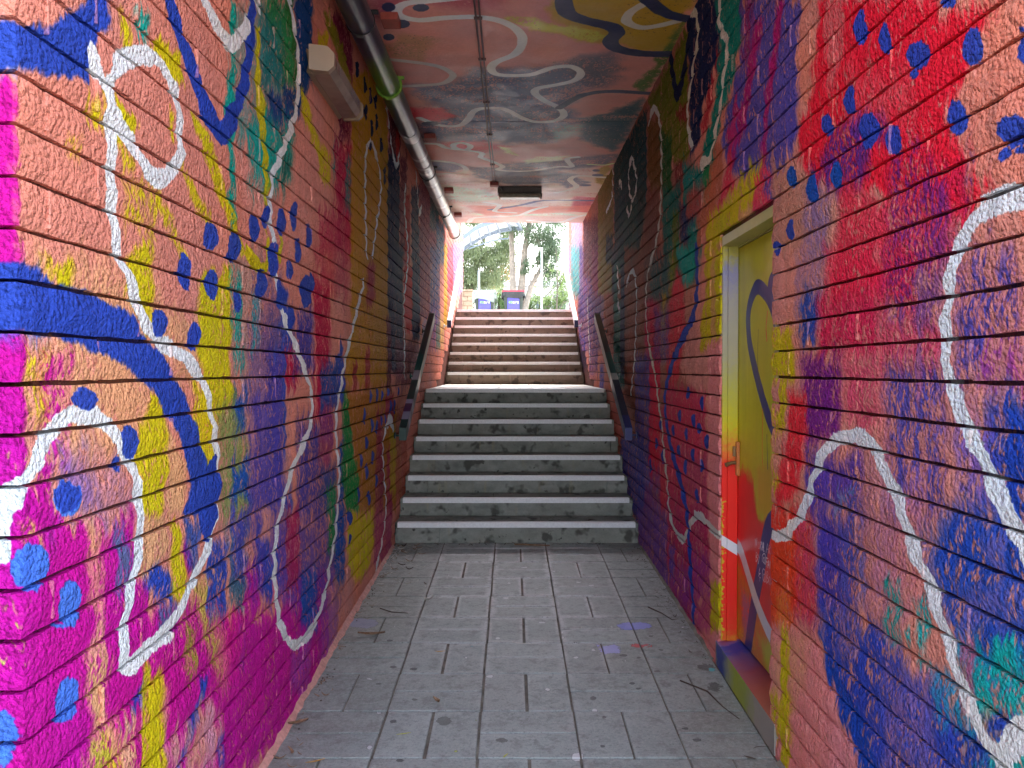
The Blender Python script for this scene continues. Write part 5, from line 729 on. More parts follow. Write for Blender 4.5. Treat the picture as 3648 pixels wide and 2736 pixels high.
FLOOR = [
 ('d','#9296F0',[(0.791,4.622),(0.766,4.58),(0.717,4.555),(0.661,4.555),(0.619,4.58),(0.607,4.622),(0.63,4.664),(0.68,4.691),(0.738,4.691),(0.78,4.664)]),
 ('d','#B0B2F4',[(0.577,4.273),(0.561,4.24),(0.529,4.22),(0.492,4.22),(0.464,4.24),(0.456,4.273),(0.471,4.307),(0.504,4.328),(0.542,4.328),(0.57,4.307)]),
 ('d','#E0303C',[(0.736,4.324),(0.724,4.306),(0.697,4.294),(0.667,4.294),(0.644,4.306),(0.638,4.324),(0.65,4.342),(0.676,4.354),(0.707,4.354),(0.73,4.342)]),
 ('d','#8C90B0',[(-0.773,4.673),(-0.783,4.625),(-0.826,4.595),(-0.885,4.595),(-0.939,4.625),(-0.968,4.673),(-0.959,4.723),(-0.916,4.754),(-0.854,4.754),(-0.799,4.723)]),
 ('d','#D8DCDC',[(-0.555,3.221),(-0.556,3.211),(-0.561,3.204),(-0.568,3.204),(-0.576,3.211),(-0.58,3.221),(-0.579,3.231),(-0.574,3.237),(-0.567,3.237),(-0.559,3.231)]),
 ('d','#D8DCDC',[(-0.092,3.915),(-0.095,3.906),(-0.103,3.9),(-0.113,3.9),(-0.121,3.906),(-0.125,3.915),(-0.122,3.925),(-0.114,3.931),(-0.104,3.931),(-0.095,3.925)]),
 ('d','#D8DCDC',[(-0.061,4.434),(-0.064,4.423),(-0.071,4.416),(-0.081,4.416),(-0.088,4.423),(-0.092,4.434),(-0.089,4.445),(-0.081,4.452),(-0.072,4.452),(-0.064,4.445)]),
 ('d','#D8DCDC',[(0.437,4.262),(0.434,4.252),(0.428,4.246),(0.421,4.246),(0.416,4.252),(0.415,4.262),(0.418,4.272),(0.424,4.279),(0.431,4.279),(0.436,4.272)]),
 ('d','#D8DCDC',[(0.341,4.156),(0.338,4.147),(0.33,4.141),(0.322,4.141),(0.315,4.147),(0.313,4.156),(0.316,4.166),(0.324,4.172),(0.333,4.172),(0.339,4.166)]),
 ('d','#D8DCDC',[(0.179,3.769),(0.176,3.761),(0.169,3.756),(0.161,3.756),(0.155,3.761),(0.153,3.769),(0.156,3.777),(0.162,3.782),(0.17,3.782),(0.177,3.777)]),
 ('d','#D8DCDC',[(0.292,4.522),(0.289,4.511),(0.283,4.504),(0.275,4.504),(0.27,4.511),(0.268,4.522),(0.271,4.534),(0.278,4.541),(0.285,4.541),(0.291,4.534)]),
 ('d','#D8DCDC',[(0.285,4.438),(0.283,4.427),(0.277,4.421),(0.271,4.421),(0.266,4.427),(0.265,4.438),(0.268,4.449),(0.273,4.456),(0.279,4.456),(0.284,4.449)]),
 ('d','#D8DCDC',[(0.195,4.686),(0.19,4.676),(0.177,4.669),(0.162,4.669),(0.15,4.676),(0.145,4.686),(0.15,4.697),(0.163,4.704),(0.179,4.704),(0.191,4.697)]),
 ('d','#D8DCDC',[(0.206,4.78),(0.203,4.772),(0.196,4.767),(0.187,4.767),(0.18,4.772),(0.177,4.78),(0.18,4.788),(0.188,4.793),(0.197,4.793),(0.204,4.788)]),
 ('d','#D8DCDC',[(0.352,4.358),(0.349,4.351),(0.343,4.347),(0.336,4.347),(0.331,4.351),(0.329,4.358),(0.332,4.364),(0.338,4.368),(0.345,4.368),(0.35,4.364)]),
 ('d','#D8DCDC',[(0.553,5.412),(0.547,5.402),(0.535,5.395),(0.521,5.395),(0.511,5.402),(0.507,5.412),(0.513,5.422),(0.525,5.428),(0.539,5.428),(0.549,5.422)]),
 ('d','#D8DCDC',[(0.465,5.482),(0.461,5.472),(0.452,5.466),(0.442,5.466),(0.434,5.472),(0.432,5.482),(0.436,5.493),(0.445,5.5),(0.455,5.5),(0.463,5.493)]),
 ('d','#D8DCDC',[(0.575,4.604),(0.573,4.597),(0.567,4.592),(0.56,4.592),(0.556,4.597),(0.554,4.604),(0.557,4.612),(0.563,4.616),(0.57,4.616),(0.574,4.612)]),
 ('d','#D8DCDC',[(-0.026,5.137),(-0.028,5.128),(-0.034,5.122),(-0.041,5.122),(-0.047,5.128),(-0.049,5.137),(-0.047,5.146),(-0.041,5.152),(-0.034,5.152),(-0.028,5.146)]),
 ('d','#D8DCDC',[(0.311,5.753),(0.308,5.744),(0.3,5.738),(0.291,5.738),(0.283,5.744),(0.281,5.753),(0.284,5.762),(0.292,5.768),(0.302,5.768),(0.309,5.762)]),
 ('d','#D8DCDC',[(0.109,5.853),(0.104,5.843),(0.092,5.837),(0.077,5.837),(0.065,5.843),(0.06,5.853),(0.065,5.863),(0.077,5.868),(0.093,5.868),(0.105,5.863)]),
 ('d','#D8DCDC',[(0.582,4.112),(0.579,4.104),(0.573,4.1),(0.566,4.1),(0.561,4.104),(0.56,4.112),(0.563,4.119),(0.569,4.123),(0.576,4.123),(0.581,4.119)]),
 ('d','#D8DCDC',[(0.372,3.553),(0.369,3.544),(0.364,3.538),(0.358,3.538),(0.354,3.544),(0.353,3.553),(0.356,3.561),(0.361,3.567),(0.367,3.567),(0.371,3.561)]),
 ('d','#D8DCDC',[(0.979,4.604),(0.975,4.597),(0.968,4.592),(0.961,4.592),(0.956,4.597),(0.955,4.604),(0.959,4.612),(0.966,4.616),(0.973,4.616),(0.979,4.612)]),
 ('d','#D8DCDC',[(0.28,3.15),(0.274,3.132),(0.261,3.121),(0.246,3.121),(0.235,3.132),(0.232,3.15),(0.238,3.169),(0.251,3.18),(0.266,3.18),(0.277,3.169)]),
 ('d','#D8DCDC',[(-0.007,5.458),(-0.01,5.447),(-0.017,5.441),(-0.026,5.441),(-0.033,5.447),(-0.036,5.458),(-0.033,5.468),(-0.026,5.474),(-0.017,5.474),(-0.01,5.468)]),
 ('d','#D8DCDC',[(-0.026,5.143),(-0.029,5.134),(-0.035,5.128),(-0.044,5.128),(-0.051,5.134),(-0.053,5.143),(-0.051,5.153),(-0.044,5.158),(-0.036,5.158),(-0.029,5.153)]),
 ('d','#D8DCDC',[(-0.941,3.789),(-0.941,3.781),(-0.945,3.776),(-0.951,3.776),(-0.958,3.781),(-0.961,3.789),(-0.962,3.797),(-0.958,3.802),(-0.952,3.802),(-0.945,3.797)]),
 ('d','#D8DCDC',[(-0.566,3.529),(-0.567,3.523),(-0.573,3.52),(-0.58,3.52),(-0.587,3.523),(-0.59,3.529),(-0.588,3.534),(-0.583,3.537),(-0.575,3.537),(-0.569,3.534)]),
 ('d','#D8DCDC',[(-0.66,4.617),(-0.66,4.609),(-0.663,4.605),(-0.667,4.605),(-0.671,4.609),(-0.674,4.617),(-0.674,4.624),(-0.671,4.629),(-0.666,4.629),(-0.662,4.624)]),
 ('d','#D8DCDC',[(-0.222,4.156),(-0.224,4.148),(-0.229,4.143),(-0.236,4.143),(-0.242,4.148),(-0.245,4.156),(-0.243,4.165),(-0.238,4.17),(-0.231,4.17),(-0.225,4.165)]),
 ('d','#D8DCDC',[(-0.432,5.656),(-0.433,5.647),(-0.437,5.642),(-0.442,5.642),(-0.447,5.647),(-0.449,5.656),(-0.448,5.665),(-0.444,5.67),(-0.439,5.67),(-0.434,5.665)]),
 ('d','#D8DCDC',[(-0.673,3.892),(-0.674,3.886),(-0.68,3.883),(-0.687,3.883),(-0.693,3.886),(-0.697,3.892),(-0.695,3.897),(-0.69,3.9),(-0.683,3.9),(-0.676,3.897)]),
 ('d','#3C4040',[(-0.488,3.447),(-0.49,3.437),(-0.498,3.431),(-0.508,3.431),(-0.518,3.437),(-0.522,3.447),(-0.521,3.457),(-0.513,3.463),(-0.502,3.463),(-0.493,3.457)]),
 ('d','#3C4040',[(-0.418,3.118),(-0.42,3.11),(-0.427,3.105),(-0.437,3.105),(-0.445,3.11),(-0.449,3.118),(-0.448,3.127),(-0.441,3.132),(-0.431,3.132),(-0.422,3.127)]),
 ('d','#3C4040',[(-0.649,4.392),(-0.65,4.382),(-0.657,4.377),(-0.666,4.377),(-0.674,4.382),(-0.679,4.392),(-0.677,4.401),(-0.671,4.407),(-0.661,4.407),(-0.653,4.401)]),
 ('d','#3C4040',[(-0.574,4.036),(-0.576,4.027),(-0.584,4.021),(-0.594,4.021),(-0.603,4.027),(-0.608,4.036),(-0.606,4.045),(-0.598,4.051),(-0.588,4.051),(-0.579,4.045)]),
 ('d','#3C4040',[(-0.463,4.007),(-0.466,3.997),(-0.476,3.991),(-0.489,3.991),(-0.5,3.997),(-0.505,4.007),(-0.503,4.017),(-0.493,4.024),(-0.479,4.024),(-0.468,4.017)]),
 ('d','#505650',[(-0.422,3.662),(-0.425,3.654),(-0.433,3.649),(-0.443,3.649),(-0.452,3.654),(-0.456,3.662),(-0.454,3.669),(-0.446,3.674),(-0.435,3.674),(-0.426,3.669)]),
 ('d','#3C4040',[(-0.616,3.829),(-0.617,3.822),(-0.624,3.818),(-0.633,3.818),(-0.641,3.822),(-0.645,3.829),(-0.643,3.836),(-0.637,3.841),(-0.628,3.841),(-0.62,3.836)]),
 ('d','#3C4040',[(-0.91,3.15),(-0.909,3.144),(-0.913,3.14),(-0.918,3.14),(-0.923,3.144),(-0.926,3.15),(-0.927,3.157),(-0.924,3.161),(-0.918,3.161),(-0.913,3.157)]),
 ('d','#505650',[(-0.019,3.28),(-0.023,3.271),(-0.034,3.266),(-0.048,3.266),(-0.059,3.271),(-0.064,3.28),(-0.059,3.29),(-0.048,3.295),(-0.034,3.295),(-0.023,3.29)]),
 ('d','#3C4040',[(-0.281,3.919),(-0.282,3.914),(-0.287,3.91),(-0.294,3.91),(-0.299,3.914),(-0.301,3.919),(-0.3,3.924),(-0.295,3.928),(-0.288,3.928),(-0.283,3.924)]),
 ('d','#3C4040',[(0.586,3.838),(0.582,3.829),(0.573,3.823),(0.563,3.823),(0.556,3.829),(0.554,3.838),(0.558,3.847),(0.567,3.853),(0.577,3.853),(0.584,3.847)]),
 ('d','#3C4040',[(0.606,3.782),(0.602,3.773),(0.593,3.768),(0.583,3.768),(0.576,3.773),(0.575,3.782),(0.579,3.792),(0.588,3.797),(0.598,3.797),(0.605,3.792)]),
 ('d','#3C4040',[(0.767,3.283),(0.762,3.275),(0.753,3.27),(0.743,3.27),(0.736,3.275),(0.734,3.283),(0.739,3.291),(0.749,3.297),(0.759,3.297),(0.766,3.291)]),
 ('d','#3C4040',[(0.736,3.383),(0.732,3.376),(0.724,3.372),(0.715,3.372),(0.709,3.376),(0.708,3.383),(0.712,3.389),(0.72,3.393),(0.728,3.393),(0.735,3.389)]),
 ('d','#484848',[(0.598,4.188),(0.593,4.178),(0.582,4.172),(0.569,4.172),(0.56,4.178),(0.557,4.188),(0.562,4.197),(0.574,4.204),(0.586,4.204),(0.596,4.197)]),
 ('d','#484848',[(0.663,4.156),(0.659,4.149),(0.651,4.145),(0.642,4.145),(0.636,4.149),(0.634,4.156),(0.638,4.164),(0.646,4.168),(0.655,4.168),(0.661,4.164)]),
 ('d','#484848',[(0.725,3.984),(0.721,3.978),(0.715,3.973),(0.707,3.973),(0.702,3.978),(0.701,3.984),(0.704,3.991),(0.711,3.995),(0.718,3.995),(0.724,3.991)]),
 ('d','#3C4040',[(0.372,3.232),(0.369,3.225),(0.363,3.221),(0.356,3.221),(0.351,3.225),(0.35,3.232),(0.352,3.239),(0.358,3.243),(0.365,3.243),(0.37,3.239)]),
 ('d','#484848',[(0.382,3.678),(0.378,3.666),(0.371,3.659),(0.362,3.659),(0.356,3.666),(0.354,3.678),(0.358,3.689),(0.366,3.696),(0.374,3.696),(0.381,3.689)]),
 ('d','#484848',[(0.406,3.486),(0.403,3.477),(0.397,3.472),(0.391,3.472),(0.386,3.477),(0.385,3.486),(0.388,3.494),(0.394,3.5),(0.4,3.5),(0.405,3.494)]),
 ('d','#484848',[(0.776,4.467),(0.773,4.458),(0.766,4.453),(0.759,4.453),(0.753,4.458),(0.753,4.467),(0.756,4.475),(0.763,4.48),(0.77,4.48),(0.776,4.475)]),
 ('d','#484848',[(0.794,4.262),(0.79,4.256),(0.784,4.252),(0.777,4.252),(0.772,4.256),(0.771,4.262),(0.774,4.269),(0.781,4.273),(0.788,4.273),(0.793,4.269)]),
 ('d','#454440',[(1.009,4.032),(0.994,4.007),(0.967,3.992),(0.939,3.992),(0.92,4.007),(0.917,4.032),(0.931,4.058),(0.958,4.073),(0.987,4.073),(1.006,4.058)]),
 ('d','#454440',[(0.982,3.795),(0.966,3.76),(0.941,3.74),(0.917,3.74),(0.902,3.76),(0.903,3.795),(0.918,3.829),(0.944,3.851),(0.969,3.851),(0.983,3.829)]),
 ('d','#5C625E',[(-0.26,3.45),(-0.263,3.425),(-0.277,3.41),(-0.295,3.41),(-0.311,3.425),(-0.319,3.45),(-0.315,3.475),(-0.302,3.491),(-0.283,3.491),(-0.267,3.475)]),
 ('d','#3ABAC0',[(1.001,4.003),(0.995,3.99),(0.986,3.982),(0.976,3.982),(0.971,3.99),(0.971,4.003),(0.977,4.017),(0.987,4.025),(0.996,4.025),(1.002,4.017)]),
 ('d','#38C0C8',[(-0.088,3.666),(-0.09,3.663),(-0.095,3.66),(-0.101,3.66),(-0.106,3.663),(-0.108,3.666),(-0.106,3.67),(-0.101,3.673),(-0.095,3.673),(-0.09,3.67)]),
 ('d','#B8C840',[(-0.149,3.46),(-0.149,3.456),(-0.152,3.453),(-0.155,3.453),(-0.158,3.456),(-0.159,3.46),(-0.158,3.464),(-0.156,3.467),(-0.153,3.467),(-0.15,3.464)]),
 ('d','#B8C840',[(-0.214,3.192),(-0.215,3.189),(-0.217,3.187),(-0.22,3.187),(-0.223,3.189),(-0.224,3.192),(-0.223,3.196),(-0.221,3.198),(-0.218,3.198),(-0.216,3.196)]),
 ('d','#38C0C8',[(-0.209,4.317),(-0.21,4.313),(-0.213,4.311),(-0.217,4.311),(-0.221,4.313),(-0.222,4.317),(-0.221,4.321),(-0.218,4.323),(-0.214,4.323),(-0.21,4.321)]),
]


S0, S1, VZ = 1.25, 16.4, 4.5
UW = np.exp(np.linspace(math.log(S0), math.log(S1), 2560)); VW = np.linspace(0, VZ, 1800)
def wall_image(name, base, data, seed):
    r = Raster(UW, VW, base, seed)
    r.run([it for it in data if it[0] == 'p' and it[3] > .0075]); r.smear(.02)
    r.run([it for it in data if it[0] == 'p' and it[3] <= .0075])
    r.run(data, stage='l'); r.grain(.035, .03)
    return r.image(name)
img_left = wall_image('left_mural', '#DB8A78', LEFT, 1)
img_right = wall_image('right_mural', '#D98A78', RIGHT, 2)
rc = Raster(np.linspace(-1.0, 1.08, 900), np.linspace(1.4, 12.2, 2000), '#B4766C', 3)
rc.streak = rc.noise(.25, .10)
rc.run(CEIL, 1., 'p'); rc.run(CEILL if False else CEIL, .25, 'l')
# flaking: dark chips where the roller missed the form-work pores
rc.img = np.clip(rc.img*1.22, 0, .92)
pore = (rc.noise(.009, .006) > 1.55) & (rc.big > .0) & (rc.img.mean(2) < .62)
rc.img[pore] *= .35; rc.grain(.02, .02)
img_ceil = rc.image('ceiling_mural')
rd = Raster(np.linspace(3.0, 4.15, 1500), np.linspace(.15, 2.3, 1800), '#BDB914', 4)
rd.run(DOOR, .15); rd.grain(.01, .02)
img_door = rd.image('door_paint')
rf = Raster(np.linspace(-1.0, 1.08, 900), np.linspace(2.6, 6.8, 1900), '#FFFFFF', 5)
rf.img[:] = 0
for it in FLOOR:
    q = np.array(it[2]); big_ = (q.max(0)-q.min(0))[0] > .06
    rf.run([it], 3.2 if big_ else 1.1)
img_floor = rf.image('paving_spots')

# ---------------------------------------------------------------- materials
def new_mat(name, rough=.6, col=(.5, .5, .5), metal=0., spec=.5):
    m = bpy.data.materials.new(name); m.use_nodes = True
    b = m.node_tree.nodes['Principled BSDF']
    b.inputs['Base Color'].default_value = (*col, 1); b.inputs['Roughness'].default_value = rough
    b.inputs['Metallic'].default_value = metal; b.inputs['Specular IOR Level'].default_value = spec
    return m, m.node_tree, b
def N(t, k, **kw):
    n = t.nodes.new(k)
    for a, b in kw.items():
        if a in n.inputs.keys(): n.inputs[a].default_value = b
        else: setattr(n, a, b)
    return n
def mth(t, op, a, b=None, clamp=False):
    n = t.nodes.new('ShaderNodeMath'); n.operation = op; n.use_clamp = clamp
    for i, x in enumerate((a, b)):
        if x is None: continue
        if isinstance(x, (int, float)): n.inputs[i].default_value = x
        else: t.links.new(x, n.inputs[i])
    return n.outputs[0]
def mix(t, f, a, b, mode='MIX'):
    n = t.nodes.new('ShaderNodeMix'); n.data_type = 'RGBA'; n.blend_type = mode
    for s, x in ((0, f), (6, a), (7, b)):
        if isinstance(x, (int, float)): n.inputs[s].default_value = x
        elif isinstance(x, tuple): n.inputs[s].default_value = (*x, 1)
        else: t.links.new(x, n.inputs[s])
    return n.outputs[2]
def ramp(t, f, stops, interp='LINEAR'):
    n = t.nodes.new('ShaderNodeValToRGB'); n.color_ramp.interpolation = interp
    e = n.color_ramp.elements
    while len(e) < len(stops): e.new(.5)
    for el, (p, c) in zip(e, stops): el.position = p; el.color = (*c, 1) if isinstance(c, tuple) else (c, c, c, 1)
    t.links.new(f, n.inputs[0]); return n.outputs[0]
def noise(t, vec, scale, detail=4, rough=.6, sc3=None):
    n = N(t, 'ShaderNodeTexNoise'); n.inputs['Scale'].default_value = scale; n.inputs['Detail'].default_value = detail; n.inputs['Roughness'].default_value = rough
    if sc3:
        mp = N(t, 'ShaderNodeMapping'); mp.inputs['Scale'].default_value = sc3; t.links.new(vec, mp.inputs[0]); vec = mp.outputs[0]
    t.links.new(vec, n.inputs['Vector']); return n.outputs[0]
def bump(t, b, h, dist, strength=1.):
    n = N(t, 'ShaderNodeBump'); n.inputs['Distance'].default_value = dist; n.inputs['Strength'].default_value = strength
    t.links.new(h, n.inputs['Height']); t.links.new(n.outputs[0], b.inputs['Normal'])
def pos(t):
    g = N(t, 'ShaderNodeNewGeometry'); return g.outputs['Position']
def sep(t, v):
    s = N(t, 'ShaderNodeSeparateXYZ'); t.links.new(v, s.inputs[0]); return s.outputs
def comb(t, x, y, z=0.):
    c = N(t, 'ShaderNodeCombineXYZ')
    for i, v in enumerate((x, y, z)):
        if isinstance(v, (int, float)): c.inputs[i].default_value = v
        else: t.links.new(v, c.inputs[i])
    return c.outputs[0]
def tex(t, im, vec, ext='EXTEND'):
    n = N(t, 'ShaderNodeTexImage'); n.image = im; n.extension = ext; n.interpolation = 'Linear'
    t.links.new(vec, n.inputs[0]); return n.outputs[0]
def rng01(t, v, a, b): return mth(t, 'DIVIDE', mth(t, 'SUBTRACT', v, a), b-a)

def lin(h):
    return tuple(float(((c+.055)/1.055)**2.4 if c > .04 else c/12.92) for c in hexc(h))
def wall_mat(name, im, left, mortar=False, perp=False):
    m, t, b = new_mat(name, .72, spec=.07)
    p = pos(t); x, y, z = sep(t, p)
    s = y
    if left:   # the end face of the wall carries on the same paint, unfolded round the corner
        s = mth(t, 'SUBTRACT', y, mth(t, 'MAXIMUM', mth(t, 'SUBTRACT', mth(t, 'MULTIPLY', x, -1.), .956), 0.))
    s = mth(t, 'MAXIMUM', s, S0)
    u = mth(t, 'DIVIDE', mth(t, 'SUBTRACT', mth(t, 'LOGARITHM', s, math.e), math.log(S0)), math.log(S1/S0))
    col = tex(t, im, comb(t, u, mth(t, 'DIVIDE', z, VZ)))
    n1 = noise(t, p, 62, 3, .5); n2 = noise(t, p, 21, 3, .5); n3 = noise(t, p, 150, 2, .5)
    vo = N(t, 'ShaderNodeTexVoronoi'); vo.feature = 'F1'; vo.inputs['Scale'].default_value = 78; t.links.new(p, vo.inputs['Vector'])
    h = mth(t, 'ADD', mth(t, 'ADD', mth(t, 'MULTIPLY', n1, .7), mth(t, 'MULTIPLY', n2, .9)), mth(t, 'MULTIPLY', n3, .5))
    h = mth(t, 'SUBTRACT', h, mth(t, 'MULTIPLY', vo.outputs['Distance'], .55))
    if mortar:
        f = mth(t, 'MULTIPLY', n2, .5)
        col = mix(t, .85, col, (.025, .012, .012))
    if perp: col = mix(t, .35, col, lin('#E09A8A'))
    # paint sits thin on the proud grit: tiny bare salmon/grey specks
    t.links.new(col, b.inputs['Base Color'])
    bump(t, b, h, .004 if mortar else .016, 1.)
    return m
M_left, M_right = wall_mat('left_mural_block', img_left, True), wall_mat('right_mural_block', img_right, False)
M_leftp, M_rightp = wall_mat('left_perpend', img_left, True, False, True), wall_mat('right_perpend', img_right, False, False, True)
M_leftm, M_rightm = wall_mat('left_mural_mortar', img_left, True, True), wall_mat('right_mural_mortar', img_right, False, True)

def concrete(name, c1, c2, scale=6, rough=.8, bd=.002):
    m, t, b = new_mat(name, rough, spec=.3); p = pos(t)
    n = noise(t, p, scale, 6); n2 = noise(t, p, scale*12, 3)
    c = mix(t, ramp(t, n, [(.3, 0.), (.7, 1.)]), c1, c2)
    c = mix(t, .25, c, n2, 'SOFT_LIGHT')
    t.links.new(c, b.inputs['Base Color']); bump(t, b, mth(t, 'ADD', n2, n), bd); return m
M_conc = concrete('plain_concrete', (.20, .195, .18), (.30, .29, .27))
M_bed = concrete('joint_sand', (.10, .09, .075), (.28, .26, .21), 9)
M_ground = concrete('pale_ground', (.40, .39, .36), (.50, .48, .45), 1.2)

def paver_mat():
    m, t, b = new_mat('grey_paver', .5, spec=.5); p = pos(t); x, y, z = sep(t, p)
    oi = N(t, 'ShaderNodeObjectInfo').outputs['Random']
    n = noise(t, p, 3.2, 5); n2 = noise(t, p, 140, 3, .7); n3 = noise(t, p, 22, 5, .65)
    base = mix(t, ramp(t, n, [(.3, 0.), (.72, 1.)]), (.25, .30, .29), (.37, .425, .405))
    base = mix(t, mth(t, 'MULTIPLY', oi, .42), base, (.22, .225, .205))
    gen = N(t, 'ShaderNodeTexCoord').outputs['Generated']; gx_, gy_, gz_ = sep(t, gen)
    def edge_d(v): return mth(t, 'SUBTRACT', .5, mth(t, 'ABSOLUTE', mth(t, 'SUBTRACT', v, .5)))
    ed = mth(t, 'MINIMUM', mth(t, 'MULTIPLY', edge_d(gx_), 1.), edge_d(gy_))
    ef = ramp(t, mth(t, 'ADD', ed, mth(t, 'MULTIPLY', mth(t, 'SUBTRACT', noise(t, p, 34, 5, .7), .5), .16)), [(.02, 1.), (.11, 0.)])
    rim_sheen = mth(t, 'MULTIPLY', ramp(t, mth(t, 'ABSOLUTE', mth(t, 'SUBTRACT', x, .06)), [(.50, 1.), (.72, 0.)]), ramp(t, rng01(t, y, 3.4, 6.4), [(.15, .12), (.6, 1.)]))
    base = mix(t, mth(t, 'MULTIPLY', mth(t, 'MULTIPLY', ef, rim_sheen), .95), base, (.66, .68, .68))  # pale efflorescence on paver edges, strengthened toward the steps as painted sheen
    base = mix(t, mth(t, 'MULTIPLY', rim_sheen, mth(t, 'MULTIPLY', n2, .4)), base, (.6, .62, .62))  # floor sheen before the steps painted as lighter grain
    # worn sides of the passage are browner than the swept middle
    edge = mth(t, 'ABSOLUTE', mth(t, 'SUBTRACT', x, .04))
    dirt = mth(t, 'MULTIPLY', ramp(t, edge, [(.45, 0.), (.95, 1.)]), ramp(t, n3, [(.35, .25), (.65, 1.)]))
    base = mix(t, mth(t, 'MULTIPLY', dirt, .5), base, (.17, .15, .115))
    agg = noise(t, p, 75, 4, .75); blot = noise(t, p, 16, 5, .7)
    base = mix(t, ramp(t, agg, [(.54, 0.), (.70, .55)]), base, (.46, .48, .46))
    base = mix(t, ramp(t, agg, [(.30, .6), (.46, 0.)]), base, (.07, .075, .07))
    base = mix(t, ramp(t, blot, [(.36, .45), (.50, 0.)]), base, (.11, .115, .105))
    base = mix(t, ramp(t, n2, [(.62, 0.), (.74, .55)]), base, (.42, .42, .40))
    base = mix(t, ramp(t, n2, [(.27, .6), (.38, 0.)]), base, (.05, .052, .05))
    st = noise(t, p, 7.5, 6, .7)
    base = mix(t, ramp(t, st, [(.62, 0.), (.72, .55)]), base, (.07, .072, .068))
    lime = noise(t, p, 11, 6, .75)
    base = mix(t, ramp(t, lime, [(.60, 0.), (.70, .35)]), base, (.42, .43, .42))
    u = rng01(t, x, -1.0, 1.08); v = rng01(t, y, 2.6, 6.8)
    sp = tex(t, img_floor, comb(t, u, v), 'CLIP')
    r_, g_, b_ = sep(t, sp)
    f = mth(t, 'MULTIPLY', mth(t, 'GREATER_THAN', mth(t, 'MAXIMUM', r_, b_), .03), .85)
    base = mix(t, f, base, sp)
    t.links.new(base, b.inputs['Base Color'])
    t.links.new(ramp(t, n3, [(.3, .32), (.7, .55)]), b.inputs['Roughness'])
    bump(t, b, mth(t, 'ADD', mth(t, 'ADD', n2, agg), mth(t, 'MULTIPLY', n3, 1.2)), .003); return m
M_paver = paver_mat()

def step_mat(name, warm):
    m, t, b = new_mat(name, .7, spec=.4); p = pos(t); x, y, z = sep(t, p)
    oi = N(t, 'ShaderNodeObjectInfo').outputs['Random']
    n = noise(t, p, 5, 6, .65, (1, 1, 1.6)); n2 = noise(t, p, 60, 4, .7); n3 = noise(t, p, 9, 2, .5)
    if warm: a, c, d = (.16, .125, .095), (.26, .20, .155), (.06, .045, .035)  # upper flight: dust brown with pink light off the walls mixed into the colour
    else: a, c, d = (.15, .165, .15), (.32, .335, .30), (.035, .034, .026)
    base = mix(t, ramp(t, n, [(.3, 0.), (.65, 1.)]), a, c)
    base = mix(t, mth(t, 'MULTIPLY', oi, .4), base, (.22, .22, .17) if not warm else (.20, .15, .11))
    base = mix(t, ramp(t, n3, [(.56, 0.), (.66, .8)]), base, d)
    nn = noise(t, p, 13, 5, .6)
    base = mix(t, ramp(t, nn, [(.64, 0.), (.68, .9)]), base, d)
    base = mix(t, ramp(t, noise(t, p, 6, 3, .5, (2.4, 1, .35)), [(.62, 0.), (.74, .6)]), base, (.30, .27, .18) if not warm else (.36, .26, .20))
    base = mix(t, .2, base, n2, 'OVERLAY')
    t.links.new(base, b.inputs['Base Color']); bump(t, b, mth(t, 'ADD', n2, n), .003); return m
M_step, M_stepw = step_mat('stained_step_concrete', False), step_mat('dusty_pink_lit_step', True)

def ceil_mat():
    m, t, b = new_mat('ceiling_mural_paint', .55, spec=.35); p = pos(t); x, y, z = sep(t, p)
    c = tex(t, img_ceil, comb(t, rng01(t, x, -1.0, 1.08), rng01(t, y, 1.4, 12.2)))
    n = noise(t, p, 40, 5); t.links.new(c, b.inputs['Base Color'])
    t.links.new(ramp(t, noise(t, p, 5, 4), [(.3, .4), (.7, .65)]), b.inputs['Roughness'])
    bump(t, b, mth(t, 'ADD', n, mth(t, 'MULTIPLY', noise(t, p, 4, 2), 4.)), .002); return m
M_ceil = ceil_mat()
def door_mat():
    m, t, b = new_mat('door_mural_paint', .33, spec=.5); p = pos(t); x, y, z = sep(t, p)
    c = tex(t, img_door, comb(t, rng01(t, y, 3.0, 4.15), rng01(t, z, .15, 2.3)))
    t.links.new(c, b.inputs['Base Color']); bump(t, b, noise(t, p, 30, 3), .0008); return m
M_door = door_mat()
def frame_mat():   # spray on the steel frame: pale yellow high up, red low down, a white brush line across
    m, t, b = new_mat('door_frame_paint', .4); p = pos(t); x, y, z = sep(t, p)
    n = noise(t, p, 45, 4, .6); n2 = noise(t, p, 8, 2)
    zz = mth(t, 'ADD', z, mth(t, 'MULTIPLY', mth(t, 'SUBTRACT', n, .5), .22))
    c = ramp(t, rng01(t, zz, .2, 2.3), [(.0, lin('#D89020')), (.05, lin('#E83A20')), (.12, lin('#F0281E')), (.43, lin('#F02A1C')), (.47, lin('#E08A30')), (.53, lin('#CFC420')), (.61, lin('#BDB850')), (.69, lin('#B0AA88')), (.82, lin('#A8A29A')), (.885, lin('#8C8AB0')), (.93, lin('#B0A850')), (1., lin('#B0A83C'))])
    e = mth(t, 'SUBTRACT', x, 1.035)   # yellow overspray towards the brick edge low down
    f = mth(t, 'MULTIPLY', mth(t, 'LESS_THAN', z, .95), mth(t, 'LESS_THAN', mth(t, 'ADD', e, mth(t, 'MULTIPLY', mth(t, 'SUBTRACT', n, .5), .12)), .006))
    c = mix(t, f, c, lin('#D8B828'))
    zl = mth(t, 'SUBTRACT', z, mth(t, 'ADD', .742, mth(t, 'MULTIPLY', mth(t, 'SUBTRACT', x, 1.03), -.62)))
    c = mix(t, mth(t, 'LESS_THAN', mth(t, 'ABSOLUTE', zl), .027), c, lin('#E0E2E4'))
    t.links.new(c, b.inputs['Base Color']); bump(t, b, n, .0006); return m
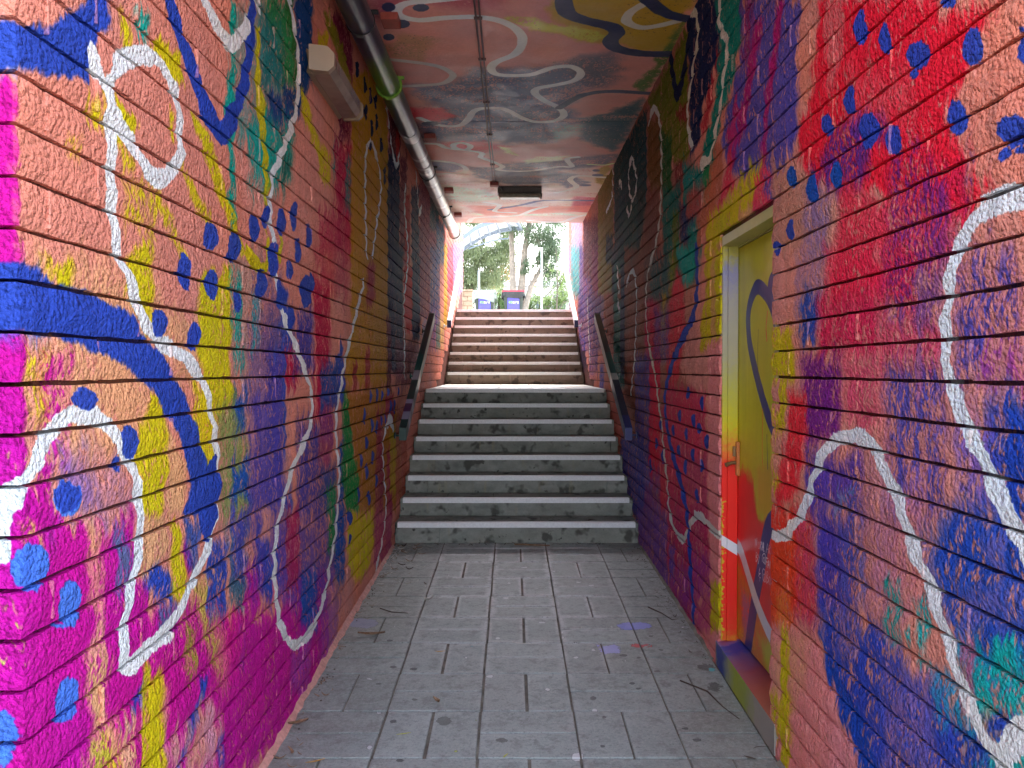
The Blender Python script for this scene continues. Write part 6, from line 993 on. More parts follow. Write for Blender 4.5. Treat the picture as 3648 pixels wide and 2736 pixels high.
M_frame = frame_mat()
def sill_mat():
    m, t, b = new_mat('door_sill_paint', .5); p = pos(t); x, y, z = sep(t, p)
    n = noise(t, p, 12, 4)
    s = mth(t, 'ADD', y, mth(t, 'MULTIPLY', mth(t, 'SUBTRACT', n, .5), .25))
    top = ramp(t, rng01(t, s, 3.1, 4.1), [(0., lin('#9C5A3C')), (.35, lin('#A04C3A')), (.55, lin('#8A4458')), (.75, lin('#6A5488')), (.8, lin('#2A3FA0')), (.88, lin('#2A3FA0')), (.9, lin('#7060A8')), (1., lin('#C05040'))])
    fr = ramp(t, rng01(t, s, 3.1, 4.1), [(0., lin('#8C8880')), (.3, lin('#9A9488')), (.45, lin('#90A040')), (.6, lin('#9AA81C')), (.7, lin('#98A070')), (.84, lin('#2A3C90')), (.9, lin('#2A3C90')), (.91, lin('#707078')), (1., lin('#888880'))])
    g = N(t, 'ShaderNodeNewGeometry'); nz = sep(t, g.outputs['Normal'])[2]
    c = mix(t, mth(t, 'GREATER_THAN', nz, .6), fr, top)
    t.links.new(c, b.inputs['Base Color']); bump(t, b, n, .002); return m
M_sill = sill_mat()
def simple(name, col, rough=.5, metal=0., sc_=30, var=.25, bd=.0008):
    m, t, b = new_mat(name, rough, col, metal); p = pos(t); n = noise(t, p, sc_, 5)
    c = mix(t, ramp(t, n, [(.3, 0.), (.75, 1.)]), tuple(v*(1-var) for v in col), tuple(min(1, v*(1+var)) for v in col))
    t.links.new(c, b.inputs['Base Color']); bump(t, b, n, bd); return m
M_nose = simple('white_aluminium_nosing', (.82, .84, .85), .38, 0, 60, .10)
M_steelw = simple('white_painted_steel', (.72, .74, .78), .35)
M_navy = simple('navy_cap_paint', (.03, .035, .12), .4)
M_redblk = simple('red_painted_block', (.30, .05, .03), .6)
M_dark = simple('black_steel', (.02, .02, .022), .4)
M_lamp = simple('aged_cream_plastic', (.25, .175, .11), .35, 0, 9, .12)
M_lampd = simple('lamp_diffuser_aged', (.22, .17, .13), .22, 0, 6, .35)
M_green = simple('green_bracket_paint', (.16, .30, .03), .4)
M_cond = simple('painted_conduit', (.10, .045, .045), .4, 0, 5, .5)
M_batten = simple('dusty_batten_housing', (.10, .085, .07), .6)
M_battend = simple('yellowed_diffuser', (.34, .30, .22), .3, 0, 20, .3)
M_lever = simple('brass_latch', (.28, .20, .10), .35, .6)
M_orange = simple('orange_latch_plate', (.62, .20, .05), .45)

def pipe_mat():
    m, t, b = new_mat('painted_pipe', .28, spec=.5); p = pos(t); x, y, z = sep(t, p)
    n = noise(t, p, 8, 3); yy = mth(t, 'ADD', y, mth(t, 'MULTIPLY', mth(t, 'SUBTRACT', n, .5), .3))
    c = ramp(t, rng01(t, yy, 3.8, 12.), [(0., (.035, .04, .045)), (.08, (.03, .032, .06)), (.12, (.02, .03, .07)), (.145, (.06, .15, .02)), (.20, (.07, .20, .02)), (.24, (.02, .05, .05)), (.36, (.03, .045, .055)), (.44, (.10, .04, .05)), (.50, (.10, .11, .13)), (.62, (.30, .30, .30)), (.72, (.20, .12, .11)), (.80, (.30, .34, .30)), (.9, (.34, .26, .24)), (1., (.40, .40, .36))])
    wv = N(t, 'ShaderNodeTexWave'); wv.inputs['Scale'].default_value = .55; wv.inputs['Distortion'].default_value = 2.5; wv.bands_direction = 'Y'
    t.links.new(p, wv.inputs[0])
    f = mth(t, 'MULTIPLY', mth(t, 'GREATER_THAN', wv.outputs[1], .93), mth(t, 'GREATER_THAN', y, 6.4))
    c = mix(t, f, c, (.5, .5, .5)); t.links.new(c, b.inputs['Base Color']); return m
M_pipe = pipe_mat()
def rail_mat(name, stops):
    m, t, b = new_mat(name, .3); p = pos(t); x, y, z = sep(t, p)
    c = ramp(t, rng01(t, mth(t, 'ADD', y, mth(t, 'MULTIPLY', z, .12)), 6.4, 9.2), stops, 'CONSTANT')
    t.links.new(c, b.inputs['Base Color']); bump(t, b, noise(t, p, 60, 3), .0006); return m
DK = (.04, .06, .06)
M_railL = rail_mat('left_rail_paint', [(0., (.012, .045, .04)), (.105, (.28, .26, .36)), (.15, (.10, .03, .09)), (.20, (.30, .28, .40)), (.23, (.015, .05, .05)), (.34, (.012, .05, .045)), (.36, (.35, .33, .38)), (.43, (.02, .09, .075)), (.56, DK)])
M_railR = rail_mat('right_rail_paint', [(0., (.03, .04, .16)), (.16, (.03, .035, .06)), (.40, (.42, .44, .42)), (.45, (.03, .10, .09)), (.62, DK)])

# ---------------------------------------------------------------- mesh helpers
def mesh(name, verts, faces, mats=None, smooth=False, mi=None):
    me = bpy.data.meshes.new(name); me.from_pydata([tuple(v) for v in verts], [], [tuple(f) for f in faces])
    for m in (mats or []): me.materials.append(m)
    if smooth: me.polygons.foreach_set('use_smooth', [True]*len(me.polygons))
    if mi: me.polygons.foreach_set('material_index', mi)
    me.update(); return me
class MB:
    def __init__(s): s.v, s.f, s.m = [], [], []
    def add(s, v, f, m=0):
        o = len(s.v); s.v += [tuple(x) for x in v]; s.f += [tuple(i+o for i in q) for q in f]; s.m += [m]*len(f); return s
    def box(s, a, b, m=0, ch=0.):
        (x0, y0, z0), (x1, y1, z1) = a, b
        if ch <= 0:
            v = [(x0,y0,z0),(x1,y0,z0),(x1,y1,z0),(x0,y1,z0),(x0,y0,z1),(x1,y0,z1),(x1,y1,z1),(x0,y1,z1)]
            return s.add(v, [(0,3,2,1),(4,5,6,7),(0,1,5,4),(1,2,6,5),(2,3,7,6),(3,0,4,7)], m)
        # chamfered box: 24 verts
        c = ch; v = []; X, Y, Z = (x0, x1), (y0, y1), (z0, z1); idx = {}
        for i in (0, 1):
            for j in (0, 1):
                for k in (0, 1):
                    sx, sy, sz = (1-2*i)*c, (1-2*j)*c, (1-2*k)*c
                    idx[i,j,k,'x'] = len(v); v.append((X[i], Y[j]+sy, Z[k]+sz))
                    idx[i,j,k,'y'] = len(v); v.append((X[i]+sx, Y[j], Z[k]+sz))
                    idx[i,j,k,'z'] = len(v); v.append((X[i]+sx, Y[j]+sy, Z[k]))
        f = []
        def fl(q, flip): f.append(tuple(q[::-1]) if flip else tuple(q))
        for i in (0, 1):
            fl([idx[i,0,0,'x'], idx[i,0,1,'x'], idx[i,1,1,'x'], idx[i,1,0,'x']], i == 1)
            fl([idx[0,i,0,'y'], idx[1,i,0,'y'], idx[1,i,1,'y'], idx[0,i,1,'y']], i == 1)
            fl([idx[0,0,i,'z'], idx[0,1,i,'z'], idx[1,1,i,'z'], idx[1,0,i,'z']], i == 1)
        for i in (0, 1):
            for j in (0, 1):
                e = (i+j) % 2
                fl([idx[i,j,0,'x'], idx[i,j,1,'x'], idx[i,j,1,'y'], idx[i,j,0,'y']], e == 1)
                fl([idx[i,0,j,'x'], idx[i,1,j,'x'], idx[i,1,j,'z'], idx[i,0,j,'z']], e == 0)
                fl([idx[0,i,j,'y'], idx[1,i,j,'y'], idx[1,i,j,'z'], idx[0,i,j,'z']], e == 1)
        for i in (0, 1):
            for j in (0, 1):
                for k in (0, 1):
                    fl([idx[i,j,k,'x'], idx[i,j,k,'y'], idx[i,j,k,'z']], (i+j+k) % 2 == 1)
        return s.add(v, f, m)
    def tube(s, pts, r, n=10, m=0, cap=True):
        P = [Vector(p) for p in pts]; R = r if isinstance(r, (list, tuple)) else [r]*len(P); o = len(s.v); fr = None
        for i, p in enumerate(P):
            d = (P[min(i+1, len(P)-1)]-P[max(i-1, 0)]).normalized()
            if fr is None: fr = d.orthogonal().normalized()
            fr = (fr-d*fr.dot(d)).normalized(); bt = d.cross(fr)
            for k in range(n):
                a = 2*math.pi*k/n; s.v.append(tuple(p+(fr*math.cos(a)+bt*math.sin(a))*R[i]))
        for i in range(len(P)-1):
            for k in range(n):
                a, b = o+i*n+k, o+i*n+(k+1) % n; s.f.append((a, b, b+n, a+n)); s.m.append(m)
        if cap:
            s.f.append(tuple(o+k for k in range(n))[::-1]); s.m.append(m)
            e = o+(len(P)-1)*n; s.f.append(tuple(e+k for k in range(n))); s.m.append(m)
        return s
    def prism(s, prof, a, b, m=0):
        # prof: (y,z) outline extruded along x from a to b
        n = len(prof); v = [(a, y, z) for y, z in prof]+[(b, y, z) for y, z in prof]
        f = [(i, (i+1) % n, (i+1) % n+n, i+n) for i in range(n)]+[tuple(range(n))[::-1], tuple(range(n, 2*n))]
        return s.add(v, f, m)
    def build(s, name, mats, parent=None, loc=None, smooth=False):
        if not isinstance(mats, (list, tuple)): mats = [mats]
        base = Vector(parent['_b']) if parent is not None and '_b' in parent else Vector((0, 0, 0))
        own = Vector(loc) if loc else base
        me = mesh(name, [Vector(v)-own for v in s.v], s.f, mats, smooth, s.m)
        if smooth:
            try: me.set_sharp_from_angle(angle=math.radians(40))
            except Exception: pass
        o = bpy.data.objects.new(name, me); C.objects.link(o)
        if parent is not None: o.parent = parent; o.location = own-base
        else: o.location = own
        o['_b'] = list(own); return o
def tag(o, label=None, cat=None, group=None, kind=None):
    if label: o['label'] = label
    if cat: o['category'] = cat
    if group: o['group'] = group
    if kind: o['kind'] = kind
    return o
def thing(name, loc, label=None, cat=None, group=None, kind=None):
    o = bpy.data.objects.new(name, None); C.objects.link(o); o.location = loc; o.empty_display_size = .1; o['_b'] = list(loc)
    return tag(o, label, cat, group, kind)
def child(name, me, parent, loc, rot=(0, 0, 0)):
    o = bpy.data.objects.new(name, me); C.objects.link(o); o.parent = parent
    o.location = Vector(loc)-Vector(parent['_b']); o.rotation_euler = rot; return o

# ---------------------------------------------------------------- split-faced block walls
BL, BH, CP = .392, .0905, .1              # block length, height, course pitch
def block_mesh(L, H, seed, D=.05, nx=6, nz=2):
    """front face looks along +x (local), runs along y; face centred on origin plane x=0"""
    r = random.Random(seed); v = []; f = []
    for j in range(nz+1):
        for i in range(nx+1):
            y = -L/2+L*i/nx; z = -H/2+H*j/nz
            x = r.uniform(-.007, -.0015) if j in (0, nz) else (r.uniform(-.001, .004) if i in (0, nx) else r.uniform(.0, .007))
            if 0 < i < nx: y += r.uniform(-.012, .012)
            if j in (0, nz): z += r.uniform(-.0018, .0018)
            if 0 < j < nz: z += r.uniform(-.01, .01)
            v.append((x, y, z))
    w_ = nx+1
    for j in range(nz):
        for i in range(nx):
            a = j*w_+i; f.append((a, a+1, a+1+w_, a+w_))
    ring = [i for i in range(w_)]+[j*w_+nx for j in range(1, nz+1)]+[nz*w_+i for i in range(nx-1, -1, -1)]+[j*w_ for j in range(nz-1, 0, -1)]
    o = len(v)
    for k in ring: v.append((-D, v[k][1], v[k][2]))
    n = len(ring)
    for k in range(n): f.append((ring[(k+1) % n], ring[k], o+k, o+(k+1) % n))
    return v, f
LENS = (BL, .192)
lib = {}
def lib_block(L, seed, mat, side):
    key = (round(L, 3), seed, mat.name)
    if key not in lib:
        nx = 6 if L > .3 else (4 if L > .15 else 2)
        v, f = block_mesh(L, BH, seed+int(L*1000)*17, nx=nx)
        if side > 0: pass
        else: v = [(-a, b, c) for a, b, c in v]; f = [q[::-1] for q in f]
        me = mesh('brick', v, f, [mat], True)
        try: me.set_sharp_from_angle(angle=math.radians(62))
        except Exception: pass
        lib[key] = (me, v, f)
    return lib[key]
def build_wall(name, label, x, side, mat, matm, joff, y0, y1, openings, topfn, botfn):
    """side=+1: face looks towards +x (left wall)."""
    root = thing(name, (x, YC, 0), label, 'wall')
    items = []
    k0 = int(math.floor((botfn(y0)-.053)/CP))-1
    for k in range(-1, 44):
        zb = .053+CP*k; zc = zb+CP/2
        if zc < botfn(y0)-.1: continue
        off = joff+(.2 if k % 2 else 0.)
        y = off-math.ceil((off-y0)/.4+1)*.4
        while y < y1:
            a, b = max(y, y0), min(y+.4, y1); y += .4
            if b-a < .05: continue
            m = (a+b)/2
            if zb > topfn(m)-.02 or zb+CP < botfn(m): continue
            segs = [(a, b)]
            for (oy0, oy1, oz0, oz1) in openings:
                if zc > oz0 and zc < oz1:
                    ns = []
                    for p, q in segs:
                        if q <= oy0 or p >= oy1: ns.append((p, q)); continue
                        if p < oy0: ns.append((p, oy0+.004))
                        if q > oy1: ns.append((oy1-.004, q))
                    segs = ns
            for p, q in segs:
                if q-p < .035: continue
                items.append(((p+q)/2, q-p-.0008, zc))
    def size(it): return 1/(it[0]**2) if vis(it) else 0
    def vis(it):
        Y, L, z = it; yy = 50+2911*(z-1.58)/Y
        if abs(yy) > 1368+60: return False
        if abs(2911*x/Y) > 1824+80: return False
        return True
    items.sort(key=size, reverse=True)
    rest = MB()
    R = random.Random(11 if side > 0 else 12)
    for n, (Y, L, z) in enumerate(items):
        Lr = .3992 if L > .37 else L
        me, v, f = lib_block(max(L if L <= .37 else Lr, .03), R.randrange(7), mat, side)
        dx = side*R.uniform(-.0012, .0012)
        if n < 298: child('brick', me, root, (x+dx, Y, z))
        else: rest.add([(x+dx+p[0], Y+p[1], z+p[2]) for p in v], f)
    o = rest.build('brick_courses', mat, root, smooth=True); o['kind'] = 'stuff'
    # mortar: one raked backing behind the faces plus buttered perpends almost flush
    mb = MB(); pb_ = MB(); bx = x-side*.018
    cuts = sorted({y0+.07, y1, *[o_[0] for o_ in openings], *[o_[1] for o_ in openings], *[c for c in (11.9,) if y0 < c < y1]})
    for a, b in zip(cuts[:-1], cuts[1:]):
        spans = [(-.1, topfn((a+b)/2))]
        for (oy0, oy1, oz0, oz1) in openings:
            if a >= oy0-1e-6 and b <= oy1+1e-6: spans = [(-.1, oz0), (oz1, topfn((a+b)/2))]
        for z0, z1 in spans:
            mb.box((min(bx, bx-side*.2), a+.002, z0), (max(bx, bx-side*.2), b-.002, z1))
    for (Y, L, z) in items:
        if Y < 5.5 and L > .1 and R.random() < .45:
            ye = Y+L/2+.004
            if ye > y1-.05 or any(abs(ye-q) < .05 for o_ in openings for q in o_[:2]): continue
            d = R.uniform(-.005, .001); wv = .003+R.random()*.003
            pb_.box((min(x-side*d, x-side*.02), ye-.002-wv, z-.043+R.random()*.01), (max(x-side*d, x-side*.02), ye-.002+wv, z+.043), 0, .002)
    mb.build('mortar', matm, root); pb_.build('perpend_mortar', M_leftp if side > 0 else M_rightp, root)['kind'] = 'stuff'
    return root
wl = build_wall('brick_wall', 'long left mural wall of split-faced blocks with magenta near corner and looping white lines', XL, 1, M_left, M_leftm, 1.676, YC, 15.9, [],
    lambda y: ceil_z(y) if y < 11.9 else (4.62-(y-11.9)*.13), lambda y: floor_z(y) if y < 6.6 else .2+(y-6.6)*.33)
DOY0, DOY1 = 3.222, 4.045
wr = build_wall('brick_wall', 'long right mural wall of split-faced blocks with the recessed yellow door in it', XR, -1, M_right, M_rightm, 1.622, 1.50, 14.9, [(DOY0, DOY1, .05, 2.235)],
    lambda y: ceil_z(y) if y < 11.9 else 4.5, lambda y: floor_z(y) if y < 6.6 else .2+(y-6.6)*.33)
# end faces of both walls at the mouth of the tunnel
def end_face(name, label, side, mat, matm, x, y):
    root = thing(name, (x, y, 0), label, 'wall'); R = random.Random(5); mb = MB()
    for k in range(-1, 37):
        z = .053+CP*k+CP/2
        a = 0.
        for L in ((.192, .392) if k % 2 else (.392, .192)):
            v, f = block_mesh(L, BH, R.randrange(9), nx=5 if L > .3 else 3)
            # turn the face to look along -y
            if side < 0: vv = [(q[1], -q[0], q[2]) for q in v]; cx = x-a-L/2-.004
            else: vv = [(q[1], -q[0], q[2]) for q in v]; cx = x+a+L/2+.004
            me = mesh('brick', vv, f, [mat], True)
            child('brick', me, root, (cx, y, z)); a += L+.008
    x1 = x+side*.61
    mb.box((min(x, x1)+ (.0 if side>0 else 0), y+.012, -.1), (max(x, x1), y+.05, 3.75)).build('mortar', matm, root)
    return root
end_face('brick_pier', 'magenta painted block end of the left wall at the tunnel mouth', -1, M_left, M_leftm, XL-.054, YC+.004)
end_face('brick_pier', 'block end of the right wall at the tunnel mouth, salmon and white', 1, M_right, M_rightm, XR+.054, 1.504)

# ---------------------------------------------------------------- ceiling
ce = thing('ceiling', (0, 1.6, 3.58), kind='structure')
ys = [1.60, 4.38, 6.84, 9.16, 10.80, 11.90]
for a, b in zip(ys[:-1], ys[1:]):
    m_ = MB(); g = .004; a_, b_ = a+g, b-g; t_ = .35
    v = [(-.96, a_, ceil_z(a)), (1.04, a_, ceil_z(a)), (1.04, b_, ceil_z(b)), (-.96, b_, ceil_z(b)),
         (-.96, a_, ceil_z(a)+t_), (1.04, a_, ceil_z(a)+t_), (1.04, b_, ceil_z(b)+t_), (-.96, b_, ceil_z(b)+t_)]
    m_.add(v, [(0,3,2,1),(4,5,6,7),(0,1,5,4),(1,2,6,5),(2,3,7,6),(3,0,4,7)]).build('ceiling_panel', M_ceil, ce)
MB().box((-3.2, 1.62, 3.94), (3.2, 11.88, 4.3)).build('road_slab', M_conc)['kind'] = 'structure'
# earth and retaining mass on both sides of the passage
eb = MB(); eb.box((-3.2, 1.66, -.4), (-1.17, 11.88, 3.93)); eb.box((1.26, 1.66, -.4), (3.2, 11.88, 3.93))
tag(eb.build('embankment', M_conc), kind='structure')

# ---------------------------------------------------------------- paving: basket-weave pavers on the sloping floor
pv = thing('paving', (0, 4, floor_z(4)), kind='structure')
bd_ = MB()
yy0, yy1 = -2.5, 6.62
bd_.add([(-1.05, yy0, floor_z(yy0)-.008), (1.14, yy0, floor_z(yy0)-.008), (1.14, yy1, floor_z(yy1)-.008), (-1.05, yy1, floor_z(yy1)-.008)], [(0, 1, 2, 3)]).build('joint_bed', M_bed, pv)
pl = {}
def paver(sx, sy, x, y, name='paver', par=None, z=None, rot=FS, mat=None):
    key = (round(sx, 3), round(sy, 3), mat.name if mat else '')
    if key not in pl:
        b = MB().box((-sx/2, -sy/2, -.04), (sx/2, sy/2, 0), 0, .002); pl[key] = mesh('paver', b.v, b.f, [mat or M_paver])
    R_ = random
    return child(name, pl[key], par or pv, (x, y, (floor_z(y) if z is None else z)+R_.uniform(-.0015, .0015)), (rot+R_.uniform(-.003, .003), R_.uniform(-.003, .003), R_.uniform(-.004, .004)))
Mo = .4085; gx = .008
cols = [(-.948+.012, -.546), (-.546, -.135), (-.135, .268), (.268, .684), (.684, 1.020)]
row = 0
for r in range(-14, 9):
    ya = 3.138+Mo*r; yb = ya+Mo
    if ya > 6.5: break
    yb = min(yb, 6.60)
    for ci, (xa, xb) in enumerate(cols):
        wide = .014 if ci == 2 else gx
        horiz = (ci+r) % 2 == 0
        if yb-ya < .3:
            paver(xb-xa-gx, yb-ya-.012, (xa+xb)/2, (ya+yb)/2); continue
        if horiz:
            for q in (0, 1):
                c_ = ya+(q+.5)*(yb-ya)/2; paver(xb-xa-gx, (yb-ya)/2-.011, (xa+xb)/2, c_)
        else:
            hw = (xb-xa)/2
            for q in (0, 1):
                c_ = xa+(q+.5)*hw; paver(hw-(.014 if ci in (1, 2) else gx), yb-ya-.012, c_, (ya+yb)/2)
tag(MB().add([(-8, -30, -.12), (8, -30, -.12), (8, 1.6, -.02), (-8, 1.6, -.02)], [(0, 1, 2, 3)]).build('forecourt', M_ground), kind='structure')
tag(MB().box((-1.95, -2.6, -.3), (-1.62, 1.60, 3.3), 0, .01).build('sky_shade_wall', M_conc, None, loc=(-1.8, -.5, -.1)), 'unseen plain concrete wall added to shade the left side of the tunnel mouth', 'wall')  # added out of view to cut sky light on the left end face
# painted mortar fillet along the foot of the left wall
fl = MB(); R = random.Random(3)
yk = 1.6; pr = None; vs = []
while yk < 6.5: vs.append((yk, .020+R.uniform(-.006, .008), .014+R.uniform(-.005, .006))); yk += .06
for (a, wa, ha), (b, wb, hb) in zip(vs[:-1], vs[1:]):
    fl.add([(XL-.004, a, floor_z(a)+ha+.01), (XL+wa, a, floor_z(a)+.001), (XL+wb, b, floor_z(b)+.001), (XL-.004, b, floor_z(b)+hb+.01)], [(0, 1, 2, 3)])
fl.build('mortar_fillet', simple('salmon_fillet', (.62, .30, .25), .7, 0, 40), wl)
fl = MB()
for (a, wa, ha), (b, wb, hb) in zip(vs[:-1], vs[1:]):
    if a > 3.1 and b < 4.15: continue
    fl.add([(XR+.004, a, floor_z(a)+ha), (XR-wa*.6, a, floor_z(a)+.001), (XR-wb*.6, b, floor_z(b)+.001), (XR+.004, b, floor_z(b)+hb)], [(3, 2, 1, 0)])
fl.build('mortar_fillet', M_bed, wr)

# ---------------------------------------------------------------- the two flights of steps
st = thing('staircase', (0, 6.57, .184), 'two flights of stained concrete block steps with white metal nosings, landing between', 'steps')
R = random.Random(21)
def flight(y0, zs, tread, mat, last, lens):
    for i in range(len(zs)-1):
        y = y0+tread*i; z0, z1 = zs[i], zs[i+1]; dep = tread if i < len(zs)-2 else last
        # core
        MB().box((XL-.01, y+.045, z0-.1), (XR+.01, y+dep+.04, z1-.035)).build('step_core', mat, st)
        # riser blocks
        x = XL+.002-R.uniform(0, .2)
        while x < XR-.02:
            a, b = max(x, XL+.002), min(x+.395, XR-.002); x += .395
            if b-a < .03: continue
            key = ('riser', round(b-a, 2), round(z1-z0, 3), mat.name)
            w_ = round(b-a, 2)
            if key not in pl:
                bb = MB().box((-w_/2+.0015, 0, 0), (w_/2-.0015, .05, z1-z0-.036), 0, .003); pl[key] = mesh('riser_block', bb.v, bb.f, [mat])
            child('riser_block', pl[key], st, ((a+b)/2, y+R.uniform(-.0015, .0015), z0+.001))
        # tread slabs
        n = 5; w_ = (XR-XL-.004)/n; tz = .034
        if i < len(zs)-2:
            for q in range(n):
                key = ('tread', round(dep, 3), mat.name)
                if key not in pl:
                    bb = MB().box((-w_/2+.0015, 0, 0), (w_/2-.0015, dep-.002, tz), 0, .003); pl[key] = mesh('tread_slab', bb.v, bb.f, [mat])
                child('tread_slab', pl[key], st, (XL+.002+w_*(q+.5), y-.004+.004, z1-tz+R.uniform(-.001, .001)))
        # white nosing: grooved angle, a little short of the walls
        a, b = XL+.026+R.uniform(-.004, .004), XR-.03+R.uniform(-.004, .004); h = .036
        prof = [(y-.012, z1-h), (y-.002, z1-h), (y-.002, z1+.0005), (y+.052, z1+.0005), (y+.052, z1+.004)]
        for g in (.044, .034, .024, .014, .004):
            prof += [(y+g, z1+.0045), (y+g-.003, z1+.002), (y+g-.006, z1+.0045)]
        prof += [(y-.010, z1+.004), (y-.012, z1+.001)]
        MB().prism([(p, q) for p, q in prof][::-1], a, b).build('nosing', M_nose, st)
z_low = [floor_z(6.57)-.002]+[1.58-h for h in (1.234, 1.087, .941, .794, .648, .501, .354, .2076)]
flight(6.57, z_low, .3207, M_step, .1, None)
z_l = 1.58-.2076
z_up = [z_l]+[1.58+h for h in (-.036, .113, .262, .412, .561, .710, .860, 1.009)]
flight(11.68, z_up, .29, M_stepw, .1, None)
# landing tiles
M_land = concrete('pale_landing_tile', (.42, .41, .38), (.55, .54, .50), 8, .5)
MB().box((XL-.01, 6.57+.3207*7+.15, z_l-.3), (XR+.01, 11.75, z_l-.03)).build('landing_core', M_step, st)
ly0, ly1 = 6.57+.3207*7+.056, 11.675
for i in range(5):
    for j in range(7):
        w_ = (XR-XL-.006)/5; d_ = (ly1-ly0)/7
        sh = w_/2 if False else 0
        key = ('land',)
        if key not in pl:
            bb = MB().box((-w_/2+.003, -d_/2+.003, -.03), (w_/2-.003, d_/2-.003, 0), 0, .003); pl[key] = mesh('landing_tile', bb.v, bb.f, [M_land])
        child('landing_tile', pl[key], st, (XL+.003+w_*(i+.5), ly0+d_*(j+.5), z_l+random.uniform(-.001, .001)))

# ---------------------------------------------------------------- upper ground
ug = MB(); yt = 11.68+.29*7+.056
ug.add([(XL+.0, yt, TOPZ-.001), (XR, yt, TOPZ-.001), (XR, 16, TOPZ-.001), (XL, 16, TOPZ-.001)], [(0, 1, 2, 3)])
ug.add([(-150, 16.0, TOPZ-.001), (150, 16.0, TOPZ-.001), (150, 400, TOPZ-.001), (-150, 400, TOPZ-.001)], [(0, 1, 2, 3)])
ug.add([(-150, 11.9, TOPZ-.001), (XL-.2, 11.9, TOPZ-.001), (XL-.2, 16, TOPZ-.001), (-150, 16, TOPZ-.001)], [(0, 1, 2, 3)])
ug.add([(XR+.2, 11.9, TOPZ-.001), (150, 11.9, TOPZ-.001), (150, 16, TOPZ-.001), (XR+.2, 16, TOPZ-.001)], [(0, 1, 2, 3)])
tag(ug.build('upper_ground', M_ground), kind='structure')

# ---------------------------------------------------------------- handrails
def rail(x, y0, z0, y1, z1, mat, label, wallx, w_=.058, h=.10, capmat=None):
    root = thing('handrail', (x, y0, z0), label, 'handrail', 'handrails on the steps')
    v = []; 
    for y, z in ((y0, z0), (y1, z1)):
        for dx, dz in ((-w_/2, 0), (w_/2, 0), (w_/2, h), (-w_/2, h)): v.append((x+dx, y, z+dz))
    MB().add(v, [(0,1,5,4),(1,2,6,5),(2,3,7,6),(3,0,4,7),(3,2,1,0),(4,5,6,7)]).build('rail', mat, root)
    if capmat:
        c = MB().box((x-w_/2-.003, y0-.012, z0-.003), (x+w_/2+.003, y0-.001, z0+h+.003), 0, .002); c.build('end_cap', capmat, root)
    s = 1 if wallx > x else -1
    for k in (.06, .5, .94):
        y = y0+(y1-y0)*k; z = z0+(z1-z0)*k
        b = MB().tube([(x+s*w_*.3, y, z-.035), (wallx, y, z-.035)], .008, 8)
        b.tube([(x, y, z+.005), (x+s*.004, y, z-.035)], .008, 8)
        b.tube([(wallx-s*.012, y, z-.035), (wallx-s*.002, y, z-.035)], .026, 12)
        b.build('wall_bracket', mat, root, smooth=True)
rail(-.86, 6.42, 1.025, 8.78, 2.09, M_railL, 'dark green handrail on the left wall beside the lower steps', XL)
rail(.93, 6.50, 1.02, 8.95, 2.10, M_railR, 'dark handrail with blue lower end on the right wall by the lower steps', XR)
rail(-.86, 11.20, 2.16, 13.6, 3.27, M_steelw, 'pale sunlit handrail on the left beside the upper steps', XL, .05, .10, M_navy)
rail(.93, 11.85, 2.20, 14.3, 3.33, M_steelw, 'pale sunlit handrail on the right beside the upper steps', XR, .05, .10, M_navy)

# ---------------------------------------------------------------- door in the right wall
dr = thing('steel_door', (1.1, 3.63, .2), 'painted yellow and red steel door with navy curve, recessed in the right wall', 'door')
MB().box((1.115, 3.19, .262), (1.155, 4.032, 2.178), 0, .002).build('door_leaf', M_door, dr)
fr = MB()
fr.box((1.036, 4.024, .24), (1.062, 4.062, 2.232), 0, .002)       # outer return of the jamb
fr.box((1.0625, 4.020, .24), (1.113, 4.060, 2.232), 0, .002)
fr.box((1.1135, 4.034, .24), (1.17, 4.075, 2.215), 0, .001)
fr.build('door_jamb', M_frame, dr)
M_head = simple('olive_head_paint', lin('#A8A258'), .42, 0, 6, .18)
hd = MB(); hd.box((1.030, 3.19, 2.186), (1.11, 4.019, 2.232), 0, .002); hd.box((1.1105, 3.19, 2.181), (1.17, 4.033, 2.215), 0, .001)
hd.build('door_head', M_head, dr)
MB().box((1.036, 3.19, .24), (1.113, 3.228, 2.185), 0, .002).build('door_jamb', M_frame, dr)
MB().box((1.156, 3.1, .1), (1.3, 4.2, 2.3)).build('door_backing', M_dark, dr)
si = MB(); si.add([(1.018, 3.15, .08), (1.018, 4.06, .11), (1.018, 4.06, .228), (1.018, 3.15, .205), (1.2, 3.15, .08), (1.2, 4.06, .11), (1.2, 4.06, .256), (1.2, 3.15, .25)],
  [(0,1,2,3),(4,7,6,5),(3,2,6,7),(0,4,5,1),(0,3,7,4),(1,5,6,2)])
si.build('door_sill', M_sill, dr)
lt = MB().box((1.098, 3.985, 1.062), (1.114, 4.012, 1.228), 0, .002).build('latch_plate', M_orange, dr)
MB().tube([(1.10, 4.00, 1.125), (1.075, 3.995, 1.125), (1.045, 3.99, 1.115)], [.009, .008, .011], 10).build('latch_lever', M_lever, lt, smooth=True)
MB().box((1.085, 4.000, 1.155), (1.098, 4.016, 1.205), 0, .002).build('latch_bolt', M_lever, lt)

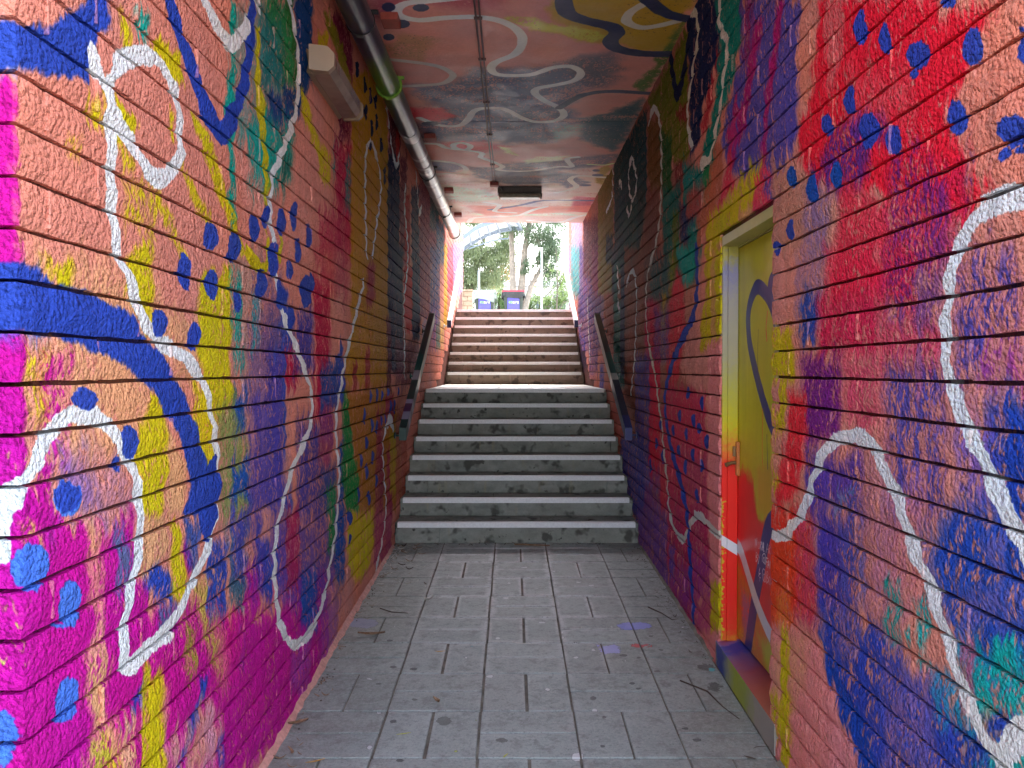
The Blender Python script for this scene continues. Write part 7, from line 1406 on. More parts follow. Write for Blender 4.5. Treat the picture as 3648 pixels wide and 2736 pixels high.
# ---------------------------------------------------------------- pipe under the ceiling
def pz(y): return 1.58+1.895+(y-5.49)*.0088
pp = thing('drain_pipe', (-.82, 1.6, 3.45), 'thick painted drain pipe slung along the left edge of the ceiling', 'pipe')
sec = [1.62, 4.15, 6.5, 8.9, 11.72]
for a, b in zip(sec[:-1], sec[1:]):
    MB().tube([(-.82, a, pz(a)), (-.82, b+.002, pz(b))], .074, 24).build('pipe_length', M_pipe, pp, smooth=True)
M_band = simple('pale_pipe_band', (.42, .42, .42), .4)
for y, mt, w_ in ((6.5, M_band, .03), (7.55, M_band, .03), (8.9, M_pipe, .04)):
    MB().tube([(-.82, y-w_, pz(y)), (-.82, y+w_, pz(y))], .0775, 24).build('pipe_collar', mt, pp, smooth=True)
MB().tube([(-.82, 11.66, pz(11.7)), (-.82, 11.73, pz(11.7))], .086, 24).build('pipe_flange', M_pipe, pp, smooth=True)
def ring(y, r, t, mt, name):
    n = 28; pts = [(-.82+r*math.cos(2*math.pi*k/n), y, pz(y)+r*math.sin(2*math.pi*k/n)) for k in range(n+1)]
    b = MB().tube(pts, t, 6)
    b.box((-.82+r*.7, y-.012, pz(y)+r*.5), (-.82+r*1.25, y+.012, pz(y)+r*.75), 0, .002)
    b.tube([(-.82, y, pz(y)+r), (-.82, y, ceil_z(y)-.002)], .006, 8)
    b.tube([(-.82-.02, y, pz(y)-r-.008), (-.82+.02, y, pz(y)-r-.008)], .006, 8)
    b.build(name, mt, pp, smooth=True)
for y in (4.45, 7.95, 9.95): ring(y, .077, .0035, M_dark, 'pipe_hanger')
ring(5.48, .081, .009, M_green, 'pipe_clamp')
for y, x in ((4.75, -.70), (7.25, -.72), (9.5, -.73), (11.1, -.73)):
    tag(MB().box((x-.05, y-.07, ceil_z(y)-.045), (x+.05, y+.07, ceil_z(y)-.003), 0, .003).build('timber_block', M_redblk, None, loc=(x, y, ceil_z(y)-.045)),
        {4.75: 'nearest red painted block on the ceiling beside the drain pipe', 7.25: 'second red painted block along the pipe, by the curling white line', 9.5: 'third red painted block along the pipe, level with the ceiling lamp', 11.1: 'farthest red painted block, at the bright end of the pipe'}[y], 'block', 'red blocks beside the pipe')

# ---------------------------------------------------------------- conduits and ceiling lamp
cd = thing('cable_conduit', (-.19, 1.7, 3.55), 'pair of thin dark red conduits along the middle of the painted ceiling', 'conduit')
for dx, r_ in ((0, .0062), (.024, .0055)):
    MB().tube([(-.205+dx-.0006*y, y, ceil_z(y)-.009) for y in (1.65, 4, 6, 8, 9.15)], r_, 8).build('conduit', M_cond, cd, smooth=True)
for y in (2.4, 3.6, 4.75, 5.4, 6.3, 7.2, 8.3):
    MB().box((-.217-.0006*y, y-.007, ceil_z(y)-.017), (-.168-.0006*y, y+.007, ceil_z(y)-.002), 0, .0015).build('saddle_clip', M_cond, cd)
MB().box((-.245, 9.12, ceil_z(9.1)-.045), (-.15, 9.22, ceil_z(9.1)-.003), 0, .003).build('junction_box', M_redblk, cd)
MB().tube([(-.17, 9.2, ceil_z(9.2)-.02), (-.12, 9.28, ceil_z(9.3)-.045), (-.1, 9.4, ceil_z(9.4)-.06)], .007, 8).build('cable_tail', M_dark, cd, smooth=True)
cl = thing('ceiling_lamp', (.09, 9.5, ceil_z(9.5)-.1), 'unlit dusty batten lamp across the ceiling at the end of the conduits', 'lamp')
zc = ceil_z(9.5)
MB().box((-.165, 9.38, zc-.075), (.34, 9.56, zc-.004), 0, .006).build('housing', M_batten, cl)
MB().box((-.155, 9.39, zc-.125), (.33, 9.55, zc-.0755), 0, .018).build('diffuser', M_battend, cl)
MB().box((.3305, 9.40, zc-.118), (.345, 9.54, zc-.076), 0, .004).build('end_cap', M_batten, cl)

# ---------------------------------------------------------------- bulkhead lamp on the left wall
wlp = thing('wall_lamp', (XL, 4.15, 3.0), 'unlit cream bulkhead lamp high on the left wall', 'lamp')
def hexbox(x0, x1, y0, y1, z0, z1, c, name, mat):
    # long bulkhead with sloping ends and chamfered long edges
    prof = [(x0, z0+.0), (x0, z1), (x1-c, z1), (x1, z1-c), (x1, z0+c), (x1-c, z0)]
    e = .045; v = []
    for y, dx in ((y0, 0), (y1, 0)):
        for (x, z) in prof: v.append((x, y, z))
    # mid ring inset to give faceted ends
    v2 = []
    for y, sgn in ((y0, 1), (y1, -1)):
        for (x, z) in prof:
            out = (x-x0)/(x1-x0)
            v2.append((x, y+sgn*e*out**2, z))
    n = 6; f = [(i, (i+1) % n, (i+1) % n+n, i+n) for i in range(n)]+[tuple(range(n))[::-1], tuple(range(n, 2*n))]
    return MB().add(v2, f).build(name, mat, wlp)
hexbox(XL-.004, -.925, 3.80, 4.52, 2.958, 3.066, .004, 'back_plate', M_lamp)
hexbox(-.9245, -.822, 3.765, 4.50, 2.955, 3.062, .026, 'diffuser', M_lampd)
def cap(y0, y1, name):
    b = MB(); x0, x1, z0, z1, c = -.9255, -.818, 2.951, 3.066, .028
    prof = [(x0, z0), (x0, z1), (x1-c, z1), (x1, z1-c), (x1, z0+c), (x1-c, z0)]
    v = [(x, y0+(.04 if x > x0+.01 and y0 < 4 else 0)*((x-x0)/(x1-x0)), z) for x, z in prof]+[(x, y1, z) for x, z in prof]
    f = [(i, (i+1) % 6, (i+1) % 6+6, i+6) for i in range(6)]+[tuple(range(6))[::-1], tuple(range(6, 12))]
    b.add(v, f).build(name, M_lamp, wlp)
cap(3.745, 3.815, 'end_cap'); cap(4.505, 4.53, 'end_cap')
MB().box((-.905, 4.10, 3.0625), (-.84, 4.115, 3.0665), 0, .001).build('clip', M_lamp, wlp)

# ---------------------------------------------------------------- leaves and twigs on the paving
def leaf_mat(name, c1, c2):
    m, t, b = new_mat(name, .6); p = pos(t); n = noise(t, p, 50, 4)
    t.links.new(mix(t, ramp(t, n, [(.35, 0.), (.65, 1.)]), c1, c2), b.inputs['Base Color']); return m
M_lfb = leaf_mat('brown_leaf', (.16, .09, .04), (.32, .20, .12)); M_lfo = leaf_mat('orange_leaf', (.52, .26, .03), (.60, .36, .08))
M_lfy = leaf_mat('yellow_green_leaf', (.38, .42, .04), (.50, .52, .12)); M_lfp = leaf_mat('bleached_leaf', (.50, .48, .42), (.66, .65, .60)); M_twig = leaf_mat('dark_twig', (.05, .035, .025), (.10, .07, .05))
def leaf_geo(L, w_, curve, curl, seg=6):
    v = []; f = []
    for i in range(seg+1):
        t = i/seg; ww = w_*math.sin(math.pi*min(1, t*.92+.04))**.8; a = curve*(t-.5)
        x = L*(t-.5); y = curve*L*(.25-(t-.5)**2); z = .003+curl*L*(t-.5)**2
        v += [(x, y-ww/2, z+curl*w_*.5), (x, y, z), (x, y+ww/2, z+curl*w_*.5)]
    for i in range(seg):
        for k in (0, 1): a = i*3+k; f.append((a, a+3, a+4, a+1))
    return v, f
def one_leaf(name, label, cat, x, y, ang, L, w_, curve, curl, mat, group='fallen leaves on the paving'):
    v, f = leaf_geo(L, w_, curve, curl); me = mesh(name, v, f, [mat], True)
    o = bpy.data.objects.new(name, me); C.objects.link(o); o.location = (x, y, floor_z(y)+.001); o.rotation_euler = (FS, 0, ang)
    tag(o, label, cat, group)
one_leaf('dry_leaf', 'large curled tan leaf near the left wall beside the lilac stain', 'leaf', -.774, 4.474, .05, .15, .042, .12, .3, M_lfb)
one_leaf('dry_leaf', 'small orange leaf lying flat left of the middle joint', 'leaf', -.374, 4.226, .1, .055, .012, .1, .2, M_lfo)
one_leaf('dry_leaf', 'bleached white curled leaf in front of the steps', 'leaf', -.52, 5.069, .8, .07, .025, .6, 1.2, M_lfp)
one_leaf('dry_leaf', 'crumpled brown leaf against the foot of the left wall', 'leaf', -.90, 3.415, .5, .085, .028, .3, .5, M_lfb)
one_leaf('dry_leaf', 'thin yellow green leaf on the paving at the lower left', 'leaf', -.443, 3.32, .3, .06, .009, .5, .3, M_lfy)
one_leaf('dry_leaf', 'small brown folded leaf in the middle left of the paving', 'leaf', -.338, 3.622, -.9, .05, .02, .6, 1.0, M_lfb)
one_leaf('dry_leaf', 'long ochre leaf near the lower left corner of the paving', 'leaf', -.753, 3.10, .45, .075, .010, .3, .3, M_lfo)
one_leaf('dry_leaf', 'short yellow leaf near the bottom centre of the paving', 'leaf', -.024, 3.144, 1.1, .04, .008, .4, .3, M_lfy)
one_leaf('dry_leaf', 'curled rust leaf beside the long ochre leaf', 'leaf', -.87, 3.17, -1.1, .06, .012, .8, .8, M_lfb)
one_leaf('dry_leaf', 'dark narrow leaf near the right wall at the bottom', 'leaf', .92, 3.13, -.6, .05, .012, .3, .2, M_twig)
one_leaf('dry_leaf', 'dark curved leaf touching the foot of the right wall', 'leaf', .985, 3.20, .2, .07, .006, 1.2, .3, M_twig)
for lab, pts, r_, mt in (('long brown bark strip lying at the foot of the first step', [(.02, 6.50), (.15, 6.48), (.30, 6.46)], .008, M_lfb),
        ('dark forked twig near the right wall below the door', [(.83, 4.95), (.89, 4.84), (.93, 4.72), (.97, 4.74)], .0035, M_twig),
        ('thin bent twig left of the paving, near the lilac stain', [(-.80, 4.93), (-.72, 4.86), (-.62, 4.84)], .003, M_twig),
        ('crooked black twig on the paving in front of the door sill', [(.80, 3.86), (.90, 3.74), (.93, 3.58), (.97, 3.46)], .004, M_twig),
        ('pale thin twig in the middle of the paving', [(.0, 4.37), (.05, 4.35), (.10, 4.35)], .002, M_lfp)):
    tag(MB().tube([(x, y, floor_z(y)+r_) for x, y in pts], [r_, r_*1.0, r_*.6, r_*.4][:len(pts)], 6).build('twig', mt, None, loc=(pts[0][0], pts[0][1], floor_z(pts[0][1])), smooth=True), lab, 'twig')
R = random.Random(9); lit = MB()
def litter(n, fx, fy, Lr, m):
    for _ in range(n):
        x, y = fx(), fy(); L = R.uniform(*Lr); v, f = leaf_geo(L, L*R.uniform(.10, .22), R.uniform(-1.4, 1.4), R.uniform(.1, .9), 5)
        a = R.uniform(0, 6.28); ca, sa = math.cos(a), math.sin(a)
        x = min(max(x, XL+.02), XR-.02); y = min(y, 6.54)
        lit.add([(x+p[0]*ca-p[1]*sa, y+p[0]*sa+p[1]*ca, floor_z(y)+.002+p[2]) for p in v], f, m if m is not None else R.choice((0, 0, 1, 2)))
litter(60, lambda: XL+.03+abs(R.gauss(0, .16)), lambda: 6.5-abs(R.gauss(0, .35)), (.03, .07), None)
litter(34, lambda: XL+.02+abs(R.gauss(0, .22)), lambda: R.uniform(5.3, 6.5), (.03, .06), 0)
litter(44, lambda: XL+.03+abs(R.gauss(0, .04)), lambda: R.uniform(3.0, 6.5), (.02, .05), 1)
litter(40, lambda: XR-.03-abs(R.gauss(0, .05)), lambda: R.uniform(4.1, 6.5), (.015, .04), 2)
litter(44, lambda: R.uniform(XL, XR), lambda: 6.53-abs(R.gauss(0, .03)), (.02, .05), 2)
litter(16, lambda: R.uniform(-.6, .8), lambda: R.uniform(4.2, 6.3), (.02, .05), 0)
for _ in range(420):
    s_ = R.choice((-1, 1)); y = R.uniform(2.9, 6.5); x = (XL+.028 if s_ < 0 else XR-.022)-s_*0
    x += -s_*abs(R.gauss(0, .03))
    if math.sin(y*5.3)+math.sin(y*13.7+s_) < R.uniform(-.6, 1.6): continue
    if s_ > 0 and 3.2 < y < 4.06: continue
    r_ = R.uniform(.0012, .0045); lit.box((x-r_, y-r_, floor_z(y)), (x+r_, y+r_*.8, floor_z(y)+r_), 2, r_*.4)
tag(lit.build('leaf_litter', [M_lfp, M_lfb, M_twig]), kind='stuff')

# ---------------------------------------------------------------- wheelie bins beyond the steps
def text_mesh(name, s, size, mat, parent, loc, bold=True):
    cu = bpy.data.curves.new(name, 'FONT'); cu.body = s; cu.size = size; cu.extrude = .001; cu.offset = size*.03
    cu.align_x = 'LEFT'; ob = bpy.data.objects.new(name, cu)
    me = bpy.data.meshes.new_from_object(ob); me.materials.clear(); me.materials.append(mat); bpy.data.objects.remove(ob)
    return child(name, me, parent, loc, (math.radians(90), 0, 0))
M_binb = simple('dark_green_bin_plastic', (.05, .065, .05), .45); M_lab = simple('violet_blue_label', (.10, .09, .52), .4, 0, 20, .08)
M_lidr = simple('crimson_lid', (.40, .012, .03), .4); M_bagw = simple('milky_bin_liner', (.28, .32, .26), .3, 0, 12, .2); M_bagk = simple('black_bin_liner', (.03, .03, .03), .25)
M_wht = simple('white_print', (.8, .8, .8), .5); M_lime = simple('lime_print', (.35, .62, .05), .5); M_rub = simple('black_rubber', (.02, .02, .02), .7)
def bag_skirt(x, y, z, w_, d_, drop, mat, parent, seed):
    R = random.Random(seed); n = 44; v = []; f = []
    for j in range(5):
        t = j/4
        for i in range(n):
            a = 2*math.pi*i/n; c, s = math.cos(a), math.sin(a)
            rx = w_/2*(abs(c)**.35)*(1 if c > 0 else -1); ry = d_/2*(abs(s)**.35)*(1 if s > 0 else -1)
            k = 1.03+.05*t*math.sin(i*1.9+seed)+R.uniform(-.01, .02)*t
            v.append((x+rx*k, y+ry*k, z-drop*t*(1+.25*math.sin(i*.7+seed)*t+R.uniform(-.05, .05))))
    for j in range(4):
        for i in range(n): a = j*n+i; b = j*n+(i+1) % n; f.append((a, a+n, b+n, b))
    MB().add(v, f).build('bin_liner', mat, parent, smooth=True)
def wheelie(x, y, label, lidm, bagm, bagdrop, redlid):
    r = thing('wheelie_bin', (x, y, TOPZ), label, 'bin', 'wheelie bins at the top of the steps')
    z = TOPZ
    def tap(x0, x1, xa, xb, y0, y1, ya, yb, z0, z1):
        v = [(x+x0, y+y0, z0), (x+x1, y+y0, z0), (x+x1, y+y1, z0), (x+x0, y+y1, z0), (x+xa, y+ya, z1), (x+xb, y+ya, z1), (x+xb, y+yb, z1), (x+xa, y+yb, z1)]
        return v, [(0,3,2,1),(4,5,6,7),(0,1,5,4),(1,2,6,5),(2,3,7,6),(3,0,4,7)]
    b = MB(); b.add(*tap(-.20, .20, -.255, .255, -.22, .22, -.30, .30, z+.06, z+.95)); b.box((x-.275, y-.32, z+.93), (x+.275, y+.32, z+.975), 0, .01)
    for s in (-1, 1): b.box((x+s*.205-.012, y-.305, z+.1), (x+s*.205+.012, y-.2, z+.9), 0, .006)
    b.build('bin_body', M_binb, r)
    l = MB(); v, f = tap(-.29, .29, -.275, .275, -.335, .34, -.30, .32, z+.976, z+1.03); l.add(v, f)
    l.build('bin_lid', lidm, r)
    MB().box((x-.22, y+.32, z+.96), (x+.22, y+.38, z+1.0), 0, .012).build('bin_handle', M_binb, r)
    for s in (-1, 1): MB().tube([(x+s*.19-.025, y+.24, z+.10), (x+s*.19+.025, y+.24, z+.10)], .10, 20).build('wheel', M_rub, r, smooth=True)
    bag_skirt(x, y, z+.985, .60, .68, bagdrop, bagm, r, 3 if redlid else 8)
    # label panel on the front, leaning with the body
    yf = y-.300+.0
    pnl = MB(); v = [(x-.150, y-.262, z+.40), (x+.150, y-.262, z+.40), (x+.150, y-.310, z+.86), (x-.150, y-.310, z+.86)]
    pnl.add(v, [(0, 1, 2, 3)]); lb = pnl.build('label', M_lab, r)
    lo = MB(); lo.add([(x-.150, y-.2585, z+.36), (x+.150, y-.2585, z+.36), (x+.150, y-.2625, z+.398), (x-.150, y-.2625, z+.398)], [(0, 1, 2, 3)])
    lo.build('label_strip', M_lidr if redlid else M_wht, lb)
    yf = y-.300; zt = z+.715
    text_mesh('lettering', 'suez', .085, M_wht, lb, (x-.015, yf-.004, zt-.02))
    g = MB()
    for cx, a0, a1 in ((-.088, .3, 5.2), (-.045, 3.5, 8.3)):
        g.tube([(x+cx+.020*math.cos(a0+(a1-a0)*k/12), yf-.004, zt+.004+.020*math.sin(a0+(a1-a0)*k/12)) for k in range(13)], .009, 6)
    g.build('logo_swirl', M_lime, lb)
wheelie(-.70, 21.2, 'dark wheelie bin draped in a milky clear liner, left of the other bin', simple('pale_lid', (.40, .43, .38), .4), M_bagw, .22, False)
wheelie(.035, 21.2, 'dark wheelie bin with crimson lid and black liner', M_lidr, M_bagk, .14, True)

# ---------------------------------------------------------------- beyond the steps: pillar, poles, canopy, building, trees
M_stone = simple('sandstone_block', (.34, .23, .15), .8, 0, 8, .25, .004)
pb = thing('stone_pillar', (-1.55, 27, TOPZ), 'low sandstone block pillar behind the left wall, beside the bins', 'pillar')
for j in range(10):
    z = TOPZ+.01+j*.155
    for i in range(2):
        if j % 2: a, b = ((-1.72, -1.585) if i == 0 else (-1.575, -1.30))
        else: a, b = ((-1.72, -1.46) if i == 0 else (-1.45, -1.30))
        MB().box((a, 26.8, z), (b, 27.2, z+.147), 0, .008).build('stone_block', M_stone, pb)
MB().box((-1.75, 26.77, TOPZ+1.56), (-1.27, 27.23, TOPZ+1.62), 0, .01).build('capstone', M_stone, pb)
M_galv = simple('galvanised_pole', (.34, .38, .42), .45)
tag(MB().tube([(-1.215, 30, TOPZ), (-1.215, 30, 5.22)], [.045, .040], 14).build('steel_pole', M_galv, None, loc=(-1.215, 30, TOPZ), smooth=True), 'grey steel pole under the canopy edge, left of the bins', 'pole')
M_wpole = simple('pale_post_paint', (.62, .68, .68), .4)
gp = thing('lamp_post', (1.02, 28, TOPZ), 'slim white post with a short level arm right of the bins', 'lamp post')
MB().box((.985, 27.965, TOPZ), (1.05, 28.035, 5.76), 0, .006).build('post', M_wpole, gp)
MB().box((.62, 27.97, 5.70), (.984, 28.03, 5.755), 0, .006).build('arm', M_wpole, gp)
MB().box((.60, 27.94, 5.66), (.74, 28.06, 5.698), 0, .008).build('lamp_head', M_wpole, gp)

# curved canopy, built in its own place at about 34 m
M_beam = simple('blue_grey_steel', (.20, .24, .30), .45); M_poly = new_mat('translucent_roof_sheet', .35, (.78, .80, .80))[0]
M_poly.node_tree.nodes['Principled BSDF'].inputs['Transmission Weight'].default_value = .55
cp = thing('canopy_roof', (-2.4, 34.5, TOPZ), 'arched steel canopy with translucent white sheets, upper left beyond the steps', 'canopy')
Aarc = [(-2.25, 6.68), (-1.99, 6.92), (-1.73, 7.13), (-1.41, 7.35), (-1.03, 7.49), (-0.66, 7.59), (-0.25, 7.63), (0.16, 7.63)]
Barc = [(-2.35, 6.55), (-2.11, 6.74), (-1.79, 6.97), (-1.36, 7.23), (-0.96, 7.4), (-0.53, 7.54), (-0.03, 7.63), (0.43, 7.63)]
def beam(P, y, w_, h, name):
    b = MB()
    for i in range(len(P)-1):
        (xa, za), (xb, zb) = P[i], P[i+1]
        b.add([(xa, y-w_, za), (xb, y-w_, zb), (xb, y+w_, zb), (xa, y+w_, za), (xa, y-w_, za+h), (xb, y-w_, zb+h), (xb, y+w_, zb+h), (xa, y+w_, za+h)],
              [(0,3,2,1),(4,5,6,7),(0,1,5,4),(1,2,6,5),(2,3,7,6),(3,0,4,7)])
    b.build(name, M_beam, cp)
beam(Aarc, 33.6, .05, .17, 'arch_beam'); beam(Barc, 35.6, .05, .15, 'arch_beam')
Carc = [(-1.98, 7.08), (-1.63, 7.21), (-1.29, 7.32), (-0.87, 7.46), (-0.49, 7.53), (-0.17, 7.55), (0.1, 7.56)]
beam(Carc, 37.4, .03, .05, 'arch_beam')
for i in range(1, 6):
    MB().tube([(Barc[i+1][0], 35.6, Barc[i+1][1]+.04), (Carc[i][0], 37.4, Carc[i][1]+.03)], .016, 6).build('purlin', M_beam, cp)
for i in range(1, 8):
    a, b_ = Aarc[i], Barc[i]
    MB().tube([(a[0], 33.6, a[1]+.05), (b_[0], 35.6, b_[1]+.05)], .045, 6).build('purlin', M_beam, cp)
    a0, b0 = Aarc[i-1], Barc[i-1]
    MB().add([(a0[0], 33.65, a0[1]+.19), (a[0], 33.65, a[1]+.19), (b_[0], 35.55, b_[1]+.17), (b0[0], 35.55, b0[1]+.17),
              (a0[0], 33.65, a0[1]+.20), (a[0], 33.65, a[1]+.20), (b_[0], 35.55, b_[1]+.18), (b0[0], 35.55, b0[1]+.18)],
             [(0,3,2,1),(4,5,6,7),(0,1,5,4),(1,2,6,5),(2,3,7,6),(3,0,4,7)]).build('roof_sheet', M_poly, cp)
for x, z in ((-2.4, 6.15), (-2.5, 6.2)):
    pass
MB().tube([(-2.42, 34.6, TOPZ), (-2.42, 34.6, 6.3)], .07, 12).build('column', M_beam, cp, smooth=True)
MB().tube([(-2.42, 33.6, 6.25), (-2.42, 35.6, 6.25)], .06, 8).build('edge_beam', M_beam, cp)

bd2 = thing('distant_building', (.5, 75, TOPZ), 'pale low building with flat roof behind the gum trunks', 'building')
M_bw = simple('pale_render', (.60, .61, .60), .7); M_gl = simple('dark_glass', (.06, .08, .10), .15)
MB().box((-3.2, 75, TOPZ), (6, 85, 9.2)).build('wall', M_bw, bd2)
MB().box((-3.6, 74.2, 9.25), (6.4, 86, 9.7)).build('roof', simple('white_roof', (.75, .76, .78), .5), bd2)
for i in range(5):
    x = -2.6+i*1.6; wn = MB().box((x, 74.93, 6.6), (x+1.1, 74.99, 8.3)).build('window', M_gl, bd2)
    MB().box((x+.52, 74.88, 6.6), (x+.58, 74.92, 8.3)).build('mullion', M_bw, wn)

def leafmat(name, c1, c2, tr=.25):
    m, t, b = new_mat(name, .55); oi = N(t, 'ShaderNodeNewGeometry')
    p = oi.outputs['Position']; n = noise(t, p, 1.3, 3); n2 = noise(t, p, 9, 2)
    c = mix(t, ramp(t, mth(t, 'ADD', mth(t, 'MULTIPLY', n, .6), mth(t, 'MULTIPLY', n2, .4)), [(.35, 0.), (.65, 1.)]), c1, c2)
    t.links.new(c, b.inputs['Base Color'])
    tr_ = N(t, 'ShaderNodeBsdfTranslucent'); t.links.new(c, tr_.inputs[0]); mx = N(t, 'ShaderNodeMixShader'); mx.inputs[0].default_value = tr
    o = t.nodes['Material Output']; t.links.new(b.outputs[0], mx.inputs[1]); t.links.new(tr_.outputs[0], mx.inputs[2]); t.links.new(mx.outputs[0], o.inputs[0]); return m
M_gum = leafmat('gum_leaves', (.12, .17, .07), (.23, .27, .13)); M_gumd = leafmat('dark_gum_leaves', (.07, .12, .06), (.15, .20, .11))
M_lg = leafmat('light_green_leaves', (.11, .19, .04), (.19, .27, .08)); M_or = leafmat('orange_leaves', (.38, .16, .03), (.48, .26, .06)); M_wat = leafmat('fine_green_leaves', (.09, .19, .05), (.17, .28, .09))
M_bark = simple('pale_gum_bark', (.27, .225, .18), .7, 0, 7, .35, .01); M_barkd = simple('brown_bark', (.13, .10, .08), .8, 0, 9, .3, .01)
def clumps(mb, cs, n, size, L, w_, droop, R, m=0):
    for (cx, cy, cz, rx, ry, rz, den) in cs:
        k = int(n*den); sub = [(R.gauss(0, .42), R.gauss(0, .42), R.gauss(0, .42)) for _ in range(max(6, int(k/26)))]
        for _ in range(k):
            s_ = R.choice(sub); px_ = cx+rx*(s_[0]+R.gauss(0, .13)); py_ = cy+ry*(s_[1]+R.gauss(0, .13)); pz_ = cz+rz*(s_[2]+R.gauss(0, .13))
            a = R.uniform(0, 6.28); el_ = -droop*1.3+R.gauss(0, .45); l_ = L*R.uniform(.6, 1.2)
            d = Vector((math.cos(a)*math.cos(el_), math.sin(a)*math.cos(el_), math.sin(el_))); s2 = Vector((-math.sin(a+R.gauss(0, .6)), math.cos(a), R.gauss(0, .4))).normalized()*w_/2
            p0 = Vector((px_, py_, pz_)); p1 = p0+d*l_*.5; p2 = p0+d*l_
            mb.add([p0, p1-s2, p2, p1+s2], [(0, 1, 2, 3)], m)
def tree(name, label, loc, trunks, cs, lm, bm, n, L, w_, droop, seed, group='trees beyond the steps', twigs=0):
    r = thing(name, loc, label, 'tree', group); R = random.Random(seed)
    tb = MB()
    for pts, rad in trunks: tb.tube(pts, rad, 9)
    for _ in range(twigs):
        c = R.choice(cs); pts, rad = R.choice(trunks); s0 = Vector(pts[R.randrange(len(pts)//2, len(pts))])
        e = Vector((c[0]+R.gauss(0, .3)*c[3], c[1]+R.gauss(0, .3)*c[4], c[2]+R.gauss(0, .35)*c[5])); mdl = (s0+e)/2+Vector((R.gauss(0, .15), R.gauss(0, .15), .2))
        tb.tube([s0, mdl, e], [.035, .022, .008], 5)
    tb.build('trunk', bm, r, smooth=True)
    mb = MB(); clumps(mb, cs, n, 1, L, w_, droop, R); mb.build('crown', lm, r)
g = TOPZ
# pale multi-stemmed gum in the middle
tree('gum_tree', 'tall pale gum tree with three stems behind the red lidded bin', (.35, 36, g),
 [([(.02, 36, g-.1), (.04, 36, 5.5), (-.02, 36, 7.2), (-.12, 36, 9.5)], [.17, .14, .11, .07]),
  ([(.30, 36.2, g-.1), (.40, 36.2, 5.0), (.55, 36.2, 6.8), (.75, 36.2, 8.0), (.70, 36.2, 10.5)], [.19, .17, .14, .11, .08]),
  ([(.48, 36.1, g-.1), (.55, 36.1, 4.2), (.85, 36.1, 5.3), (1.25, 36.1, 6.0), (1.6, 36.1, 7.0)], [.16, .14, .11, .09, .05]),
  ([(.55, 36.2, 6.8), (.8, 36.2, 7.2), (1.1, 36.2, 7.45)], [.05, .035, .02])],
 [(1.35, 36, 7.55, 1.0, 1.0, .55, 1), (1.75, 36, 6.9, .7, .8, .8, .9), (.95, 36, 8.3, 1.5, 1, .5, .6), (1.6, 36, 5.9, .45, .6, .7, .5), (.1, 36, 7.9, .8, .8, .5, .35), (2.0, 36, 8.4, .7, 1, .5, .5), (.6, 36, 6.1, .5, .5, .5, .2), (1.3, 36, 6.5, .4, .4, .4, .3)],
 M_gumd, M_bark, 3300, .15, .035, .9, 4, twigs=14)
tree('gum_tree', 'broad olive green gum tree with drooping leaves under the canopy', (-1.6, 40, g),
 [([(-2.2, 40, g-.1), (-2.0, 40, 5.2), (-1.7, 40, 7.0), (-1.2, 40, 8.5)], [.2, .16, .12, .07]), ([(-2.0, 40, 5.2), (-2.6, 40, 6.6), (-3.0, 40, 8.0)], [.11, .08, .05])],
 [(-1.9, 40, 7.2, 1.0, 1.2, .9, 1.2), (-.8, 40, 7.1, .9, 1.2, .9, 1.2), (-2.1, 40, 6.0, .8, 1, .7, .9), (-1.2, 40, 6.1, .9, 1, .6, .9), (-.35, 40, 7.6, .6, 1, .7, .6), (-2.2, 40, 4.9, .5, 1, .6, .6), (-2.0, 40, 9.0, 1.2, 1, .6, .9), (-.3, 40, 8.6, .9, 1, .6, .6), (-2.9, 40, 7.4, .7, 1, 1.4, .9)],
 M_gum, M_barkd, 4200, .17, .036, .9, 5, twigs=10)
tree('wattle_tree', 'feathery bright green tree low behind the two bins', (-.7, 44, g),
 [([(-.8, 44, g-.1), (-.75, 44, 4.6), (-.6, 44, 6.0)], [.12, .09, .04]), ([(-.75, 44, 4.2), (-1.2, 44, 5.4)], [.06, .03])],
 [(-.8, 44, 5.5, .9, 1.2, .6, 1), (-.3, 44, 4.9, .7, 1, .6, .9), (-1.4, 44, 4.8, .7, 1, .6, .7), (-1.0, 44, 4.1, 1.2, 1, .5, .9), (.1, 44, 4.2, .8, 1, .5, .6), (-1.9, 44, 4.0, .6, 1, .6, .6)],
 M_wat, M_barkd, 4200, .10, .035, .1, 6, twigs=8)
tree('maple_tree', 'small orange autumn tree seen between the gum stems and the canopy', (-.8, 52, g),
 [([(-.7, 52, g-.1), (-.7, 52, 6.2), (-.6, 52, 7.8)], [.12, .09, .04])], [(-.75, 52, 7.6, 1.0, 1, .7, 1), (-.3, 52, 8.1, .6, .8, .6, .6), (-1.0, 52, 6.9, .6, .8, .5, .5)],
 M_or, M_barkd, 900, .15, .10, .2, 7, twigs=4)
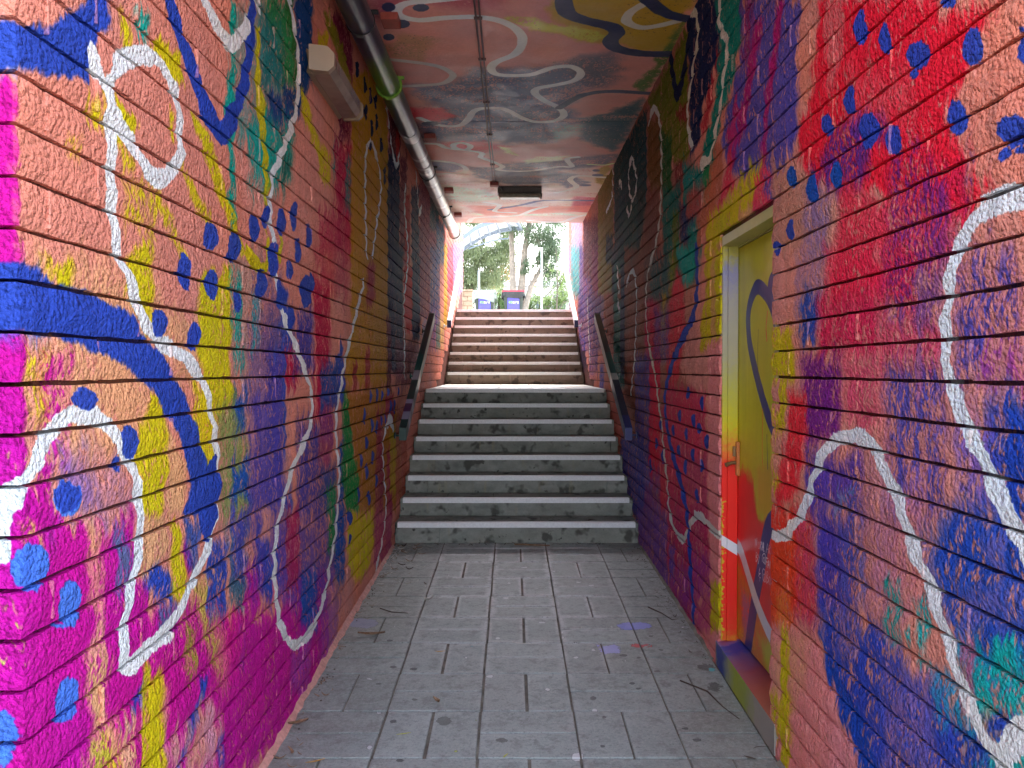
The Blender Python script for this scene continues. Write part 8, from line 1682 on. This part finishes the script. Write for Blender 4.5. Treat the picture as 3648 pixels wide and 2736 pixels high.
tree('young_tree', 'thin bare limbed young tree at the right beside the right handrail', (1.9, 31, g),
 [([(1.62, 31, g-.1), (1.70, 31, 4.0), (1.72, 31, 5.0), (1.66, 31, 6.2)], [.035, .028, .02, .01]), ([(1.68, 31, 3.7), (1.95, 31, 4.15), (2.2, 31, 4.2)], [.015, .012, .006]), ([(1.68, 31, 4.2), (1.45, 31, 4.5), (1.3, 31, 4.9)], [.012, .009, .005]), ([(1.70, 31, 4.6), (1.95, 31, 5.2), (2.0, 31, 5.6)], [.014, .01, .005]), ([(1.66, 31, 3.8), (1.4, 31, 3.98), (1.2, 31, 4.0)], [.014, .01, .005]), ([(1.7, 31, 4.4), (2.0, 31, 4.7), (2.1, 31, 4.75)], [.012, .009, .004])],
 [(1.7, 31, 5.3, .5, .4, .5, .5), (1.9, 31, 4.6, .4, .4, .4, .4), (1.5, 31, 4.5, .4, .4, .4, .3)], M_lg, M_barkd, 900, .07, .03, .2, 8)
tree('shrub_tree', 'pale yellow green bush right of the white post', (1.4, 46, g),
 [([(1.4, 46, g-.1), (1.4, 46, 4.4), (1.6, 46, 5.4)], [.08, .06, .03]), ([(1.4, 46, 4.0), (1.0, 46, 5.0)], [.05, .02])],
 [(.9, 46, 4.3, .7, 1, .7, 1), (1.5, 46, 4.6, .8, 1, .8, .9), (2.3, 46, 4.4, .9, 1, .8, 1), (2.8, 46, 5.6, .8, 1, .8, 1), (2.9, 46, 6.8, .6, 1, .7, .6), (.5, 46, 5.3, .7, 1, .6, .6), (1.2, 46, 5.6, .5, 1, .5, .3), (2.0, 46, 5.4, .5, 1, .5, .4)],
 M_lg, M_barkd, 3600, .11, .05, .3, 9, twigs=8)
# far tree line that reads as one mass
fm = MB(); R = random.Random(31)
clumps(fm, [(x, 110+R.uniform(-8, 8), 8+R.uniform(-1, 2.), 4, 4, 4., 1) for x in (-34, -28, -22, -17, -12, -8, 14, 19, 25, 31, 37)], 700, 1, .7, .5, .2, R)
fm.build('far_treeline', M_wat)['kind'] = 'stuff'

for o in sc.objects:
    if '_b' in o: del o['_b']
